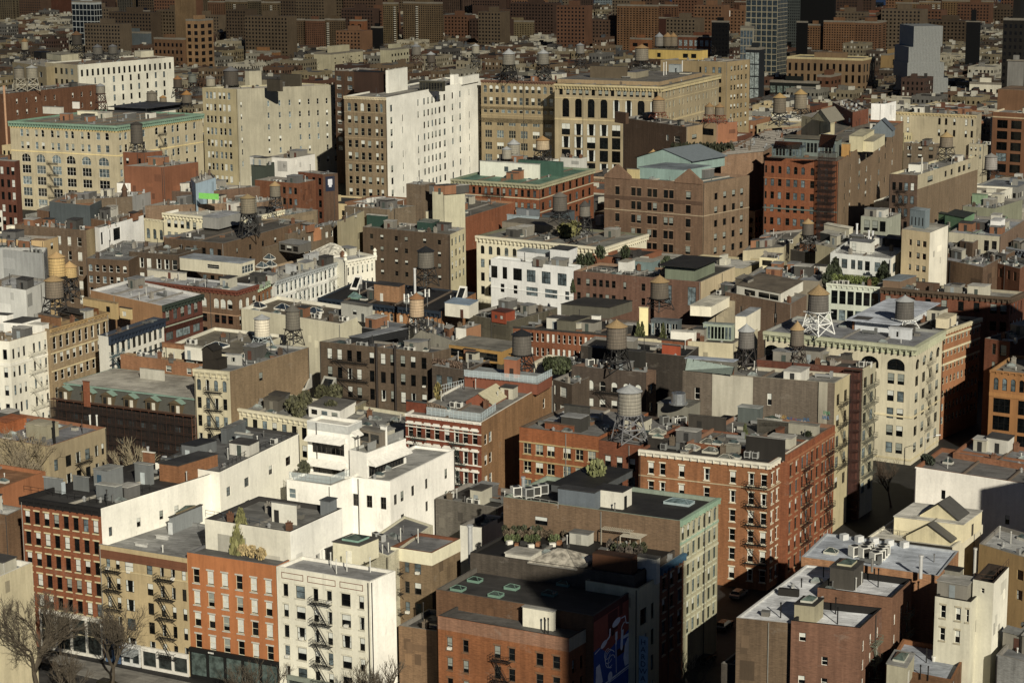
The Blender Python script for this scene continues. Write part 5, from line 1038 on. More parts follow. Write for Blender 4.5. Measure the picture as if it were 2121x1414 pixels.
h8a = B('11', 'brick_party_wall_building', 'brown brick side wall with salmon patch and cluttered roof, left of centre', (300, 530), (240, 520), (728, 432), 29, '7c6853', '8a867c', Bf=fac([(.28, .05), (.4, .05), (.73, .05), (.83, .04)], 2, 100, 80, .5, .5, 'w'), clut=10)
mb = MB(); mb.obox((0, 0), h8a.b, h8a.nB, h8a.WB * .47, h8a.WB * .62, .01, .04, h8a.H - 4, h8a.H - .1); mb.build('salmon_patch', [wall_mat('c4775c')], h8a.root)
h8b = B('11', 'brick_party_wall_building', 'pale brown brick side wall with white tank shelter roof behind the salmon patch wall', (125, 408), (-60, 390), (545, 332), 31, '8f7a60', 'b3b1a6', clut=6)
h8c = B('11', 'brick_low_building', 'low brown brick building with white railing left of the ornate white loft', (100, 640), (-250, 600), (420, 560), 26.8, '77604c', '8f8d88', clut=8, wb='7a644e')
h8f = B('11', 'brick_small_building', 'small brown brick block with graffiti tagged parapet beside the tall beige loft', (1110, 330), (760, 300), (1340, 300), 32, '7d6a55', 'a0988a', clut=4)
h6 = B('11', 'brick_loft', 'wide plain brown brick loft with scattered square windows and green stair heads', (1620, 533), (908, 470), (1745, 480), 27.5, '6b5442', '7d7a70', wb='c9bd98', kb='w', A=fac([(.10, .04), (.22, .04), (.385, .04), (.5, .04), (.71, .04), (.875, .04)], 4, 97, 72, .5, .4, 'd', v=(3, 1, 0)), Bf=fac(4, 4, 95, 70, .5, .6, 'k'), clut=5, cope='9a938a')
K(h6, 1100, 385, 942, 1115, 475, '2f5548', 'c4c4ba', kind='w'); K(h6, 1475, 440, 1352, 1535, 500, '33564a', '7c857c'); K(h6, 1440, 345, 1315, 1640, 415, 'c9c2a4', '8d8a80')
h6b = B('11', 'brick_building', 'brown and cream roofline with brick tower house in front of the white slab', (1405, 130), (1262, 120), (1500, 110), 38, '7a6450', '8f8d84', clut=2, kind='b')
h6c = B('11', 'concrete_block', 'pale concrete cube with rooftop machinery right of the small brick tower house', (1560, 190), (1475, 185), (1740, 175), 36.5, 'b9b496', '6b675e', kind='w', clut=4)
h6d = B('11', 'brick_party_wall_building', 'long orange red brick party wall with lime stains running to the right', (1730, 400), (1240, 345), (2150, 270), 27.3, '8a4e38', '77736a', wb='a3513a', clut=8, cope='b5735c')
h7 = B('12', 'cast_iron_building', 'cream cast iron building with heavy bracketed cornice, scroll finials and arched windows', (825, 640), (-208, 540), 30, 24, 'ddd5ba', '8b8b82', kind='w', A=fac(15, 4, 115, 115, .5, .62, 'k', a=(0,), v=(0, 4)), clut=6, cor=(1.8, .9, 'dcd4ba'), cope='77785e')
K(h7, 290, 395, 40, 300, 470, '9fb3ba', 'a9bfc4'); K(h7, 300, 335, 115, 305, 395, '77838a', '6b7a80', door=('A', .5, '9aa4a8')); K(h7, 430, 470, 0, 610, 530, '8c8272', '7d7466', over=0, name='timber_fence'); K(h7, 440, 380, 325, 590, 460, '56646a', '4b4e50')
h1 = B('12', 'white_loft', 'white painted industrial loft with tall grouped windows and two white roof houses', (583, 803), (-92, 728), (640, 780), 24, 'e3e5e0', 'c9ccca', kind='w', A=[(195, fac([(.03, .10), (.17, .06), (.325, .11), (.49, .11), (.67, .11), (.86, .11)], 1, 125, 108, .5, .8, 'k', v=(0, 4), div=3)), (None, fac([(.14, .05), (.30, .05), (.50, .14), (.73, .15), (.92, .05)], 3, 140, 235, .5, .5, 'k', v=(0, 4), div=3))], near=True, clut=3, cope='d9dcd8', belts=((235, .3, 'eceee8', 'A'),))
K(h1, 345, 690, 120, 410, 745, 'dcdeda', 'a9b5b8', win=fac([(.3, .1)], 1, 60, 40, .5, .6, 'k')); K(h1, 535, 665, 390, 612, 780, 'dcdeda', '4c4e4c', door=('A', .25, 'c4c8c6'))
rail(h1, [(10, 725), (560, 790)], 1.0, 'c4c6c2')
h2 = B('12', 'brick_loft', 'maroon brown brick loft with roof garden and shiny black flue', (1235, 885), (585, 828), 16, 23.2, '83574a', '6b665e', A=fac([(.06, .05), (.175, .05), (.26, .05), (.34, .05), (.42, .05), (.5, .05), (.64, .04), (.87, .05)], 2, 118, 85, .5, .5, 'd', v=(3, 0)), near=True, clut=3, cope='a07a66')
stack(h2, 940, 980, 9, .55, '3a4248', z=14); K(h2, 1020, 760, 945, 1080, 850, 'd9d9ce', 'a9a292'); K(h2, 1215, 760, 1030, 1285, 830, '77908f', '9c9a8c', kind='w')
rail(h2, [(620, 815), (1240, 880)], 1.1, 'c4c4ba')
h3 = B('12', 'brick_loft', 'maroon brick building with black canopied glass penthouse and cream side wall', (1616, 918), (1238, 886), (1895, 795), 23.6, '83594c', '55544c', wb='c9b394', kb='w', A=fac([(.3, .16), (.81, .18)], 1, 160, 125, .5, .95, 'd', v=(4,), div=2), near=True, clut=1, par=.3)
K(h3, 1560, 800, 1325, 1730, 915, '7e8a70', '34322e', over=1.6, name='glass_penthouse', win=fac(9, 1, 90, 70, .95, .95, 'd', v=(4,)), winB=fac(7, 1, 90, 70, .95, .95, 'd', v=(4,)))
h4 = B('12', 'brick_warehouse', 'massive brown brick warehouse with gabled parapets, paired windows and bracket course', (1635, 118), (832, 62), (2012, 52), 39, '84604c', '6d7a78', wb='8f7058', A=fac([(.135, .045), (.30, .045), (.358, .045), (.465, .045), (.52, .045), (.63, .045), (.685, .045), (.855, .05)], 7, 112, 108, .5, .62, 'k', v=(0, 0, 3), sill='a3806a'),
  Bf=fac([(.28, .07), (.47, .07), (.66, .07), (.84, .07)], 7, 112, 125, .5, .5, 'k', v=(0, 3)), near=True, clut=4, belts=((165, 1.1, '6b4c3c', 'A'), (268, .3, 'b39a80', 'AB')), cope='96705c', par=.9)
for f0, f1 in ((.0, .27), (.72, .99)):
    mb = MB(); S = h4; O_ = S.poly[0]; e_ = -S.a; P_ = lambda s_, d, z: (O_[0] + e_[0]*s_ + S.nA[0]*d, O_[1] + e_[1]*s_ + S.nA[1]*d, z); s0, s1 = f0 * S.WA, f1 * S.WA; sm = (s0 + s1) / 2
    fr = [P_(s0, .25, S.H - 9), P_(s1, .25, S.H - 9), P_(s1, .25, S.H + .5), P_(sm, .25, S.H + 4.2), P_(s0, .25, S.H + .5)]; bk = [P_(s0, -.9, S.H - 9), P_(s1, -.9, S.H - 9), P_(s1, -.9, S.H + .5), P_(sm, -.9, S.H + 4.2), P_(s0, -.9, S.H + .5)]
    fr2 = [fr[4], P_(s0, .25, S.H - .3), P_(s1, .25, S.H - .3), fr[2], fr[3]]; bk2 = [bk[4], P_(s0, -.9, S.H - .3), P_(s1, -.9, S.H - .3), bk[2], bk[3]]
    mb.face(fr2); mb.face(bk2[::-1])
    for i in range(5): j = (i + 1) % 5; mb.face([fr2[i], fr2[j], bk2[j], bk2[i]])
    mb.build('gable', [wall_mat('8a6450', 'b')], S.root)
h4p = K(h4, 1480, 10, 1110, 1700, 100, '86a59c', '7d8a90', name='glazed_penthouse', win=fac(8, 1, 90, 50, .8, .85, 'g', v=(4, 3))); gable(h4, 1530, 20, 20, 20, 3.2, 3.5, '12', '76838a', '8aa89e'); K(h4, 1115, 5, 1015, 1120, 90, 'c6b07a', '7d7a70')
h5 = B('12', 'brick_loft', 'orange red brick loft with green bracketed cornice and green roof', (300, 128), (-412, 80), (745, -2), 33, '9a4a2f', '5f8c74', A=fac(14, 5, 105, 80, .5, .55, 'g', v=(4, 0, 3)), Bf=fac(8, 5, 105, 80, .4, .6, 'g', v=(4, 0)), clut=2, cor=(1.6, .8, 'a9a882'), cope='7a8c70', belts=((120, .3, 'c9bfa0', 'AB'), (230, .3, 'c9bfa0', 'AB')), fe=(('A', .5, 8, 2),))
K(h5, 300, -35, -180, 310, 85, 'd3d6c4', 'b9bab0', win=fac([(.45, .07), (.68, .07)], 1, 60, 55, .5, .7, 'g', v=(4,))); K(h5, 480, -50, 130, 500, 60, '3f6a58', '3f6a58', over=0, name='copper_mansard'); gable(h5, 400, 40, 5, 7, 2, .4, '12', '5f8c74', '7fa58c')
h9 = B('12', 'long_brick_row', 'long low red brick row with white framed windows under dark tar roof, centre', (1500, 1395), (-60, 1268), (1800, 1290), 20.8, '9a4e36', '3c3835', A=fac(34, 2, 120, 75, .5, .6, 'w', v=(0, 2)), clut=6, cope='6b5a50', cor=(.4, .2, '4b4844', 'A'))
K(h9, 580, 1240, 447, 712, 1330, '6f6b58', '4a463c', door=('B', .7, 'a9a78f')); K(h9, 870, 1130, 480, 1058, 1215, '6b6858', '45423a'); K(h9, 790, 1195, 728, 805, 1285, 'd6d6ca', '77756c', door=('A', .5, 'e6e4d8'))
h9b = B('12', 'sunroom_building', 'roof of cream and yellow blocks with ribbed glass sunrooms and clipped shrubs', (1880, 1420), (1045, 1370), (2080, 1300), 20.6, 'c9bd9c', '6a655c', kind='w', clut=3)
K(h9b, 1185, 1130, 1115, 1188, 1360, 'ecdca0', 'dcd0a4', name='yellow_chimney'); K(h9b, 1430, 1240, 1210, 1460, 1370, '5c6668', '6d7478', win=fac(9, 1, 110, 70, .75, .85, 'w', v=(0, 4)), name='sunroom'); K(h9b, 1870, 1270, 1635, 1890, 1400, '9fae98', '93a29a', win=fac(8, 1, 110, 70, .75, .9, 'g', v=(4, 0)), name='sunroom')
K(h9b, 1700, 1120, 1530, 1850, 1200, 'e3dcc6', 'cfcab8'); K(h9b, 1560, 1330, 1370, 1580, 1410, 'dfdccf', 'c9c6ba'); K(h9b, 1980, 1200, 1895, 2100, 1380, 'e3dcc6', '9fa5a8')
h10 = B('12', 'red_cabin_building', 'dark roofs around a bright red cabin with two portholes', (60, 1240), (-300, 1180), (450, 1130), 22.3, '68614e', '5d574c', clut=6)
K(h10, 30, 1170, -85, 105, 1260, 'b0332a', '7a3a34', win=fac([(.3, .2), (.7, .2)], 1, 60, 45, .5, .5, 'k'), name='red_cabin')
h11 = B('12', 'brown_loft', 'gray timber clad and white banded penthouse block with scooped cream roof', (2010, 1010), (1925, 975), (2180, 940), 24, '6d5f50', '8b867c', wb='8a8070', clut=2, kind='w')
h12 = B('12', 'slate_roof_building', 'dark cluttered roofs beside the glass penthouse, right of centre', (1950, 1080), (1640, 1050), (2250, 900), 21.5, 'a89a80', '6a655e', clut=9, kind='w')

h13 = B('22', 'low_cream_building', 'low cream walled building with shrubs, between the long brick row and arched brown building', (600, 240), (250, 195), (720, 175), 22.4, 'd6ceb4', '8d8a80', kind='w', clut=4, cope='c9c2aa', A=fac([(.35, .12), (.62, .12)], 1, 60, 40, .5, .5, 'k'))
h14 = B('22', 'dark_roof_building', 'black roofed building with a bright red stair block behind the black penthouse', (1500, 150), (640, 60), (1600, 70), 22.6, '4b423a', '2c2a28', clut=4)
K(h14, 1446, 70, 1300, 1452, 160, 'bf332a', '5a4a44', name='red_block', over=0)
# ------------------------------------------------------------ right middle: tile 13 and the lower part of tile 03
i1 = B('13', 'white_building', 'pale gray white building with glass penthouse, steel flues and roof terrace above evergreens', (1080, 705), (605, 655), (1235, 580), 27, 'd5d9d2', 'b9bab4', wb='e3e0d2', kb='w', kind='w', A=fac([(.1, .1), (.235, .1), (.38, .075), (.495, .085), (.615, .085), (.78, .1), (.92, .1)], 3, 120, 75, .5, .62, 'd', v=(4, 0, 4)), Bf=fac([(.2, .2), (.62, .17), (.82, .17)], 2, 150, 90, .5, .5, 'd', v=(4,)), near=True, clut=3, cope='c9ccc6')
K(i1, 920, 580, 755, 950, 670, 'd9d9cc', '77797a', win=fac([(.2, .2)], 1, 80, 45, .5, .8, 'd')); K(i1, 1010, 545, 950, 1035, 600, 'd9d9cc', 'a9aaa6'); K(i1, 1190, 560, 1030, 1225, 620, '4b4238', '3a3630', over=.4, name='pergola_roof'); rail(i1, [(610, 650), (1080, 700), (1230, 575)], 1.0, '5f6366')
for x, y, h in ((810, 560, 5), (905, 570, 3.4), (935, 575, 3.4)): stack(i1, x, y, h, .3, 'd3d6d6')
i1b = B('13', 'cream_terrace_building', 'cream low building with glass door cabin and vine pergola behind the pale gray white building', (740, 640), (490, 590), (1000, 520), 25, 'cbbf9c', '9c988a', kind='w', clut=5)
K(i1b, 640, 520, 525, 690, 585, '3c3f3c', 'b9b6a6', win=fac(3, 1, 90, 40, .8, .7, 'k', v=(0,))); K(i1b, 750, 470, 555, 780, 520, 'd6cfb6', 'c9c4b2')
i2 = B('13', 'cream_tower_building', 'slim cream tower building with blank white side and gray tank house on top', (1385, 500), (1165, 470), (1530, 440), 35, 'd9bf9c', 'b9b6a8', wb='e6dfcd', kind='w', A=fac([(.32, .1), (.6, .13), (.82, .14)], 6, 98, 95, .5, .48, 'r', v=(0, 3)), near=True, clut=0, par=.6)
K(i2, 1340, 330, 1225, 1380, 470, '77878c', '8a989c', win=fac(4, 1, 110, 90, .35, .6, 'k', v=(0,)), name='tank_house', sky=None)
i3 = B('13', 'cast_iron_loft', 'pale mint green cast iron front with paired piers under clipped hedges', (1000, 925), (575, 893), 16, 22.5, 'c6cfbc', '8d8f88', kind='w', A=fac([(.15, .12), (.3, .12), (.45, .12), (.60, .12), (.745, .12), (.89, .13)], 3, 150, 105, .5, .7, 'g', v=(0, 4)), near=True, clut=2, cor=(1.0, .5, 'cfd6c0'), cope='8d9180')
i4 = B('13', 'brick_loft', 'long dark red brick loft with bracketed brown cornice, right of the mint green front', (2010, 1005), (1000, 925), (2120, 960), 23, '8a4534', '9c9a92', A=fac([(.06, .045), (.25, .045), (.375, .045), (.5, .045), (.63, .045), (.75, .045), (.88, .05), (.955, .05)], 4, 135, 100, .5, .55, 'k', v=(0, 3)), near=True, clut=8, cor=(1.6, .8, '6a5442', 'AB'), cope='a39a84', Bf=fac(4, 4, 135, 100, .4, .55, 'k'))
K(i4, 1150, 880, 1015, 1275, 950, '8a6a55', '8a98a0'); K(i4, 1450, 900, 1275, 1460, 960, '6a4a3a', '5d4a40', over=0, name='roof_screen')
i4b = B('13', 'white_party_wall_building', 'white edged building slice beyond the dark red brick loft at the right edge', (2125, 1330), (1985, 1285), (2300, 1180), 22, 'e3dccf', '4b4845', kind='w', clut=1)
i4c = B('23', 'brick_building', 'dark red brick building with arched top windows behind the orange stone corner block', (2010, 30), (1815, 0), (2300, -60), 24, '84402f', '77716a', A=fac([(.38, .15), (.75, .25)], 5, 140, 75, .5, .6, 'g', v=(0, 3)), clut=3)
d6 = B('23', 'stone_and_brick_row', 'long striped stone and red brick facade running down the shaded street', (1485, -55), 18, (1782, -160), 26, 'cfc09c', '33312f', wb='b3694c', kb='w', Bf=fac(10, 7, 105, 85, .6, .55, 'c', v=(0, 4)), clut=3, belts=((60, .5, 'd6c9a6', 'B'), (165, .5, 'd6c9a6', 'B'), (270, .5, 'd6c9a6', 'B')), cor=(1.0, .6, 'd6c9a6', 'B'))
d7 = B('23', 'stone_corner_block', 'orange sandstone block with arched top windows and black framed bays, right edge', (2420, 310), (1856, 248), 18, 21, 'ad6a3a', '9c958a', kind='w', A=[(180, fac([(.09, .07), (.21, .07), (.33, .07), (.45, .07), (.57, .07)], 1, 130, 105, .5, .75, 'k', a=(0,), v=(4, 0))), (None, fac([(.18, .24), (.53, .24), (.86, .2)], 4, 140, 275, .5, .82, 'k', v=(0,), div=3))], near=True, clut=5, cor=(.6, .4, 'b57243', 'A'), cope='b57a4c', belts=((190, .9, 'b8733f', 'A'),))
i5 = B('03', 'brick_warehouse', 'red brick warehouse with arched top windows, iron scaffold and long pale brown side', (665, 1265), (85, 1232), (1178, 950), 42, '9c4a2f', '7c766a', wb='93745a', kb='b', A=[(140, fac([(.03, .03), (.12, .045), (.22, .045), (.335, .05), (.435, .05), (.535, .05), (.66, .05), (.75, .05), (.85, .05)], 1, 100, 92, .5, .6, 'g', a=(0,), v=(0, 4))), (None, fac([(.03, .03), (.12, .05), (.22, .05), (.335, .055), (.435, .055), (.535, .055), (.66, .055), (.75, .055), (.85, .055)], 7, 103, 195, .5, .55, 'g', v=(0, 4)))],
  Bf=fac([(.1, .02), (.17, .02), (.3, .03), (.4, .03), (.47, .02), (.6, .03), (.7, .03), (.82, .02)], 4, 105, 110, .5, .5, 'd', skip=((0, 0), (4, 1), (6, 2), (2, 3))), clut=3, belts=((160, .3, 'b5664a', 'A'), (400, .5, '6f7a70', 'A')), cope='a0563c')
scaffold(i5, i5.poly[0], -i5.a, i5.nA, i5.WA * .76, i5.WA - .2, 6, i5.H + 3, 1.8, 'tall iron scaffold tower on the corner of the red brick warehouse', col='3c241e', net='3c2018')
K(i5, 385, 1150, 145, 395, 1235, '6b7d78', '4c5a68', name='solar_shed', over=.5, win=fac(9, 1, 90, 45, .8, .8, 'd', v=(4, 0))); K(i5, 650, 1100, 240, 690, 1235, '7a8880', '7d7460', over=.6, name='solar_shed', win=fac(14, 1, 110, 70, .8, .7, 'd', v=(4, 0)))
def solar(o, pts, t):
    ps = [put(o, x, y, t, z) for x, y, z in pts]; mb = MB(); mb.face(ps, 0); up_ = Vector((0, 0, .05))
    for i in range(9): u_ = i / 8; mb.bar(ps[0].lerp(ps[1], u_) + up_, ps[3].lerp(ps[2], u_) + up_, .05, 1)
    for i in range(5): u_ = i / 4; mb.bar(ps[0].lerp(ps[3], u_) + up_, ps[1].lerp(ps[2], u_) + up_, .05, 1)
    mb.build('solar_panel', [glass_mat('2c3a55', .2), plain('7d8690', .5)], o.root)
solar(i5, ((155, 1165, i5.H + 3.3), (355, 1172, i5.H + 3.3), (385, 1115, i5.H + 7), (175, 1105, i5.H + 7)), '03'); solar(i5, ((510, 1155, i5.H + 5.2), (625, 1160, i5.H + 5.2), (655, 1060, i5.H + 10.5), (530, 1050, i5.H + 10.5)), '03')
K(i5, 855, 1070, 750, 945, 1190, 'cfc49c', 'bdb594'); K(i5, 750, 1130, 690, 760, 1230, 'c68a4a', 'b9b08c', door=('B', .3, '24221f')); K(i5, 940, 1110, 840, 1030, 1190, 'd6cba6', 'a9a28c')
i6 = B('13', 'loft_building', 'dark brown brick fronted loft with beige banded side wall and iron balconies', (1290, 50), (1068, 38), (1762, -98), 39, '6d5142', '8f8d86', wb='b5a88a', kb='w', A=fac([(.17, .13), (.4, .13), (.6, .13), (.82, .13)], 6, 102, 95, .5, .62, 'k', v=(0, 4, 2)), Bf=fac([(.2, .09), (.45, .04), (.55, .04), (.68, .05), (.76, .05), (.85, .05)], 5, 98, 60, .5, .5, 'd', v=(3, 0)), near=True, clut=6, fe=(('A', .45, 3.4, 5),), cope='c4b894')
mb = MB(); band(mb, [i6.poly[1], i6.poly[2]], .03, 0, i6.H - 110 * i6.q); mb.build('lower_wall', [wall_mat('8a7058', 'b')], i6.root)
K(i6, 1320 - 20, 1290, 1215, 1330, 1350, 'd3d3c4', '77756d', t='03', win=fac([(.3, .25)], 1, 60, 45, .5, .6, 'k'))
i8 = B('13', 'gray_front_building', 'small gray green front with big dark windows in front of the shaded warehouse side', (1058, 385), (845, 368), 12, 30, 'a3a894', '5d5a52', kind='w', A=fac([(.22, .22), (.52, .22), (.8, .22)], 2, 110, 70, .5, .75, 'k', v=(0, 3)), clut=2)
i9 = B('13', 'green_roof_building', 'sage green stepped bulkheads on a gray roof at the right', (1740, 500), (1400, 430), (1990, 370), 29, '7a9c74', '8d9094', kind='w', clut=5)
K(i9, 1620, 380, 1450, 1640, 440, '78a06c', '4b5248'); K(i9, 1650, 385, 1500, 1730, 480, '6d9a6c', '3f463c')
i9b = B('13', 'gray_roof_building', 'pale gray roofed building with white box stair head and thin cornice at the right', (1930, 530), (1530, 495), (2130, 400), 29.5, 'bdb69c', '9aa0a6', wb='8a6a58', kind='w', A=fac([(.75, .1), (.9, .1)], 2, 120, 80, .5, .7, 'd'), clut=5)
K(i9b, 1935, 410, 1855, 1970, 500, 'e6e6e0', 'c4c6c4', name='stair_head')
i9c = B('13', 'green_cube_building', 'roofs with a flat sage green cube near the right edge', (1890, 310), (1640, 290), (2110, 240), 31, '8a8d70', '7c7a70', kind='w', clut=6)
K(i9c, 1820, 205, 1712, 1835, 300, '86a47c', '7d9474')
i10 = B('13', 'cast_iron_loft', 'slate blue iron front with small arched windows at the right edge', (2250, 660), (1920, 600), 14, 25, '7d8a98', '5d5a55', kind='w', A=fac(6, 3, 100, 70, .6, .6, 'k', a=(0,), v=(0, 4)), clut=4, cor=(.9, .5, '98a2ac', 'A'))
i10b = B('13', 'brick_low_building', 'low red brick back building with doors below the slate blue front', (2090, 780), (1845, 720), (2200, 720), 23.5, '8a4f3c', '8b8f92', A=fac([(.4, .12), (.65, .1), (.85, .1)], 1, 100, 70, .5, .7, 'k'), clut=5)
i11 = B('13', 'brick_low_building', 'brown brick shed house with black door between the cream tower and slate blue front', (1720, 580), (1620, 560), (1790, 540), 28, '7d6250', '6d6a62', clut=1); 
i12 = B('13', 'jumbled_roof_building', 'jumble of small brick and gray roofs right of the slim cream tower', (1800, 770), (1460, 700), (2050, 640), 24.5, '7a5a46', '8f9094', clut=9)
i13 = B('13', 'brick_building', 'shaded brick roofs with round hatch beneath the slim cream tower', (1450, 690), (1390, 650), (1650, 620), 25, '6b4a38', '6d5f52', clut=3)
i14 = B('13', 'tan_building', 'weathered tan side wall with vines at the left of the shaded roof gardens', (240, 610), (-80, 640), (400, 470), 24, 'b5a888', '77756d', clut=3, kind='w')
i15 = B('13', 'dark_roof_building', 'dark shaded roof court between warehouse and roof gardens', (560, 680), (250, 620), (740, 600), 21.5, '55504a', '3f3e3c', clut=6)
i16 = B('13', 'penthouse_building', 'brick building with gray timber clad penthouse and white ribbon window band', (290, 1060), (-220, 960), (420, 985), 23.5, '8a6a58', '8d8d88', clut=2, A=fac([(.25, .03), (.48, .03), (.78, .05)], 2, 140, 130, .5, .55, 'd'))
K(i16, 215, 975, -130, 390, 1050, 'dcd8c8', '7d6f5e', win=fac([(.3, .25), (.62, .25), (.85, .2)], 1, 60, 40, .5, .7, 'k', v=(0,))); K(i16, 200, 920, -140, 260, 985, '857a68', '8b8478', name='timber_screen')
i17 = B('13', 'low_cream_building', 'low cream pavilion roofs stacked between the timber penthouse and the hedges', (180, 700), (50, 690), (240, 660), 25, 'dccfa6', '6b675e', kind='w', A=fac([(.45, .6)], 1, 60, 42, .5, .7, 'k', v=(0,)), clut=1)
i18 = B('13', 'flat_roof_building', 'flat gray roof with vents between the cream pavilions and evergreen terrace', (520, 880), (-60, 840), (660, 780), 22.4, '8d8270', '8d9298', kind='w', clut=9)
# roof furniture of the cream stone corner block
K(d5, 1100, 1210, 795, 1390, 1290, 'c9cfd2', 'c3ccd8', t='13', over=1.8, name='canopy_house'); K(d5, 1230, 1260, 1060, 1245, 1340, 'c3c8ca', 'd3d8da', t='13', win=fac([(.4, .1)], 1, 60, 45, .5, .7, 'd')); K(d5, 1520, 1175, 1430, 1590, 1250, 'e0d0b3', 'd3c4a6', t='13', door=('B', .3, '8f8a7c'))
# ------------------------------------------------------------ upper row: tiles 00-03
j1 = B('00', 'limestone_loft', 'yellow limestone loft with green copper cresting, arched windows and iron fire escapes', (945, 1025), (78, 985), (1645, 925), 37.5, 'bfb090', '8a887a', kind='w', A=[(150, fac([(.11, .028), (.165, .028), (.25, .028), (.31, .028), (.40, .028), (.455, .028), (.535, .028), (.59, .028), (.68, .028), (.74, .028), (.83, .035), (.91, .035)], 1, 100, 92, .5, .6, 'w', a=(0,), v=(4, 3, 0))), (235, fac([(.11, .028), (.165, .028), (.25, .028), (.31, .028), (.40, .028), (.455, .028), (.535, .028), (.59, .028), (.68, .028), (.74, .028), (.83, .035), (.91, .035)], 1, 100, 195, .5, .6, 'w', v=(4, 3, 1))), (None, fac([(.14, .085), (.28, .085), (.43, .085), (.565, .085), (.71, .085), (.87, .095)], 5, 95, 300, .5, .72, 'w', a=(0,), v=(4, 0), div=3))],
  Bf=fac([(.04, .03), (.1, .03), (.2, .035), (.3, .035), (.45, .035), (.55, .035), (.64, .03), (.7, .03), (.8, .03), (.9, .03)], 6, 100, 92, .5, .6, 'w', a=(0,), v=(4, 3, 0)), clut=6, cor=(2.2, 1.3, '7fa58a'), cope='6f9a80', belts=((245, .5, 'e3c891', 'AB'), (50, .7, 'd6b87e', 'AB')), fe=(('A', .395, 5.5, 5), ('B', .5, 5.5, 4)))
K(j1, 1050 + 150, 880, 930, 1480, 925, '4b4d50', '4b4d52', over=2.5, name='dark_hipped_roof'); K(j1, 500, 875, 350, 520, 930, 'c9c6b6', '8d8a80'); K(j1, 640, 830, 590, 650, 885, 'd9d6cc', '5a5750'); K(j1, 860, 915, 630, 900, 945, 'd6cfb2', 'b9b39c')
j1b = B('10', 'brick_tenement', 'dark red brick tenement with white blinds at the far left beside the limestone loft', (118, -60), (-200, -80), (160, -70), 33, '7d3f33', '5d5650', A=fac([(.66, .08), (.82, .08), (.94, .08)], 5, 103, 80, .5, .62, 'k', v=(2, 0, 1)), clut=1)
j2 = B('00', 'concrete_loft', 'tall gray beige loft with blank rendered side, stair tower and rows of sash windows', (1928, 726), (1645, 712), (2752, 690), 44.5, 'b3a37c', '6d675c', wb='a8a189', kb='w', kind='w', A=fac([(.13, .07), (.24, .07), (.35, .07), (.50, .07), (.62, .07), (.76, .08)], 10, 98, 62, .5, .58, 'w', v=(0, 4, 1, 2)), Bf=fac([(.035, .012), (.30, .02), (.41, .02), (.51, .02), (.61, .02), (.70, .02), (.79, .02), (.88, .02), (.96, .02)], 6, 97, 130, .5, .48, 'w', v=(0, 4, 1), skip=((3, 3), (4, 5), (6, 4))), near=True, clut=2, cope='b9b08c')
K(j2, 2030, 582, 1995, 2130, 700, 'aba48b', '9c9684', over=0, name='stair_tower'); K(j2, 400, 610, 240, 415, 715, '554c3c', '4c4438', t='01', name='penthouse'); K(j2, 240, 650, 130, 260, 745, '4f4638', '443d33', t='01')
j3 = B('01', 'tan_loft', 'slim brown loft with arched top storey and dazzling white party wall with irregular windows', (1100, 795), (755, 782), (1898, 640), 45.5, '90775a', '8a8880', wb='ecebdd', kb='w', A=[(135, fac([(.12, .085), (.275, .085), (.43, .085), (.585, .085), (.765, .065), (.875, .065)], 1, 100, 88, .5, .7, 'c', a=(0,), v=(0, 2, 4))), (None, fac([(.12, .085), (.275, .085), (.43, .085), (.585, .085), (.765, .065), (.875, .065)], 11, 100, 190, .5, .62, 'c', v=(0, 1, 0, 3)))],
  Bf=fac([(.045, .022), (.15, .010), (.30, .014), (.36, .018), (.40, .018), (.44, .018), (.475, .018), (.515, .022), (.565, .022), (.65, .018), (.73, .018), (.83, .010), (.955, .018)], 9, 100, 95, .5, .55, 'd', v=(0, 3, 3, 4), skip=((1, 0), (2, 2), (1, 3), (11, 1), (0, 4), (9, 5), (12, 6), (3, 7))), near=True, clut=4, cor=(1.2, .5, 'cdbb9c', 'A'), belts=((130, .4, 'a3896a', 'A'), (340, .4, 'a3896a', 'A'), (545, .4, 'a3896a', 'A')), cope='dcdaca')
K(j3, 1120, 575, 1098, 1275, 760, 'e3e2d3', 'd0cdbb', over=0, name='white_stair_tower'); K(j3, 1650, 612, 1620, 1690, 700, 'e9e8da', 'dddac9', over=0, name='white_wall_pier'); K(j3, 1720, 630, 1690, 1855, 690, 'e9e8da', 'dddac9', over=0, name='white_parapet_wall'); K(j3, 1040, 590, 840, 1095, 760, '4b2f24', '23211d', name='dark_timber_penthouse')
K(j3, 1560, 665, 1370, 1580, 745, '4d4a38', '8d8a7c', win=fac(8, 1, 80, 45, .85, .8, 'd', v=(0,)), name='glass_penthouse')
j3b = B('01', 'brick_tower', 'brown brick building with pale sashes between the gray beige loft and slim brown loft', (850, 585), (680, 575), 20, 52, '6d4a35', '5d554b', A=fac([(.2, .22), (.72, .22)], 9, 72, 60, .5, .5, 'w', v=(1, 4)), clut=1)
j4 = B('02', 'stone_loft', 'brown stone loft with arched storeys and tall piers beside the black windowed stone block', (432, 668), (-172, 650), 30, 46, '9c8664', '6b665c', kind='w', A=[(240, fac(12, 2, 98, 72, .58, .62, 'c', a=(0,), v=(0, 4, 1))), (350, fac(12, 1, 98, 245, .58, .5, 'c', v=(0, 4, 1))), (None, fac(6, 6, 100, 345, .58, .62, 'c', a=(0,), v=(0, 1, 4), div=3))], clut=8, cor=(1.2, .7, '8a5a4c'), belts=((210, .5, 'ac946f', 'A'), (290, .5, 'ac946f', 'A')), fe=())
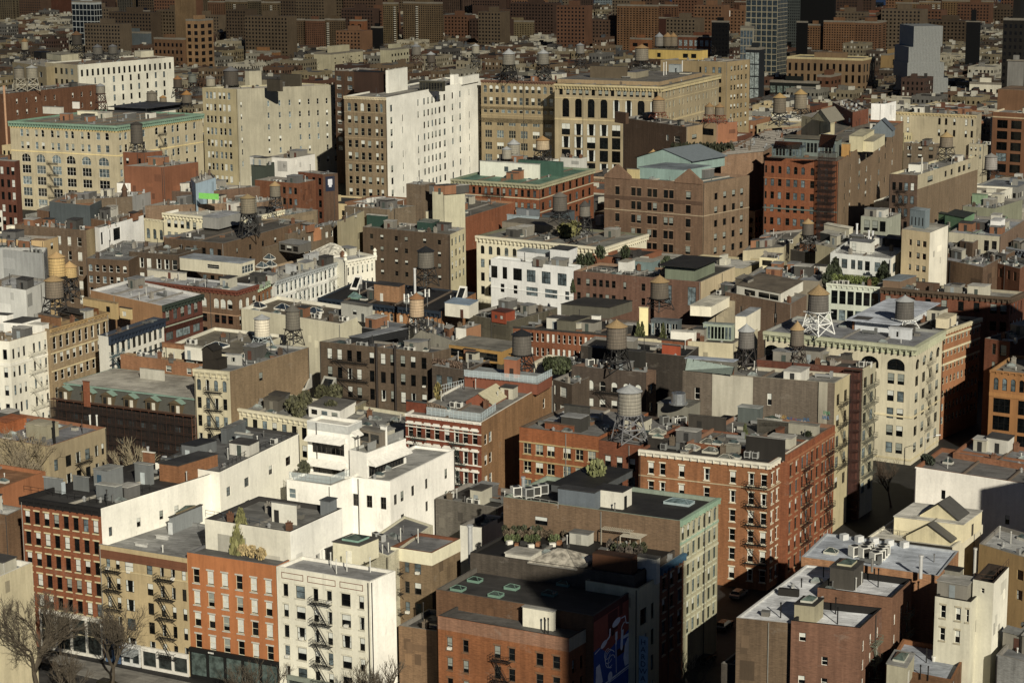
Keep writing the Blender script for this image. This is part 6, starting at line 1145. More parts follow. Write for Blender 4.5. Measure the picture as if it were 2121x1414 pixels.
j5 = B('02', 'stone_block', 'monumental tan stone block with giant black arched windows and deep bracketed cornice', (1300, 708), (428, 682), (1765, 605), 46.5, 'ab9877', '7a776d', kind='w', A=[(110, fac([(.06, .033), (.125, .033), (.185, .033), (.245, .033), (.305, .033), (.365, .033), (.43, .033), (.49, .033), (.545, .033), (.605, .033), (.66, .033), (.72, .033), (.775, .033), (.83, .033), (.89, .033), (.945, .033)], 1, 100, 65, .5, .5, 'k', v=(0, 3, 3))), (285, fac([(.105, .065), (.225, .065), (.345, .065), (.465, .065), (.58, .065), (.695, .065), (.81, .065), (.925, .065)], 1, 160, 195, .5, .98, 'k', a=(0,), v=(0, 0, 5), div=2)), (None, fac([(.105, .08), (.225, .08), (.345, .08), (.465, .08), (.58, .08), (.695, .08), (.81, .08), (.925, .08)], 4, 108, 375, .5, .88, 'k', v=(0, 1, 5), div=2))],
  Bf=fac([(.08, .02), (.14, .02), (.2, .02), (.3, .02), (.36, .02), (.44, .02), (.5, .02), (.58, .02), (.64, .02), (.72, .02), (.78, .02), (.88, .02), (.94, .02)], 4, 95, 65, .5, .55, 'c', v=(3, 4)), near=True, clut=6, cor=(2.2, 1.3, 'c4b184'), belts=((115, .4, 'c4ae84', 'AB'), (292, .8, 'c4ae84', 'AB')), cope='a38768')
j5t = K(j5, 1275, 668, 450, 1735, 700, 'a88a68', '7f7a70', over=0, name='attic'); K(j5t, 1010, 545, 715, 1020, 640, '6a5a45', '5b5245'); K(j5t, 1090, 590, 1015, 1190, 640, '9a8f75', '77777a'); K(j5t, 1440, 530, 1355, 1460, 590, '9aa4a4', 'a9b3b4', name='condenser_house')
for x, y in ((1315, 615), (1335, 610), (1465, 600)): stack(j5t, x, y, 6, .25, 'd0d0c6')
j6 = B('02', 'tan_office', 'tan brick office block with yellow penthouse behind the monumental stone block', (1832, 505), (1290, 488), (2015, 485), 50, 'a28861', '77736a', kind='w', A=fac([(.6, .03), (.68, .03), (.80, .04), (.89, .05)], 4, 80, 70, .5, .6, 'k', v=(0, 4)), Bf=fac([(.2, .08), (.35, .08), (.5, .08), (.65, .08), (.85, .08)], 7, 78, 60, .5, .55, 'c', v=(0, 3, 1)), clut=3)
K(j6, 1600, 415, 1185, 1672, 490, 'c9a34a', '77694a', win=fac([(.22, .07), (.74, .1), (.9, .1)], 1, 60, 45, .5, .6, 'k', v=(0,)), name='yellow_penthouse')
j7 = B('00', 'white_loft', 'cream white loft with regular black windows running right, upper left', (630, 530), (365, 510), (1412, 466), 46, 'b3a484', '6d6a64', wb='dbd8c4', kb='w', kind='w', A=fac([(.15, .08), (.33, .08), (.5, .08), (.65, .08), (.82, .08)], 5, 90, 60, .5, .55, 'k', v=(0, 4)), Bf=[(115, fac(18, 1, 85, 70, .42, .65, 'k', v=(0,))), (None, fac([(.17, .015), (.26, .015), (.36, .022), (.45, .022), (.535, .022), (.62, .022), (.71, .022), (.8, .022), (.89, .022)], 4, 78, 140, .5, .65, 'k', v=(0, 4)))], clut=4, cope='cfcbb8')
K(j7, 1150, 420, 1095, 1250, 470, 'cfc8ac', 'b9b39c')
j7b = B('00', 'tan_loft', 'long tan loft left of the cream white loft with cluttered roof', (370, 545), (100, 505), (640, 520), 44.5, 'a3906c', '8d8a7c', kind='w', A=fac([(.5, .08), (.7, .08), (.85, .08)], 4, 90, 70, .5, .5, 'k'), clut=4); K(j7b, 500, 450, 380, 640, 500, 'c4bd9c', 'a39c84'); K(j7b, 340, 430, 275, 420, 480, '35312c', '2c2a28')
j8 = B('00', 'brick_party_wall_building', 'dark red brown brick wall with small sash windows and salmon downpipe, at upper left edge', (40, 765), (-150, 750), (792, 688), 40, '7d4a33', '5d5a55', Bf=fac([(.12, .018), (.22, .018), (.32, .018), (.42, .018), (.52, .018), (.72, .018), (.82, .018), (.92, .018)], 5, 92, 70, .5, .45, 'w', v=(0, 1)), clut=4)
mb = MB(); c = j8.nA * .5 - j8.a * .2; mb.cyl(c, .55, 6, j8.H + 4, 8); mb.build('downpipe', [plain('c48a74', .7)], j8.root)
j10 = B('02', 'brick_warehouse', 'plain brown brick warehouse wall with pilasters in front of the monumental stone block', (1500, 1035), (985, 958), (1632, 1012), 39, '6f5240', '77706a', wb='a98c6a', kb='w', A=fac([(.71, .04), (.86, .09)], 1, 100, 110, .5, .5, 'w', v=(4, 0)), Bf=fac([(.5, .3)], 3, 100, 90, .5, .4, 'k'), clut=3)
K(j10, 1005, 925, 915, 1030, 1010, '6a4a38', '6a4a38', kind='b', over=0, name='end_pier')
j10b = B('02', 'brick_building', 'rose brick and concrete studio with red steel tank frame behind', (1745, 1005), (1510, 985), (1915, 990), 38.5, 'ae9070', '8a6a5a', wb='a8614c', A=fac([(.5, .8)], 1, 110, 75, .5, .5, 'k', v=(0,), div=4), clut=2, kind='w')
j10c = B('02', 'brick_hall', 'rose brick hall with stepped parapet, evergreen screen and round tank', (1995, 1180), (1300, 1290), (2300, 1090), 39.5, 'a86c58', '7d7f80', clut=3, Bf=fac([(.2, .06), (.45, .06)], 2, 100, 80, .5, .4, 'w'))
k_ = B('03', 'brick_party_wall_building', 'tall pink brown brick wall with pale streaks behind the solar shed roofs', (110, 1010), (-250, 1200), (400, 985), 41.5, '97705a', '7a6a60', clut=3)
j11w = B('03', 'cream_hipped_building', 'cream rendered tank house with tall gray hipped roof, behind the solar shed roofs', (520, 930), (378, 905), (640, 900), 50, 'c9bc94', '9a958a', kind='w', clut=0, par=.1)
gable(j11w, 600, 960, 13, 14, 3.6, .2, '03', '8f8876', 'c9bc94'); 
j12w = B('03', 'brick_building', 'dark red brick house with white windows and tan chimney, upper right', (780, 880), (620, 800), (905, 850), 47, '8a4434', '7d6a60', A=fac([(.18, .1), (.5, .1), (.85, .1)], 3, 90, 75, .5, .4, 'w'), clut=4)
j13w = B('03', 'white_board_building', 'low building with blank white signboard wall, upper right', (1030, 815), (925, 812), 14, 47.5, 'e6e6e0', '8a8278', kind='w', clut=1)
j14w = B('03', 'tan_long_building', 'long low tan brick building with arched windows and cream roof, upper right', (1750, 905), (1100, 875), (1790, 880), 43, 'b0a284', 'b3aa92', kind='w', A=fac([(.1, .03), (.18, .03), (.56, .03), (.64, .03), (.74, .03), (.88, .03), (.95, .03)], 2, 90, 60, .5, .6, 'k', a=(0,)), clut=8, cor=(1.0, .5, 'c9b284', 'A'))
j15w = B('03', 'brick_pediment_house', 'red brick house with stepped round pediment and yellow pipes, upper right', (1385, 950), (1180, 945), (1460, 925), 38, '8f4430', '6d6a66', A=fac([(.15, .09), (.35, .09), (.7, .09), (.88, .09)], 3, 65, 45, .5, .55, 'k', v=(1, 3)), clut=0)
gable(j15w, 1290, 950, 14, 3, 3.5, .1, '03', '7a4a3c', '8f4430')
for x in (1395, 1410): stack(j15w, x, 960, 1.5, .4, 'd9ceb0')
j16w = B('03', 'brick_modern_block', 'brown brick block with large dark studio windows at the right edge, in part shade', (2400, 905), (1872, 875), 25, 42, '8a5238', '8d8d8a', A=fac([(.16, .16), (.37, .16), (.6, .16), (.82, .16)], 6, 88, 95, .5, .75, 'k', v=(0, 4), div=2), clut=2, belts=((40, .5, 'c4a88a', 'A'),), kind='w', cope='c4b59c')
K(j16w, 2200, 715, 1910, 2300, 875, '85573c', '8a6a50', name='brick_penthouse', over=0)
gable(i5, 1085, 1075, 8, 7, 3.6, 2.6, '03', '5f6a72', '77858c')
for (a_) in ((1700, 1000, 1690, 1830, 34, '4b5260', 'small dark slate roofed house right of the red pediment house'), (1660, 1065, 1470, 1675, 33, '8a5038', 'low red brick house row with small windows under the slate roofs'), (1860, 935, 1765, 1880, 36, 'c9b79c', 'pinkish cream cottage wall beside the brown studio block'), (1240, 1040, 1180, 1290, 35, 'b9ab80', 'small khaki house below the red pediment house'), (1440, 1130, 1180, 1460, 32, '7d6a55', 'dark blue gray roof court behind the wood tank at right'), (1800, 1130, 1690, 1840, 32, 'b3a88c', 'pale stepped house under the slate roofs'), (1560, 960, 1530, 1680, 37, '5b5d58', 'gray green rooftop machine house, upper right')):
    B('03', 'small_house', a_[6], (a_[0], a_[1]), (a_[2],), (a_[3],), a_[4], a_[5], random.choice(('7a7d80', '8d8a80', '55524e')), A=fac(3, 2, 60, 40, .4, .5, 'k'), clut=4)
# tile 01 / 02 lower strip, in front of the tall lofts
for (t, a_) in (('01', (320, 1290, 120, 520, 38, 'd9d6cc', 'white stepped stair houses at the foot of the gray beige loft')), ('01', (130, 1330, 0, 190, 38.5, '4a5448', 'dark glass roofed house left of the white stair houses')), ('02', (290, 1330, -100, 460, 36, 'c9ccc0', 'low white shed roofs behind the green copper mansard')), ('02', (640, 1290, 470, 690, 35, 'c4c6bc', 'small white wall house between the mansard and the brown warehouse'))):
    B(t, 'small_house', a_[6], (a_[0], a_[1]), (a_[2],), (a_[3],), a_[4], a_[5], 'a9a99e', clut=3, kind='w')
# ------------------------------------------------------------ towers and landmarks far off
def TW(t, xl, xc, xr, yt, yb, label, wall, **k):
    x0, y0, s = tile(t); return FB(x0 + xl*s, x0 + xc*s, x0 + xr*s, y0 + yt*s, y0 + yb*s, label, wall, **k)
G1 = 'brown brick housing towers on the skyline'
BT = 'brown brick apartment tower standing in the far skyline of similar towers'
n = 0
for (t, xl, xc, xr, yt, yb, c, A_, B__, bal) in (
    ('00', -60, 110, 150, -50, 240, '6f5f44', (9, 20), (2, 20), ()), ('00', 825, 930, 945, -30, 230, '6d5a40', (6, 22), (1, 22), ()), ('00', 1070, 1140, 1152, -20, 230, '6a573e', (4, 22), (1, 22), ()), ('00', 950, 1060, 1068, -40, 240, '5c5648', (5, 22), (1, 22), ()),
    ('00', 1225, 1320, 1335, -30, 215, '7a6746', (6, 22), (1, 22), ()), ('00', 1590, 1690, 1700, -30, 200, '6a563e', (6, 22), (1, 22), ()), ('00', 1690, 1820, 1832, 30, 260, '7a4f35', (7, 20), (1, 20), ()), ('00', 1832, 2000, 2015, 25, 400, '6e5839', (9, 22), (1, 22), (.55,)), ('00', 2015, 2110, 2125, 20, 390, '5d5038', (6, 22), (1, 22), ()),
    ('01', 60, 215, 240, 35, 385, '6f5a3c', (9, 22), (1, 22), (.75,)), ('01', 240, 340, 350, 40, 330, '675338', (6, 20), (1, 20), ()), ('01', 235, 425, 440, 175, 445, '6c5238', (10, 17), (1, 17), (.5,)), ('01', 440, 590, 602, 180, 450, '7d4a34', (9, 17), (1, 17), ()), ('01', 600, 750, 768, 175, 450, '6a5237', (8, 17), (1, 17), (.2,)),
    ('01', 355, 440, 450, -30, 150, '5b4f3c', (5, 18), (1, 18), ()), ('01', 500, 640, 650, -30, 160, '63503c', (9, 18), (1, 18), ()), ('01', 695, 760, 768, -30, 130, '6f4f40', (5, 18), (1, 18), ()), ('01', 770, 970, 985, -40, 130, '5f4536', (11, 16), (2, 16), ()), ('01', 985, 1060, 1075, -20, 250, '6d5c3e', (5, 18), (1, 18), (.5,)),
    ('01', 1072, 1185, 1200, 42, 420, '7a6340', (7, 22), (1, 22), (.92,)), ('01', 1235, 1545, 1560, 40, 440, '755b3c', (17, 22), (2, 22), (.4,)), ('01', 1560, 1700, 1712, -10, 200, '5d4233', (8, 16), (1, 16), ()), ('01', 1712, 1840, 1850, -20, 150, '6a4d40', (7, 16), (1, 16), ()), ('01', 1870, 1960, 1975, -20, 170, '5a4638', (5, 16), (1, 16), ()), ('01', 1980, 2110, 2120, -10, 160, '643f33', (7, 16), (1, 16), ()),
    ('01', 1612, 1925, 1935, 190, 390, '6a4c37', (17, 12), (1, 12), (.6,)), ('01', 1935, 2121, 2130, 195, 400, '76503c', (10, 12), (1, 12), ()), ('02', -10, 245, 262, 190, 385, '85714d', (12, 12), (1, 12), (.35,)), ('02', 85, 150, 160, 10, 150, '5f3d32', (4, 14), (1, 14), ()), ('02', 190, 290, 300, -10, 150, '684234', (6, 14), (1, 14), ()), ('02', 300, 425, 440, -20, 165, '5d372d', (7, 14), (1, 14), (.5,)),
    ('02', 520, 585, 600, -10, 170, '5a2c26', (0, 1), (1, 10), ()), ('02', 605, 735, 745, -20, 160, '5c4338', (7, 14), (1, 14), ()), ('02', 935, 1262, 1275, 62, 470, '8a5a38', (13, 21), (1, 21), ()), ('02', 1275, 1420, 1432, 60, 400, '7a4a30', (6, 19), (1, 19), ()), ('02', 1430, 1600, 1612, 28, 175, '7a4630', (10, 14), (1, 14), ()), ('02', 1615, 1790, 1800, 25, 160, '824a30', (10, 14), (1, 14), ()), ('02', 1890, 2045, 2055, 30, 190, '6d3f2c', (8, 14), (1, 14), ()),
    ('03', 425, 540, 552, 210, 480, '8a5a38', (6, 14), (1, 14), ()), ('03', 552, 785, 800, 185, 490, '8f5c3a', (12, 15), (1, 15), ()), ('03', 800, 968, 1045, 190, 485, '84553a', (8, 15), (2, 15), ()), ('03', 1115, 1285, 1300, 40, 230, '80603c', (9, 14), (1, 14), ()), ('03', 1300, 1460, 1470, 30, 225, '8a6a48', (8, 14), (1, 14), (.1, .3, .7, .9)), ('03', 1480, 1870, 1885, 25, 220, '84603a', (18, 13), (1, 13), ()), ('03', 1955, 2121, 2150, -20, 200, '8a6238', (8, 16), (2, 16), (.8,))):
    TW(t, xl, xc, xr, yt - 12, yb, BT, c, A=A_ if A_[0] else None, Bw=B__, bal=bal, group=G1, roof='55504a'); n += 1
TW('00', 405, 560, 580, -15, 190, 'reddish windowless block beside the river, far upper left', '6a3426', A=None, Bw=None, name='brick_block')
TW('00', 582, 785, 825, 18, 470, 'white framed glass tower with dark lozenge windows, upper left', 'b3bab4', name='glass_tower', A=(6, 9), Bw=(3, 9), fx=.86, fy=.86, win='1a2024', kind='w')
TW('00', 1150, 1215, 1222, 92, 250, 'navy blue windowless block among the brown towers', '1a2036', name='navy_block', A=None, Bw=None, kind='w'); TW('00', 1330, 1410, 1418, 70, 200, 'faded pink block among the brown towers, upper left', 'a06a55', name='pink_block', A=(3, 3), Bw=None, kind='w')
TW('00', 1418, 1505, 1590, -60, 560, 'tall orange brown tower with blank lit side, upper left', '8a6844', name='brick_tower', A=None, Bw=None); TW('00', 1510, 1635, 1732, 168, 640, 'orange tan apartment tower with paired dark windows and rounded corner', 'a87a54', name='apartment_tower', A=(2, 8), Bw=(2, 8), fx=.5, fy=.6)
TW('00', 1250, 1500, 1512, 320, 640, 'brown brick apartment slab left of the orange tan tower', '84583a', name='apartment_slab', A=(7, 5), Bw=None)
TW('00', 765, 905, 922, 235, 450, 'white boxed roof house on a blue gray glass building, upper left', 'b3b8ac', name='glass_building', A=(5, 3), Bw=None, kind='w', fx=.7, fy=.7); TW('00', 940, 1210, 1230, 270, 520, 'plain blue gray corrugated block, upper left', '5f6b6e', name='metal_block', A=None, Bw=None, kind='w')
TW('01', 760, 880, 900, 252, 470, 'salmon pink stepped block between brown towers', 'a8654c', name='stucco_block', A=(3, 3), Bw=(1, 3), kind='w', yaw=29); TW('01', 800, 915, 945, 170, 440, 'orange brick block behind the salmon pink block', '98502f', name='brick_block', A=(2, 5), Bw=None); TW('01', 900, 960, 975, 290, 480, 'dark red brick block with small windows beside the black block', '6a3226', name='brick_block', A=(3, 5), Bw=None); TW('01', 975, 1060, 1075, 225, 480, 'solid black block between brown towers', '0d0d0f', name='dark_block', A=None, Bw=None, kind='w')
TW('01', 510, 655, 910, 440, 660, 'cream warehouse with grid scored blank walls, upper centre', 'c4b994', name='warehouse', A=None, Bw=(4, 5), kind='w', fx=.15, fy=.3, top=5); TW('01', 1050, 1140, 1285, 405, 640, 'cream warehouse with roof parapet behind the white stair tower', 'bdb590', name='warehouse', A=None, Bw=(6, 4), kind='w', fx=.4, fy=.4)
TW('01', 0, 75, 85, 320, 480, 'bright orange brick school block at upper centre left', 'b0622a', name='school_block', A=(3, 3), Bw=None); TW('01', -40, 200, 240, 425, 560, 'rust orange low school wing with cream gables', 'a3663a', name='school_wing', A=(7, 2), Bw=None)
TW('02', 1272, 1412, 1422, 150, 420, 'maroon block with pale mural panel before the orange brown tower', '5a2a20', name='brick_block', A=None, Bw=None); TW('02', 1040, 1210, 1222, 320, 520, 'orange brick house with white window strip before the orange brown tower', '9a5430', name='brick_block', A=(2, 3), Bw=None)
TW('02', 1430, 1815, 1830, 305, 540, 'red brick school with white sash windows and flat roof', '84422c', name='school_building', A=(9, 3), Bw=None, fx=.6, fy=.7, win='7d8a88'); TW('02', 1705, 1835, 1850, 180, 560, 'black glass tower left of the blue glass hotel', '0e1012', name='glass_tower', A=(5, 10), Bw=None, kind='w')
TW('02', 750, 960, 975, -30, 95, 'pale blue glass slab near the river, top centre', '7c8c90', name='glass_slab', A=(16, 6), Bw=None, kind='w')
h_ = TW('02', 1852, 2720 - 0, 2312, 218, 760, 'glass hotel', 'a89c80') if False else None
TW('03', -55, 180, 272, -20, 720, 'tall glass hotel tower with limestone grid side, upper right', 'ada284', name='hotel_tower', A=(6, 15), Bw=(7, 22), fx=.84, fy=.86, win='3d4a50', kind='w', frame='b3a88a'); TW('03', -100, -10, 10, 215, 740, 'lower blue glass wing on the left of the hotel tower', 'a8a088', name='hotel_wing', A=(4, 8), Bw=None, fx=.8, fy=.85, win='4d5d66', kind='w')
TW('03', -60, 40, 90, 385, 900, 'white panelled glass block in front of the hotel tower', '2c3236', name='glass_block', A=(3, 5), Bw=None, fx=.85, fy=.9, win='9aa8a4', kind='w'); TW('03', 272, 360, 372, -10, 420, 'gray green glass tower right of the hotel tower', '4c5450', name='glass_tower', A=(6, 18), Bw=None, kind='w'); TW('03', 372, 625, 650, -40, 480, 'broad black glass tower, upper right', '090b0a', name='glass_tower', A=None, Bw=None, kind='w'); TW('03', 340, 420, 430, 175, 560, 'lower black glass tower beside the broad black one', '0c0d0c', name='glass_tower', A=None, Bw=None, kind='w')
TW('03', 640, 820, 832, -20, 240, 'pale gray green tower with dotted windows, upper right', '7a8274', name='apartment_tower', A=(6, 9), Bw=None, kind='w'); TW('03', 682, 768, 778, 72, 300, 'orange brick stair tower before the pale gray green tower', '8a4f26', name='brick_tower', A=None, Bw=None); TW('03', 835, 1045, 1058, 112, 290, 'pink brick block with small windows, upper right', '9a4a3a', name='brick_block', A=(7, 4), Bw=None, fx=.3)
TW('03', 1678, 1765, 1775, 175, 640, 'slim black tower with pale roof tank, upper right', '14171a', name='slim_tower', A=(2, 14), Bw=None, kind='w', win='5a625e', fx=.7, fy=.15, top=9); TW('03', 1960, 2090, 2200, 155, 900, 'dark bronze tower with white lift heads at the right edge', '2b2722', name='bronze_tower', A=(4, 13), Bw=(3, 13), kind='w', win='17171a', top=12); TW('03', 2005, 2105, 2115, 480, 950, 'grey mesh wrapped block before the dark bronze tower', '8a8880', name='wrapped_block', A=(2, 6), Bw=None, kind='w', win='55544e')
TW('03', 265, 850, 955, 470, 850, 'cream banded red brick school with big windows behind bare trees', '94704f', name='school_building', A=(12, 4), Bw=(4, 4), fx=.4, fy=.7, kind='w', frame='cdb987'); TW('03', 500, 600, 690, 600, 880, 'dark red brick apartment block before the banded school', '7a4630', name='brick_block', A=(2, 5), Bw=(3, 5)); TW('03', 130, 500, 520, 650, 900, 'black framed loft with big gridded windows, upper right', '1d2420', name='glass_loft', A=(7, 3), Bw=None, fx=.75, fy=.75, win='6d7f74', kind='w')
TW('03', 1695, 1930, 1945, 660, 900, 'cream white apartment house with balconies and yellow penthouse', 'd6d0b9', name='apartment_house', A=(5, 3), Bw=None, fx=.35, bal=(.5,), kind='w'); TW('03', 1000, 1055, 1180, 430, 640, 'tan block with yellow painted panel, upper right', 'a8814c', name='tan_block', A=None, Bw=(1, 2), kind='w')
# stacked silver museum
ms = empty('museum', U(*TP('03', 1460, 900), 0), 'stacked offset silver mesh boxes of a gallery building, upper right', 'building'); z0_ = 0
Pm = U(*TP('03', 1460, 900), 0); dm = (Pm - CAM).dot(fw); pm = F / dm * (2121 / 561)
for (xa, xb, ya, yb_) in ((1215, 1460, 725, 950), (1212, 1518, 612, 725), (1190, 1482, 490, 612), (1196, 1448, 367, 490), (1232, 1462, 205, 367)):
    za = solve_z(Pm, TP('03', 0, yb_)[1]); zb = solve_z(Pm, TP('03', 0, ya)[1]); a_, b_ = (xa - 1460) / pm, (xb - 1460) / pm; c_, s_ = math.cos(R(6)), math.sin(R(6))
    rt = lambda x, y: (x * c_ - y * s_, x * s_ + y * c_); mb = MB(); mb.prism([rt(a_, 0), rt(b_, 0), rt(b_, 30), rt(a_, 30)], max(0, za), zb); k = int((b_ - a_) / .9)
    for i in range(k + 1):
        x = a_ + (b_ - a_) * i / k; p = rt(x, -.08); mb.bar((*p, max(0, za) + .2), (*p, zb - .2), .05)
    mb.build('gallery_box', [plain('8d918c', .7)], ms)
# church tower and clock tower
P = U(*TP('02', 478, 350), 0); dd = F / (P - CAM).dot(fw) / .2546; ch = empty('church', P, 'pale stone church tower with clock and dark spire above a green roof, top centre', 'church'); hw = 46 / dd; Zt = lambda y: solve_z(P, TP('02', 0, y)[1])
mb = MB(); mb.box(-hw, hw, -hw, hw, 0, Zt(150)); mb.box(-hw * .82, hw * .82, -hw * .82, hw * .82, Zt(150), Zt(55)); 
for sx in (-1, 1):
    for sy in (-1, 1): mb.bar((sx * hw * .8, sy * hw * .8, Zt(150)), (sx * hw * .8, sy * hw * .8, Zt(120)), .9, 0, .1)
mb.build('tower', [wall_mat('c9bb94')], ch); mb = MB(); mb.cyl((0, 0), hw * .7, Zt(55), Zt(-20), 8, 0, .2); mb.build('spire', [plain('3a3d38', .7)], ch)
mb = MB(); mb.box(-hw * .25, hw * .25, -hw - .1, -hw + .1, Zt(285), Zt(220)); mb.build('window', [glass_mat()], ch); mb = MB(); mb.bar((0, -hw - .15, Zt(192)), (0, -hw, Zt(192)), hw * .25, 0, None, 16); mb.build('clock_face', [plain('d8d5c4')], ch)
mb = MB(); W1 = 170 / dd; mb.box(-W1 - hw, -hw - .05, 3, 30, 0, Zt(330)); mb.face([(-W1 - hw, 3, Zt(330)), (-hw, 3, Zt(330)), (-hw, 16, Zt(262)), (-W1 - hw, 16, Zt(262))], 1); mb.face([(-hw, 30, Zt(330)), (-W1 - hw, 30, Zt(330)), (-W1 - hw, 16, Zt(262)), (-hw, 16, Zt(262))], 1); mb.build('nave', [wall_mat('b3a684'), plain('2f3a34', .7)], ch)
P = U(*TP('02', 1828, 300), 0); dd = F / (P - CAM).dot(fw) / .2546; ck = empty('clock_tower', P, 'orange brick clock tower with round white clock, upper right of centre', 'tower'); hw = 52 / dd; zc = solve_z(P, TP('02', 0, 110)[1]); zt = solve_z(P, TP('02', 0, 70)[1])
mb = MB(); mb.box(-hw, hw, -hw, hw, 0, zt); mb.build('wall', [wall_mat('8a4c2e')], ck); mb = MB(); mb.bar((0, -hw - .2, zc), (0, -hw, zc), hw * .56, 0, None, 20); cf = mb.build('clock_face', [plain('e3e0d4')], ck); mb = MB(); mb.bar((0, -hw - .25, zc), (0, -hw - .25, zc + hw * .45), .25); mb.bar((0, -hw - .25, zc), (hw * .22, -hw - .25, zc - hw * .2), .3)
for i in range(12): a_ = i * math.pi / 6; mb.bar((hw * .48 * math.sin(a_), -hw - .25, zc + hw * .48 * math.cos(a_)), (hw * .4 * math.sin(a_), -hw - .25, zc + hw * .4 * math.cos(a_)), .15)
mb.build('clock_hands', [plain('2a2620')], cf)
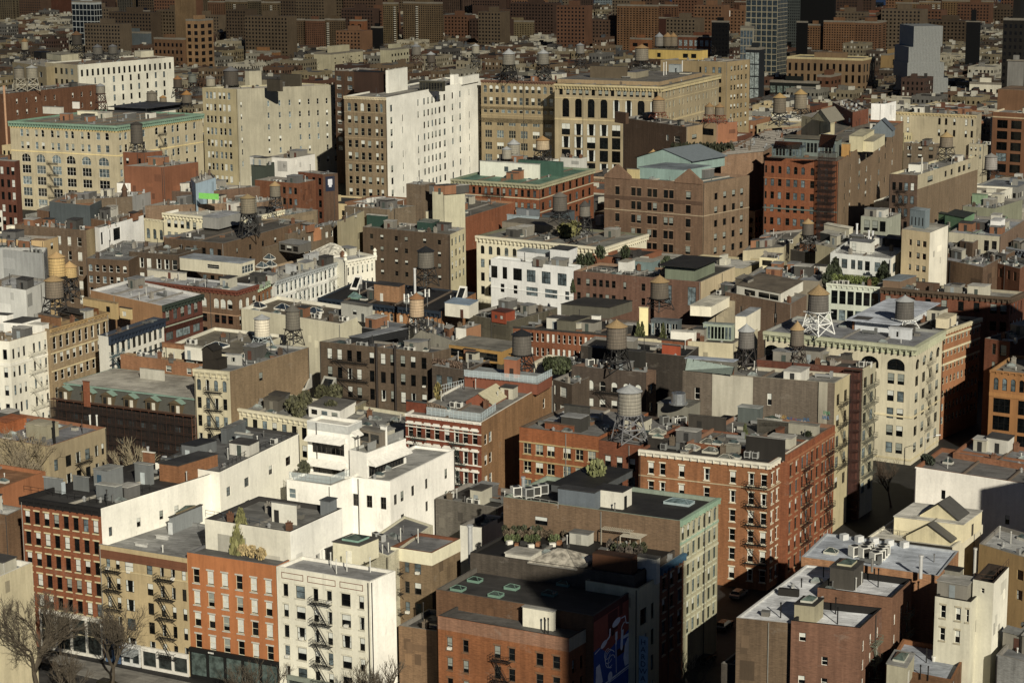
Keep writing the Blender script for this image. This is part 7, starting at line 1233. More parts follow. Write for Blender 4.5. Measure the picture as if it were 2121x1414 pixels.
# ------------------------------------------------------------ water towers (tile, x, apex, eave, deck, half width, foot, z, label)
O_, S_, D_, Wt = 'b08a5c', 'b9bdbc', '3a3d3f', 'd8dad4'
LG = '2c2a28'
for a in (
 ('22', 1035, 375, 430, 612, 98, 835, 23.5, 'large silver banded water tank on gray pipe legs above the red brick row', 'a39c8c', S_, '77787a'),
 ('12', 930, 1225, 1280, 1450, 84, 1640, 24.2, 'brown wood tank with tan cone roof on a black splayed frame over the black penthouse', '77695a', O_, '1f1e1c'),
 ('12', 162, 1300, 1345, 1500, 80, 1700, 25, 'dark gray wood tank with dark cone behind the salmon penthouse', '6b645a', D_, LG),
 ('12', 1280, 862, 915, 1045, 75, 1145, 23, 'wood tank with tan cone before the glass penthouse', '6f6252', O_, LG),
 ('13', 505, 905, 975, 1110, 82, 1290, 27.5, 'tan coned wood tank on a white splayed steel frame', '6d665e', O_, Wt),
 ('13', 1182, 988, 1030, 1170, 74, 1240, 27.5, 'gray coned dark wood tank on low white frame beside the canopy house', '6a655e', S_, Wt),
 ('13', 340, 1190, 1255, 1375, 54, 1530, 30.5, 'small wood tank with tan cone before the giant arches', '77695a', O_, '4a3a32'),
 ('12', 1982, 1258, 1315, 1450, 66, 1690, 28.5, 'gray coned tank on thin dark legs above the glazed studio', '77716a', S_, '3a3330'),
 ('10', 452, 862, 905, 1040, 76, 1185, 28.8, 'brown wood tank with tan cone, lowest of the three at left', '8d7a66', O_, '3a3632'),
 ('10', 478, 672, 715, 868, 68, 1070, 28.6, 'tall new yellow wood tank with tan cone at left', 'cfa468', 'c99a68', LG),
 ('10', 580, 750, 795, 878, 57, 1060, 28.6, 'short new yellow wood tank right of the tall yellow one', 'c9a066', 'c99a68', LG),
 ('11', 95, 1180, 1215, 1355, 64, 1440, 23.5, 'white painted water tank on a pale blue truss', 'd9cdb9', S_, 'a9b4b4'),
 ('11', 345, 1100, 1150, 1298, 60, 1430, 24.2, 'gray wood tank with steep gray cone beside the white tank', '7a7364', '6a665c', '35322e'),
 ('11', 1350, 1005, 1052, 1195, 60, 1330, 22.8, 'pinkish white water tank with rust cone between cell antennas', 'c9a58a', 'a3653c', '2c2a28'),
 ('11', 1425, 625, 668, 797, 68, 950, 24.5, 'gray wood tank with dark cone on black trestle, centre', '7d7668', D_, '2f2d2a'),
 ('10', 2025, 205, 235, 355, 62, 545, 31.4, 'brown wood tank with tan cone on lattice tower, left of centre', '857860', 'a88a5c', '35332e'),
 ('11', 200, 100, 135, 222, 44, 330, 34, 'small gray tank with tan cone before the red tenement', '857a66', O_, LG),
 ('11', 15, 230, 235, 355, 40, 530, 31.4, 'half hidden gray tank beside the lattice tower tank', '8a8574', S_, LG),
 ('12', 470, 185, 222, 335, 60, 440, 29, 'dark wood tank with gray cone before the orange red loft', '6d655a', '7a7268', LG),
 ('12', 672, 255, 300, 382, 44, 545, 27, 'small wood tank on a single dark post in the shade', '7a7468', '55524c', LG),
 ('13', 425, 388, 425, 512, 45, 640, 24, 'small tan coned tank in front of the red brick warehouse', '6d6256', O_, LG),
 ('03', 1508, 1032, 1072, 1148, 52, 1260, 38.6, 'wood tank with tan cone above the beige banded side wall', '857460', 'b3905c', '4a443a'),
 ('03', 1858, 1200, 1228, 1325, 50, 1380, 31, 'pale gray wood tank near the right edge in shade', '9c9690', '8f8c86', '2c2a28'),
 ('03', 368, 697, 737, 848, 50, 930, 47, 'taller tan coned tank of the pair at upper right', '857660', 'b98f52', LG),
 ('03', 204, 728, 765, 880, 52, 985, 47, 'shorter tan coned tank of the pair at upper right', '7a6c58', 'b98f52', LG),
 ('02', 1135, 362, 392, 490, 56, 560, 50, 'gray wood tank with tan cone left of the yellow penthouse', '8a7f6c', 'a87a4a', LG),
 ('02', 1278, 265, 300, 375, 36, 420, 51, 'gray metal capped tank of the trio over the stone block', '857f74', '9fa4a6', LG),
 ('02', 1345, 265, 300, 375, 38, 420, 51, 'middle tan coned tank of the trio over the stone block', '7d6c55', 'a87a4a', LG),
 ('02', 1392, 265, 300, 375, 34, 420, 51, 'right hand tan coned tank of the trio over the stone block', '7d6c55', 'a87a4a', LG),
 ('02', 335, 403, 435, 522, 46, 650, 46, 'gray wood tank with metal cone on black trestle above the stone loft', '857f70', S_, '1f1e1c'),
 ('02', 60, 400, 437, 525, 48, 650, 46, 'left gray wood tank with metal cone above the stone loft', '857f70', S_, '1f1e1c'),
 ('02', 635, 350, 370, 435, 34, 560, 44, 'small gray tank on tall thin post, top centre', '857f74', '9fa4a6', LG),
 ('02', 1272, 778, 812, 910, 52, 960, 40, 'pale wood tank with tan cone on red frame before the stone block', '9a8468', 'a87a4a', '8f3a2a'),
 ('02', 1685, 835, 868, 932, 38, 1000, 38.5, 'left tank of the pair on red steel frames', '8a7a64', 'a87a4a', '9a3a2c'),
 ('02', 1768, 840, 872, 936, 40, 1000, 38.5, 'right tank of the pair on red steel frames', '8a7a64', 'a87a4a', '9a3a2c'),
 ('02', 1228, 1215, 1255, 1310, 44, 1330, 39, 'low tank with wide tan cone beside the glazed penthouse', '77695a', 'b58a58', LG),
 ('02', 95, 1130, 1172, 1275, 52, 1310, 35, 'gray tank with metal cone before the stone loft', '9c9684', S_, LG),
 ('02', 38, 1190, 1215, 1290, 40, 1330, 35, 'smaller gray tank with metal cone left of its neighbour', '9c9684', S_, LG),
 ('02', 330, 1105, 1140, 1215, 56, 1330, 35, 'pinkish wood tank with tan cone behind the copper mansard', 'c4a88a', 'b5814c', LG),
 ('00', 1118, 990, 1010, 1160, 50, 1240, 46.6, 'dark wood tank on steel trestle above the plain red brick block', '5f564a', '4a443c', '4a443c'),
 ('00', 825, 678, 700, 758, 36, 900, 38, 'gray metal coned tank on a rust frame behind the limestone loft', '8a8272', '9fa4a6', '5a3226'),
 ('00', 1238, 735, 760, 820, 44, 850, 38, 'gray wood tank before the cream white loft', '7d7464', '7d7464', LG),
 ('00', 1328, 775, 795, 835, 30, 850, 38, 'small rust coned tank before the cream white loft', '85765f', 'b57a3c', LG),
 ('00', 632, 252, 285, 362, 42, 480, 44, 'dark brown tank with tan cone on lattice legs, upper left', '4f4638', '8a5a34', '1f1e1c'),
 ('00', 798, 360, 385, 440, 40, 500, 45, 'left gray coned tank of the pair on the cream white loft', '6b665a', '77787a', '55534e'),
 ('00', 922, 360, 380, 435, 38, 500, 45, 'right gray coned tank of the pair on the cream white loft', '6b665a', '77787a', '55534e'),
 ('00', 163, 530, 555, 635, 42, 740, 40, 'gray tank over the dark brick wall, left of its twin', '857c6a', '6f6f6a', 'a39c88'),
 ('00', 268, 530, 552, 632, 46, 740, 40, 'pale gray tank with metal cone over the dark brick wall', '9a927c', 'a3a6a2', 'a39c88'),
 ('00', 207, 310, 340, 405, 28, 470, 44, 'cream tank with tan cone far at upper left', 'a89c80', 'a3703c', LG),
 ('00', 1450, 615, 645, 710, 36, 800, 38, 'brown tank with orange cone in the gap at upper left', '5a4a3a', 'a3622c', LG),
 ('00', 1522, 735, 770, 835, 42, 880, 38, 'dark tank with orange cone in the gap beside the gray beige loft', '6a5f50', 'b5732c', LG),
 ('00', 1570, 600, 615, 670, 34, 760, 40, 'green gray tank in the gap beside the gray beige loft', '6f7468', '6f7468', LG),
 ('00', 1715, 612, 640, 700, 38, 712, 44, 'cream tank on the corner of the gray beige loft', 'a39a84', '8f8c84', LG),
 ('00', 1882, 540, 575, 690, 60, 712, 44, 'big dark caged tank on the gray beige loft', '544a3e', '77787a', '3a3632'),
 ('01', 1345, 358, 380, 445, 38, 520, 44, 'gray metal capped tank before the widest brown tower', '7d7668', '9fa4a6', '5a3a30'),
 ('01', 1465, 420, 445, 505, 36, 580, 44, 'brown tank with radial gray cap, upper centre', '5f5244', 'b9bdbc', '4a3a32'),
 ('01', 1828, 355, 375, 435, 32, 560, 44, 'cream tank on dark posts before the olive building', 'a39c86', 'a9aba6', '3a3a38'),
 ('01', 2095, 400, 440, 525, 48, 660, 46, 'wide gray tank at upper centre over the white party wall', '857f70', S_, '1f1e1c'),
 ('03', 1760, 905, 0, 0, 0, 0, 0, ''),):
    if a[4]: WT(*a)
# extra dark wood tank over gallery roof etc. handled above
# ------------------------------------------------------------ bare trees
BARK = plain('6b5f4e', .9)
def bare_tree(P, h, label, seed=1, spread=.55, dens=6, group='bare street trees', col=None, depth=5):
    random.seed(seed); root = empty('bare_tree', P, label, 'tree', group); mt, mc = MB(), MB(); mat = plain(col or '5a4d3c', .9)
    def grow(p, d, L_, r_, lev):
        mb_ = mt if lev < 2 else mc; q = p; dd = d
        for k in range(3):
            nd = (dd + Vector((random.uniform(-.18, .18), random.uniform(-.18, .18), random.uniform(-.02, .14)))).normalized(); q2 = q + nd * L_ / 3
            mb_.bar(q, q2, r_ * (1 - k * .12), 0, r_ * (1 - (k + 1) * .12), 5 if lev < 2 else 3); q, dd = q2, nd
            if lev > 0 and lev < depth and k < 2 and random.random() < .35: side(q, dd, L_ * .6, r_ * .5, lev + 1)
        if lev < depth:
            for i in range(3 if lev else 4): side(q, dd, L_ * random.uniform(.62, .85), r_ * .62, lev + 1)
    def side(p, d, L_, r_, lev):
        a_ = random.uniform(0, 6.28); o_ = d.orthogonal().normalized(); o2 = d.cross(o_); s_ = spread * random.uniform(.6, 1.3)
        grow(p, (d + (o_ * math.cos(a_) + o2 * math.sin(a_)) * s_ + Vector((0, 0, .12))).normalized(), L_, max(r_, .014), lev)
    grow(Vector((0, 0, 0)), Vector((0, 0, 1)), h * .3, h * .022, 0)
    mt.build('trunk', [mat], root); mc.build('crown', [mat], root); return root
bare_tree(U(82, 1462, 0), 19, 'largest bare street tree with pale trunk at the lower left corner', 3, .8, depth=6)
bare_tree(U(232, 1440, 0), 15, 'bare tree in front of the tan tenement with fire escapes', 5, .75, depth=6)
bare_tree(U(30, 1100, 0), 19, 'bushy bare tree behind the salmon stucco building at left', 8, .6, col='8a7a62'); bare_tree(U(75, 1090, 0), 19.5, 'second bushy bare tree behind the salmon stucco building', 11, .6, col='857459')
bare_tree(U(560, 1530, 0), 13, 'small bare tree at the foot of the orange brick building', 12, .6); bare_tree(U(795, 1560, 0), 14, 'thin bare tree before the blank ivory side wall', 14, .5); bare_tree(U(745, 1555, 0), 12, 'thin bare tree at the corner of the ivory tenement', 15, .5)
bare_tree(U(295, 1050, 0), 15, 'lone bare tree before the dark netted scaffold', 16, .5, col='9a8a6c'); bare_tree(U(1290, 1120, 0), 11, 'bare tree in the dark lower street', 17, .6); bare_tree(U(1845, 1050, 0), 11, 'bare tree beside the dark street at right', 18, .6, col='5a4636'); bare_tree(U(150, 1500, 0), 12, 'bare tree beside the parked black cars', 19, .6)
bare_tree(U(1430, 1500, 0), 12, 'bare tree in the dark street by the mural', 21, .6)
# ------------------------------------------------------------ leafy plants on roofs
LEAF = {}
def bush(P, r_, h, label, col='4a5526', kind='shrub', conical=False, n=160, seed=None, cat='plant', group='roof garden plants'):
    key = (kind, conical, col, n)
    if key not in LEAF:
        mb = MB()
        for i in range(n):
            z = random.random(); rr = (1 - z * .85) if conical else math.sqrt(max(.05, 1 - (2 * z - 1) ** 2)); a_ = random.uniform(0, 6.28); d = rr * math.sqrt(random.random()) 
            c = Vector((d * math.cos(a_), d * math.sin(a_), z)); u1 = Vector([random.gauss(0, 1) for _ in range(3)]).normalized() * .16; u2 = u1.orthogonal().normalized() * .12
            mb.face([c - u1 - u2, c + u1 - u2, c + u1 + u2, c - u1 + u2])
        me = bpy.data.meshes.new('foliage'); me.from_pydata(mb.v, [], mb.f)
        m = bpy.data.materials.new('leaf'); m.use_nodes = True; N, L = m.node_tree.nodes, m.node_tree.links; Pn = N['Principled BSDF']; geo = N.new('ShaderNodeNewGeometry').outputs['Random Per Island']
        vm = N.new('ShaderNodeVectorMath'); vm.operation = 'SCALE'; vm.inputs[0].default_value = lin(col, 1)[:3]; L.new(ramp(N, L, geo, 0, 1, .5, 1.5), vm.inputs['Scale']); L.new(vm.outputs[0], Pn.inputs['Base Color']); Pn.inputs['Roughness'].default_value = .8
        me.materials.append(m); LEAF[key] = me
        mb = MB(); mb.bar((0, 0, 0), (0, 0, .9), .07, 0, .02, 5); me = bpy.data.meshes.new('stem'); me.from_pydata(mb.v, [], mb.f); me.materials.append(BARK); LEAF['stem'] = me
    root = empty(kind, P, label, cat, group, random.uniform(0, 6)); root.scale = (r_, r_, h)
    inst('foliage', LEAF[key], root, (0, 0, .04)); inst('stem', LEAF['stem'], root, (0, 0, 0)); return root
g_ = 'evergreen shrub on the terrace of '
bush(putw(b3, -75, 352), 2.0, 6.2, 'tall yellow green conifer at the left end of the orange building terrace', '7c7a3a', 'conifer', True, 900, group='conifers on terraces')
for i, x in enumerate((-30, 60 - 20, 115)): bush(putw(b3, x - 35, 375 + i * 18), .9, 1.8, 'straw coloured ornamental grass on the orange building terrace', 'a58a58', 'ornamental_grass', False, 160, group='ornamental grasses on the terrace')
for i in range(9): bush(putw(i3, 590 + i * 45, 880 + i * 4), 1.4, 2.0, 'clipped bright green hedge ball above the mint green front', '5d6b1c', 'hedge', group='clipped hedge above the mint front')
for x, y, s in ((640, 870, 5.5), (600, 880, 4), (1020, 880, 5)): bush(putw(i3, x, y), 2.6, s, 'dark evergreen tree on the terrace above the mint green front', '34401c', 'evergreen_tree', True, 260, cat='tree', group='dark evergreens above the mint front')
for i, (x, y) in enumerate(((640, 800), (710, 790), (800, 730), (1000, 730), (1340, 820))): bush(putw(h2, x, y, t='12'), 1.6, 3.6, 'dark green shrub among the roof garden of the maroon loft', '38451f', 'shrub', group='shrubs on the maroon loft roof')
for i, (x, y) in enumerate(((540, 560), (500, 555), (590, 540))): bush(putw(h7, x, y, t='12'), 2.4, 4.0, 'autumn tinted shrub by the timber fence on the cream cast iron roof', '6d6a2a', 'shrub', group='shrubs by the timber fence')
for i, (x, y) in enumerate(((340, 600), (440, 560), (580, 510), (690, 500), (390, 640), (650, 640))): bush(putw(f3, x, y, t='21'), 1.7, 3.2, 'roof garden shrub around the white garden pavilion', '55552f', 'shrub', group='shrubs around the garden pavilion')
for i in range(26): bush(putw(b12, 20 + (i * 53) % 520, 190 + (i * 37) % 110), .55, 1.2, 'potted plant on the crowded black roof terrace', ('4a5030', '6d5a44', '5d6a34')[i % 3], 'potted_plant', group='potted plants on the black roof terrace')
for i in range(8): bush(putw(b12, 880 + i * 38, 330 + (i * 29) % 60), .7, 1.6, 'potted plant around the slatted pergola', ('5a4e44', '4a5030')[i % 2], 'potted_plant', group='potted plants around the pergola')
for i in range(14): bush(putw(g2, 430 + i * 12 - 60, 260 + (i % 3) * 14, t='22'), 1.3, 2.8, 'bushy evergreen on the terrace right of the salmon stair tower', '3f4a20', 'shrub', group='evergreens right of the stair tower')
for i in range(18): bush(putw(j10c, 1390 + i * 28, 1262 + (i % 2) * 8, t='02'), 1.9, 4.0, 'columnar evergreen in the screen on the rose brick hall roof', '34391a', 'evergreen', True, group='evergreen screen on the hall roof')
for x, y in ((1105, 1385), (1138, 1380), (1310, 1395)): bush(putw(h9b, x, y - 8, t='12'), 1.0, 3.6, 'clipped cypress before the ribbed sunroom', '4f561f', 'cypress', True, group='cypresses by the sunroom')
bush(putw(h1, 575, 1010, t='12', z=20), 1.0, 3.5, 'green cypress at the foot of the black flue', '3f4a20', 'cypress', True, group='cypresses by the flue'); bush(putw(b11, 770, 1170, t='22'), 1.8, 3.6, 'yellow green bamboo clump on the black roof', '6f7438', 'bamboo')
bush(putw(f4b, 430, 1110), 1.2, 2.4, 'shrub on the white terrace behind glass', '55583a', 'shrub'); bush(putw(f5, 1520, 500), .9, 3.2, 'tall yellow shrub on the red building terrace', '8a7a34', 'shrub')
for i in range(9): bush(putw(f5, 1440 + i * 16, 585 + i * 5), .9, 1.5, 'leafless planter shrub behind the glass roof rail', '7a6250', 'planter_shrub', n=90, group='planter shrubs behind the glass rail')
for i in range(12): bush(putw(f2, 1500 + i * 18, 215 + i * 3), .9, 1.4, 'brown planter shrub on the orange timber terrace', '6a4f3f', 'planter_shrub', n=90, group='planter shrubs on the timber terrace')
bush(putw(d1d, 430, 770, t='23'), .8, 1.0, 'low green planter at the edge of the long red brick street front', '3a441c', 'planter_shrub'); bush(putw(d1c, 1975, 820), .8, 2.6, 'small cypress on the roof by the pale parapet', '4d561f', 'cypress', True)
for i in range(5): bush(putw(c7, 1340 + i * 12, 975 + i * 5), .9, 1.6, 'dark roof plant at the corner of the big white building', '35402a', 'shrub', group='plants on the big white building')
# furniture and planters on the terrace roof
for i in range(9):
    p = putw(b12, 60 + i * 58, 285 + (i * 23) % 40); o = inst('planter_box', box_mesh('planter_box', (-.5, .5, -.3, .3, 0, .6), plain(('d8d6c8', 'a3603f', '4a4a46')[i % 3], .7)), None, p, .5 + i)
    tag(o, ('white', 'terracotta', 'dark gray')[i % 3] + ' planter box on the crowded black roof terrace', 'planter', 'planter boxes on the roof terrace')
# ------------------------------------------------------------ street: cars, kerb, shopfronts, lamps
A3 = Vector((-math.cos(YAW), math.sin(YAW), 0)); B3 = Vector((math.sin(YAW), math.cos(YAW), 0)); rz0 = math.atan2(-A3.y, -A3.x)
def loft_profile(mb, prof, y0, y1, mi=0):
    n = len(prof)
    for i in range(n): a_, b_ = prof[i], prof[(i + 1) % n]; mb.face([(a_[0], y0, a_[1]), (b_[0], y0, b_[1]), (b_[0], y1, b_[1]), (a_[0], y1, a_[1])], mi)
    mb.face([(x, y0, z) for x, z in prof], mi); mb.face([(x, y1, z) for x, z in reversed(prof)], mi)
def car(P, rz, label, col='15171a'):
    root = empty('parked_car', P, label, 'car', 'cars parked along the streets', rz); m = plain(col, .25, .2, spec=.6); mb = MB()
    loft_profile(mb, [(-2.25, .35), (2.25, .35), (2.3, .6), (2.15, .82), (1.2, .95), (-1.9, 1.0), (-2.28, .85)], -.9, .9); mb.build('body', [m], root)
    mb = MB(); mb.prism([(-1.9, -.82), (1.15, -.82), (1.15, .82), (-1.9, .82)], .9, .96); lo = [(-1.95, -.82), (1.2, -.82), (1.2, .82), (-1.95, .82)]; hi = [(-1.5, -.62), (.45, -.62), (.45, .62), (-1.5, .62)]
    for i in range(4): j = (i + 1) % 4; mb.face([(*lo[i], .96), (*lo[j], .96), (*hi[j], 1.44), (*hi[i], 1.44)], 1)
    mb.face([(*p, 1.44) for p in hi], 0); mb.build('cabin', [m, glass_mat('0e1114', .08)], root)
    for x in (-1.4, 1.4):
        for y in (-.92, .7): w_ = MB(); w_.bar((x, y, .33), (x, y + .22, .33), .33, 0, None, 14); w_.build('wheel', [plain('17171a', .8)], root)
    for y in (-.6, .6): w_ = MB(); w_.box(2.2, 2.3, y - .18, y + .18, .62, .76); w_.build('headlight', [plain('d8d6c4', .3)], root)
car(U(105, 1388, 0), rz0, 'black car parked under the largest bare tree'); car(U(110, 1440, 0), rz0, 'black car nearest the bottom edge at lower left', '202225'); car(U(225, 1425, 0), rz0, 'dark car behind the bare tree before the tan tenement', '2b2f35'); car(U(20, 1375, 0), rz0, 'dark blue car at the far left of the street', '1a2030')
car(U(1462, 1372, 0), R(61), 'dark car waiting in the shaded street below the pale green corner loft', '2a2d33'); car(U(1500, 1300, 0), R(61), 'gray car farther up the shaded street at lower right', '54585c'); car(U(1530, 1235, 0), R(61), 'silver car in the shaded street by the red brick corner building', '8a8d90')
def strip_ground(name, p0, L_, d0, d1, z, mat, h=0, lab=None):
    mb = MB(); a0 = p0 + B3 * d0; a1 = p0 + B3 * d1; q = [a0, a0 - A3 * L_, a1 - A3 * L_, a1]; q = [(v.x, v.y) for v in q]
    mb.prism(q, z - .3, z) if h else mb.face([(*v, z) for v in q]); o = mb.build(name, [mat]); return tag(o, kind='structure')
p0 = b1.P.copy(); p0.z = 0; p0 = p0 + b1.a3 * 60
strip_ground('pavement', p0, 170, -5, .5, .14, roof_mat('8d8a82'), 1); strip_ground('road', p0, 170, -17, -5.02, .006, roof_mat('4e4d4b')); strip_ground('pavement', p0, 170, -22, -17.02, .14, roof_mat('85827a'), 1)
mb = MB()
for i in range(30): a0 = p0 - A3 * (i * 6) - B3 * 11; a1 = a0 - A3 * 3; mb.face([(*(a0 - B3 * .08).xy, .012), (*(a1 - B3 * .08).xy, .012), (*(a1 + B3 * .08).xy, .012), (*(a0 + B3 * .08).xy, .012)])
tag(mb.build('road_marking', [plain('c9c6b4', .8)]), kind='structure')
def shopfront(o, col, gl, s0, s1, h, sign=None, aw=None):
    O_, e_, n_ = o.poly[0], -o.a, o.nA; mb = MB(); W_ = o.WA; a0, a1 = s0 * W_, s1 * W_
    mb.obox(O_, e_, n_, a0, a1, .02, .5, h - .7, h, 0); mb.obox(O_, e_, n_, a0, a1, .02, .35, 0, .5, 0); k = max(2, int((a1 - a0) / 3))
    for i in range(k + 1): c = a0 + (a1 - a0) * i / k; c0 = max(a0, c - .18); mb.obox(O_, e_, n_, c0, min(a1, c + .18), .021, .38, .501, h - .701, 0)
    mb.obox(O_, e_, n_, a0 + .01, a1 - .01, .018, .1, .5, h - .7, 1)
    if sign:
        for j in range(4): mb.obox(O_, e_, n_, a0 + (a1 - a0) * .22 + j * .28, a0 + (a1 - a0) * .22 + j * .28 + .2, .5, .53, h - .48, h - .22, 2)
    ob = mb.build('shopfront', [plain(col, .6), glass_mat(gl, .1), plain('dcdcd0')], o.root)
    if aw: awn(o, O_, e_, n_, a0 + .3, a1 - .3, h - .8, 1.6, .8, aw)
shopfront(b3, '1d1e1c', '4a5a55', 0, 1, 5.2, True); shopfront(b2, 'd6d3c8', '3a4240', .45, .98, 3.8); shopfront(b2, '4a6c94', '2f3a40', .03, .2, 3.8); shopfront(b2, 'c9ccc8', '3a4446', .22, .43, 3.8, aw='8d9494')
shopfront(b1, 'd9d6c9', '2f3634', .18, .95, 7.0); shopfront(b4, '8b9484', '3a4240', .1, .9, 3.5)
def lamp(P, rz, label):
    root = empty('street_lamp', P, label, 'street lamp', None, rz); mb = MB(); mb.bar((0, 0, 0), (0, 0, 8.5), .11, 0, .07, 6); mb.bar((0, 0, 8.5), (2.6, 0, 9.1), .06, 0, .05, 6); mb.build('pole', [plain('a9aaa4', .5, .4)], root); mb = MB(); mb.bar((2.3, 0, 9.05), (3.4, 0, 9.1), .2, 0, .12, 8); mb.build('lamp_head', [plain('d3d6d2', .4)], root)
lamp(U(1914, 985, 0), .1, 'cobra head street lamp at the corner of the cream stone block'); lamp(U(1388, 1365, 0), 3.3, 'street lamp in the dark street below the red brick corner')
sg = empty('vertical_sign', (b9.P.x, b9.P.y, 0), 'tall narrow pale blue vertical shop sign beside the mural', 'sign'); c = b9.nB * .8 + b9.b * .3
mb = MB(); mb.obox((c.x, c.y), b9.nB, b9.b, -.75, .75, -.1, .1, 2.5, 12.5); mb.build('board', [plain('8fb6c9', .6)], sg)
for i, ch_ in enumerate('HARDWARE'):
    cu = bpy.data.curves.new('glyph', 'FONT'); cu.body = ch_; cu.size = 1.25; cu.extrude = .01; cu.align_x = 'CENTER'; tmp_ = bpy.data.objects.new('glyph', cu); me = bpy.data.meshes.new_from_object(tmp_); bpy.data.objects.remove(tmp_); me.materials.clear(); me.materials.append(plain('1f3a5a', .6)); o = bpy.data.objects.new('letter', me); COL.objects.link(o); o.parent = sg
    p = c - b9.b * .13; o.location = (p.x, p.y, 11.2 - i * 1.17); o.rotation_euler = (R(90), 0, math.atan2(b9.nB.y, b9.nB.x))
# antennas with dish etc. on the middle roofs: cell panels
for (o, pts, t) in ((e8, ((1265, 1160), (1300, 1165), (1435, 1120)), '11'),):
    for x, y in pts:
        p = putw(o, x, y, t=t); r_ = empty('cell_antenna', p, 'white panel antennas on a mast beside the pinkish white tank', 'antenna', 'cell antennas by the tank'); mb = MB(); mb.bar((0, 0, 0), (0, 0, 4.5), .06); mb.build('mast', [plain('8f918e')], r_); mb = MB()
        for k in (-.5, .5): mb.box(k - .15, k + .15, -.15, .05, 2.6, 4.6)
        mb.bar((-.6, 0, 3.6), (.6, 0, 3.6), .04); mb.build('panels', [plain('dcdcd2')], r_)
stack(e9c, 1340, 1330, 16, .3, 'cfd0cc', t='11', name='flue'); stack(h6, 930, 690, 14, .35, 'd3d3c8', t='11', name='flue', z=14); stack(i6, 1310, 300, 16, .25, 'c9c4b4', t='13', name='flue', z=28)
# ------------------------------------------------------------ tower beside the viewpoint (outside the frame), its shade falls on the lower street
def shade_tower(px, py, z, dist, w_, d_, side, label, name='office_tower', col='8a7058'):
    """building outside the frame whose shade ends at the surveyed point; side = +1 when it stands right of that line"""
    P = U(px, py, z); sx, sy = math.sin(R(SUN_AZ)), math.cos(R(SUN_AZ)); c = P + Vector((sx, sy, 0)) * dist; H_ = z + dist * math.tan(R(SUN_EL))
    root = empty(name, (c.x, c.y, 0), label, 'building', None, R(SUN_AZ - 180) * -1); mb = MB(); mb.prism([(0, -d_), (w_ * side, -d_), (w_ * side, 0), (0, 0)] if side > 0 else [(w_ * side, -d_), (0, -d_), (0, 0), (w_ * side, 0)], 0, H_); mb.build('wall', [wall_mat(col, 'b')], root)
    mb = MB(); mb.prism([(w_ * side * .3, -d_ * .7), (w_ * side * .7, -d_ * .7), (w_ * side * .7, -d_ * .3), (w_ * side * .3, -d_ * .3)][::(1 if side > 0 else -1)], H_ + .01, H_ + 4); mb.build('bulkhead', [wall_mat(col)], root); return root
shade_tower(1082, 1196, 19.2, 195, 27, 22, 1, 'tall brick tower just outside the right of the view'); shade_tower(2052, 1004, 19.5, 62, 26, 20, 1, 'plain building outside the right margin')
root = empty('apartment_tower', (123, 425, 0), 'tall plain block outside the right margin beyond the orange stone block', 'building'); mb = MB(); mb.prism([(0, 0), (36, 0), (36, 24), (0, 24)], 0, 58); mb.build('wall', [wall_mat('7d6450', 'b')], root)
for i, (x, y, w_, d_, h_) in enumerate(((22, 198, 30, 24, 39), (56, 204, 26, 22, 36), (86, 212, 26, 20, 38))):  # unseen blocks added to throw shade onto the lower right street
    root = empty('apartment_house', (x, y, 0), 'brick block added unseen beyond the lower edge to cast shade, ' + ('nearest', 'middle', 'farthest right')[i] + ' of three', 'building'); mb = MB(); mb.prism([(0, 0), (w_, 0), (w_, d_), (0, d_)], 0, h_ - 7.5); mb.build('wall', [wall_mat('7d6450', 'b')], root)
# ------------------------------------------------------------ distant low city
random.seed(42)
def inside(px, py, pad=3):
    for poly, H_ in FOOT:
        ok = True
        for i in range(4):
            a_, b_ = poly[i], poly[(i + 1) % 4]; dx, dy = b_[0] - a_[0], b_[1] - a_[1]; L_ = math.hypot(dx, dy) or 1
            if ((px - a_[0]) * -dy + (py - a_[1]) * dx) / L_ < -pad: ok = False; break
        if ok: return True
    return False
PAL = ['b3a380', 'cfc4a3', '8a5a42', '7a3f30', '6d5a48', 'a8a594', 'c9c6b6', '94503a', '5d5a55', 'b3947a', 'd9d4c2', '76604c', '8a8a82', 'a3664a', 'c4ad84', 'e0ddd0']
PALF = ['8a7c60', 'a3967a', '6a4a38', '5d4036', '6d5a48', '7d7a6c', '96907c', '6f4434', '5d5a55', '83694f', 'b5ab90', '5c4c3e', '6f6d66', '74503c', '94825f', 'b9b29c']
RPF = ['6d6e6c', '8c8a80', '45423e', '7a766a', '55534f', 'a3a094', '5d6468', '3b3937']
RP = ['8d8f90', 'b9b9b0', '55524e', 'a39c8c', '6d6a66', 'cfcfc6', '77808a', '4b4845']
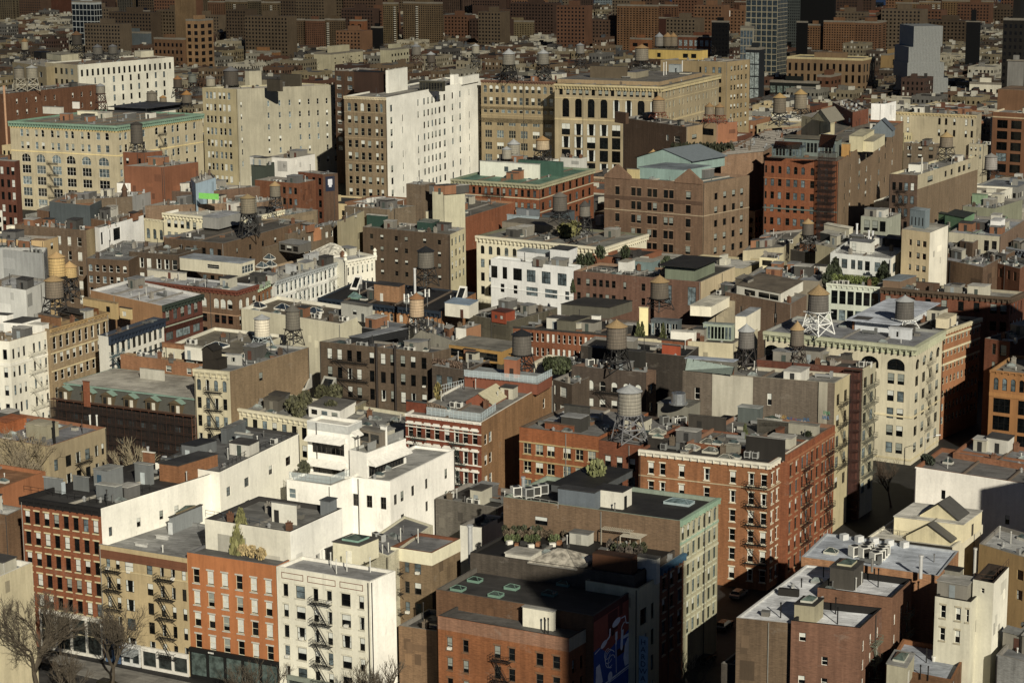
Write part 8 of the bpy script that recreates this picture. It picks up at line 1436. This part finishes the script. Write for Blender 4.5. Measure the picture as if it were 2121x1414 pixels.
def lowrise(mb, c, W_, D_, H_, wi, ri__, mw=False):
    a2, b2 = Vector(A3[:2]), Vector(B3[:2]); q = [c + a2 * W_, c, c + b2 * D_, c + a2 * W_ + b2 * D_]
    mb.prism([tuple(v) for v in q], 0, H_, wi, mt=ri__, bot=False)
    ins = inset([tuple(v) for v in q], .5)
    for i in range(4):                                # low parapet
        j = (i + 1) % 4; mb.face([(*q[i], H_ + .6), (*q[j], H_ + .6), (*ins[j], H_ + .6), (*ins[i], H_ + .6)], wi); mb.face([(*ins[j], H_), (*ins[i], H_), (*ins[i], H_ + .6), (*ins[j], H_ + .6)], wi); mb.face([(*q[i], H_), (*q[j], H_), (*q[j], H_ + .6), (*q[i], H_ + .6)], wi)
    for (O_, e_, n_, L_) in ((q[0], -a2, -b2, W_), (q[1], b2, -a2, D_)):
        k = max(2, int(L_ / 2.6))
        for r_ in range(3):
            z = H_ - 2.6 - r_ * 3.3
            for i in range(k):
                s_ = (i + .5) * L_ / k; mb.obox(O_, e_, n_, s_ - .55, s_ + .55, -.02, .06, z - .9, z + .9, 2 if random.random() < .75 else 3)
    for _ in range(random.randint(2, 4)):
        p = c + a2 * random.uniform(.15, .75) * W_ + b2 * random.uniform(.15, .7) * D_; s1, s2, hh = random.uniform(1, 3.4), random.uniform(1, 4), random.uniform(.8, 3.2)
        mb.prism([tuple(p + a2 * i * s1 + b2 * j * s2) for i, j in ((1, 0), (0, 0), (0, 1), (1, 1))], H_ + .01, H_ + hh, random.choice((wi, 3, ri__)), bot=False)
PROTECT = ((25, 420, 240, 440, 850), (420, 700, 190, 388, 950), (712, 1005, 200, 425, 900), (1000, 1305, 170, 335, 940), (1270, 1500, 250, 350, 900), (1500, 1560, 130, 240, 1000), (1235, 1570, 370, 545, 640), (1580, 1870, 320, 490, 660), (1840, 2030, 330, 480, 660), (935, 1240, 370, 440, 690), (0, 60, 340, 450, 800), (165, 360, 130, 215, 1100), (0, 200, 190, 320, 1000), (2050, 2121, 240, 350, 700), (1010, 1190, 560, 640, 560), (755, 1000, 480, 600, 600))
cands = []
v = 420
while v < 2900:
    u = -2600
    dp = random.uniform(15, 24)
    while u < 1600:
        W_ = random.uniform(8, 22); c = Vector(B3[:2]) * v - Vector(A3[:2]) * u
        d = c.y
        if 560 < d < 2620 and abs(c.x) < d * .27 + 25:
            cx, cy = (c + Vector(A3[:2]) * W_ / 2 + Vector(B3[:2]) * dp / 2)
            street = (v % 190 < 20) or (u % 95 < 12)
            if not street: cands.append((d, c, W_, dp, (cx, cy)))
        u += W_ + .3
    v += dp + random.choice((.3, .3, 5, 9))
far = []
for (d, c, W_, dp, cc) in cands:
    if d > 900 and random.random() > (1.0 if d < 1500 else .8): continue
    cs = [c, c + Vector(A3[:2]) * W_, c + Vector(B3[:2]) * dp, Vector(cc)]
    if any(inside(p[0], p[1], 1.5 if d < 1450 else 22) for p in cs): continue
    if d < 1150:
        pj = [PJ((p[0], p[1], z)) for p in cs for z in (0, 17)]; xa, xb, ya = min(p[0] for p in pj), max(p[0] for p in pj), min(p[1] for p in pj)
        if any(xa < r_[1] and xb > r_[0] and ya < r_[3] - 4 and d < r_[4] for r_ in PROTECT): continue
    far.append((d, c, W_, dp))
far.sort(key=lambda x: x[0])
PALL, RPL = PAL + PALF, RP + RPF
big = MB(); bm_mats = [wall_mat(x) for x in PALL]
import itertools
for n_, (d, c, W_, dp) in enumerate(far):
    H_ = random.uniform(9, 14) if d > 1250 else random.uniform(12, 18) if d > 950 else random.uniform(15, 22)
    if d > 1200 and random.random() < .08: H_ *= 1.5
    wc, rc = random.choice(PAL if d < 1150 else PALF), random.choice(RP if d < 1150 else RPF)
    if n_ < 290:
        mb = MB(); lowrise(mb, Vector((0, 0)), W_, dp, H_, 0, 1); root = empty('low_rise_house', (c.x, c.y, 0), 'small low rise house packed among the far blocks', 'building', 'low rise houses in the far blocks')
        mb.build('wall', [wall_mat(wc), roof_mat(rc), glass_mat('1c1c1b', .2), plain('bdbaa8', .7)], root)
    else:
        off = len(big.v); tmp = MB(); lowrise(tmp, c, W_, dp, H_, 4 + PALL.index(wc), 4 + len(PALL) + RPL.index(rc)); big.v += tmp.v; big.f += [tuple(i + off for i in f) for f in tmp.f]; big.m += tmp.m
if big.v: tag(big.build('distant_houses', [plain('9c9a8c'), plain('9c9a8c'), glass_mat('1c1c1b', .2), plain('bdbaa8', .7)] + bm_mats + [roof_mat(x) for x in RPL]), 'mass of small low rise houses fading into the far blocks', 'houses', kind='stuff')
print('FAR', len(far))
# bare woods between far blocks, river and far shore
mb = MB()
for i in range(900):
    d = random.uniform(1150, 2600); x = random.uniform(-.27, .27) * d
    if inside(x, d, 2): continue
    r_ = random.uniform(2, 5); zc = random.uniform(9, 16)
    for j in range(40):
        c = Vector((x + random.gauss(0, r_ * .4), d + random.gauss(0, r_ * .4), zc + random.gauss(0, 1.6))); u1 = Vector([random.gauss(0, 1) for _ in range(3)]).normalized() * random.uniform(.5, 1.1); u2 = u1.orthogonal().normalized() * .12
        mb.face([c - u1 - u2, c + u1 - u2, c + u1 + u2, c - u1 + u2])
tag(mb.build('far_trees', [plain('4a3c30', .9)]), 'brown bare tree crowns scattered between the far blocks', 'trees', kind='stuff')
mb = MB(); mb.face([(-2500, 2700, .3), (2500, 2700, .3), (2500, 3350, .3), (-2500, 3350, .3)]); m = plain('20405f', .4, 0, .8); tag(mb.build('river_water', [m]), kind='structure')
mb = MB()
for i in range(260):
    x = random.uniform(-900, 900); d = random.uniform(3360, 3700); w_ = random.uniform(15, 50); h_ = random.uniform(6, 22); mb.prism([(x, d), (x + w_, d), (x + w_, d + 25), (x, d + 25)], 0, h_, random.randrange(3), bot=False)
tag(mb.build('far_shore_buildings', [wall_mat('8a8a80'), wall_mat('6d5a50'), wall_mat('5a5f60')]), 'low pale buildings on the far river shore', 'buildings', kind='stuff')

# skyline row of housing towers in front of the river
k_ = 0
for i in range(92):
    px = 10 + (i % 46) * 46 + random.uniform(-20, 20)
    if 38 < px < 104 or 1215 < px < 1285 or 140 < px < 215 or 1560 < px < 1740: continue
    d = random.uniform(2050, 2640) if i < 46 else random.uniform(1750, 2100); x = (px - 1060) / F * d * 1.02
    if inside(x, d, 6): continue
    w_, dp, h_ = random.uniform(22, 48), random.uniform(12, 20), random.uniform(38, 70) if i < 46 else random.uniform(24, 48); wc = random.choice(('6a4a38', '5f4a36', '7a4a34', '6d5840', '5a3d30', '74604a', '8a5a3e')); mb = MB()
    a2, b2 = Vector(A3[:2]), Vector(B3[:2]); q = [a2 * w_, a2 * 0, b2 * dp, a2 * w_ + b2 * dp]; mb.prism([tuple(v) for v in q], 0, h_, 0); kk = int(w_ / 3.2); fl = int(h_ / 3.1)
    for r__ in range(min(fl - 1, 14)):
        for c_ in range(kk):
            s_ = (c_ + .5) * w_ / kk; mb.obox(q[0], -a2, -b2, s_ - .75, s_ + .75, .01, .1, h_ - 3 - r__ * 3.1, h_ - 1.5 - r__ * 3.1, 1)
    mb.prism([tuple(a2 * w_ * f + b2 * dp * g) for f, g in ((.65, .3), (.35, .3), (.35, .7), (.65, .7))], h_ + .01, h_ + 4, 0)
    root = empty('housing_tower', (x, d, 0), 'brown brick housing tower in the farthest row before the river', 'building', 'farthest row of housing towers'); mb.build('wall', [wall_mat(wc), plain('1c1a18', .3)], root)
# thin cloud added out of view to dim the sun over the far blocks
mb = MB(); X0, X1, Y0, Y1, Z0, Z1 = -1600, 2600, -900, 2600, 690, 760; m = bpy.data.materials.new('sunshade'); m.use_nodes = True; N, L = m.node_tree.nodes, m.node_tree.links; Pn = N['Principled BSDF']; Pn.inputs['Base Color'].default_value = (.9, .9, .9, 1); Pn.inputs['Roughness'].default_value = 1
geo = N.new('ShaderNodeNewGeometry').outputs['Position']; sp = N.new('ShaderNodeSeparateXYZ'); L.new(geo, sp.inputs[0]); gr = ramp(N, L, sp.outputs['Y'], -560, 0, 0, 1); nz = ramp(N, L, noise(N, L, geo, 1, 1, 1, .004, 4), .3, .7, .18, .3); L.new(mul(N, L, gr, nz), Pn.inputs['Alpha'])
nx, ny = 24, 20; top, bot = [], []
for j in range(ny + 1):
    for i in range(nx + 1):
        x, y = X0 + (X1 - X0) * i / nx, Y0 + (Y1 - Y0) * j / ny; e_ = min(i, nx - i, j, ny - j); t_ = min(1, e_ / 2) * random.uniform(.6, 1); top.append((x, y, 725 + 45 * t_)); bot.append((x, y, 725 - 30 * t_))
mb.v = top + bot; K0 = len(top)
for j in range(ny):
    for i in range(nx): a_ = j * (nx + 1) + i; mb.f.append((a_, a_ + 1, a_ + nx + 2, a_ + nx + 1)); mb.f.append((K0 + a_, K0 + a_ + nx + 1, K0 + a_ + nx + 2, K0 + a_ + 1)); mb.m += [0, 0]
tag(mb.build('sunshade', [m]), 'thin even cloud layer added high above, unseen, to dim the far blocks', 'sunshade', kind='stuff')
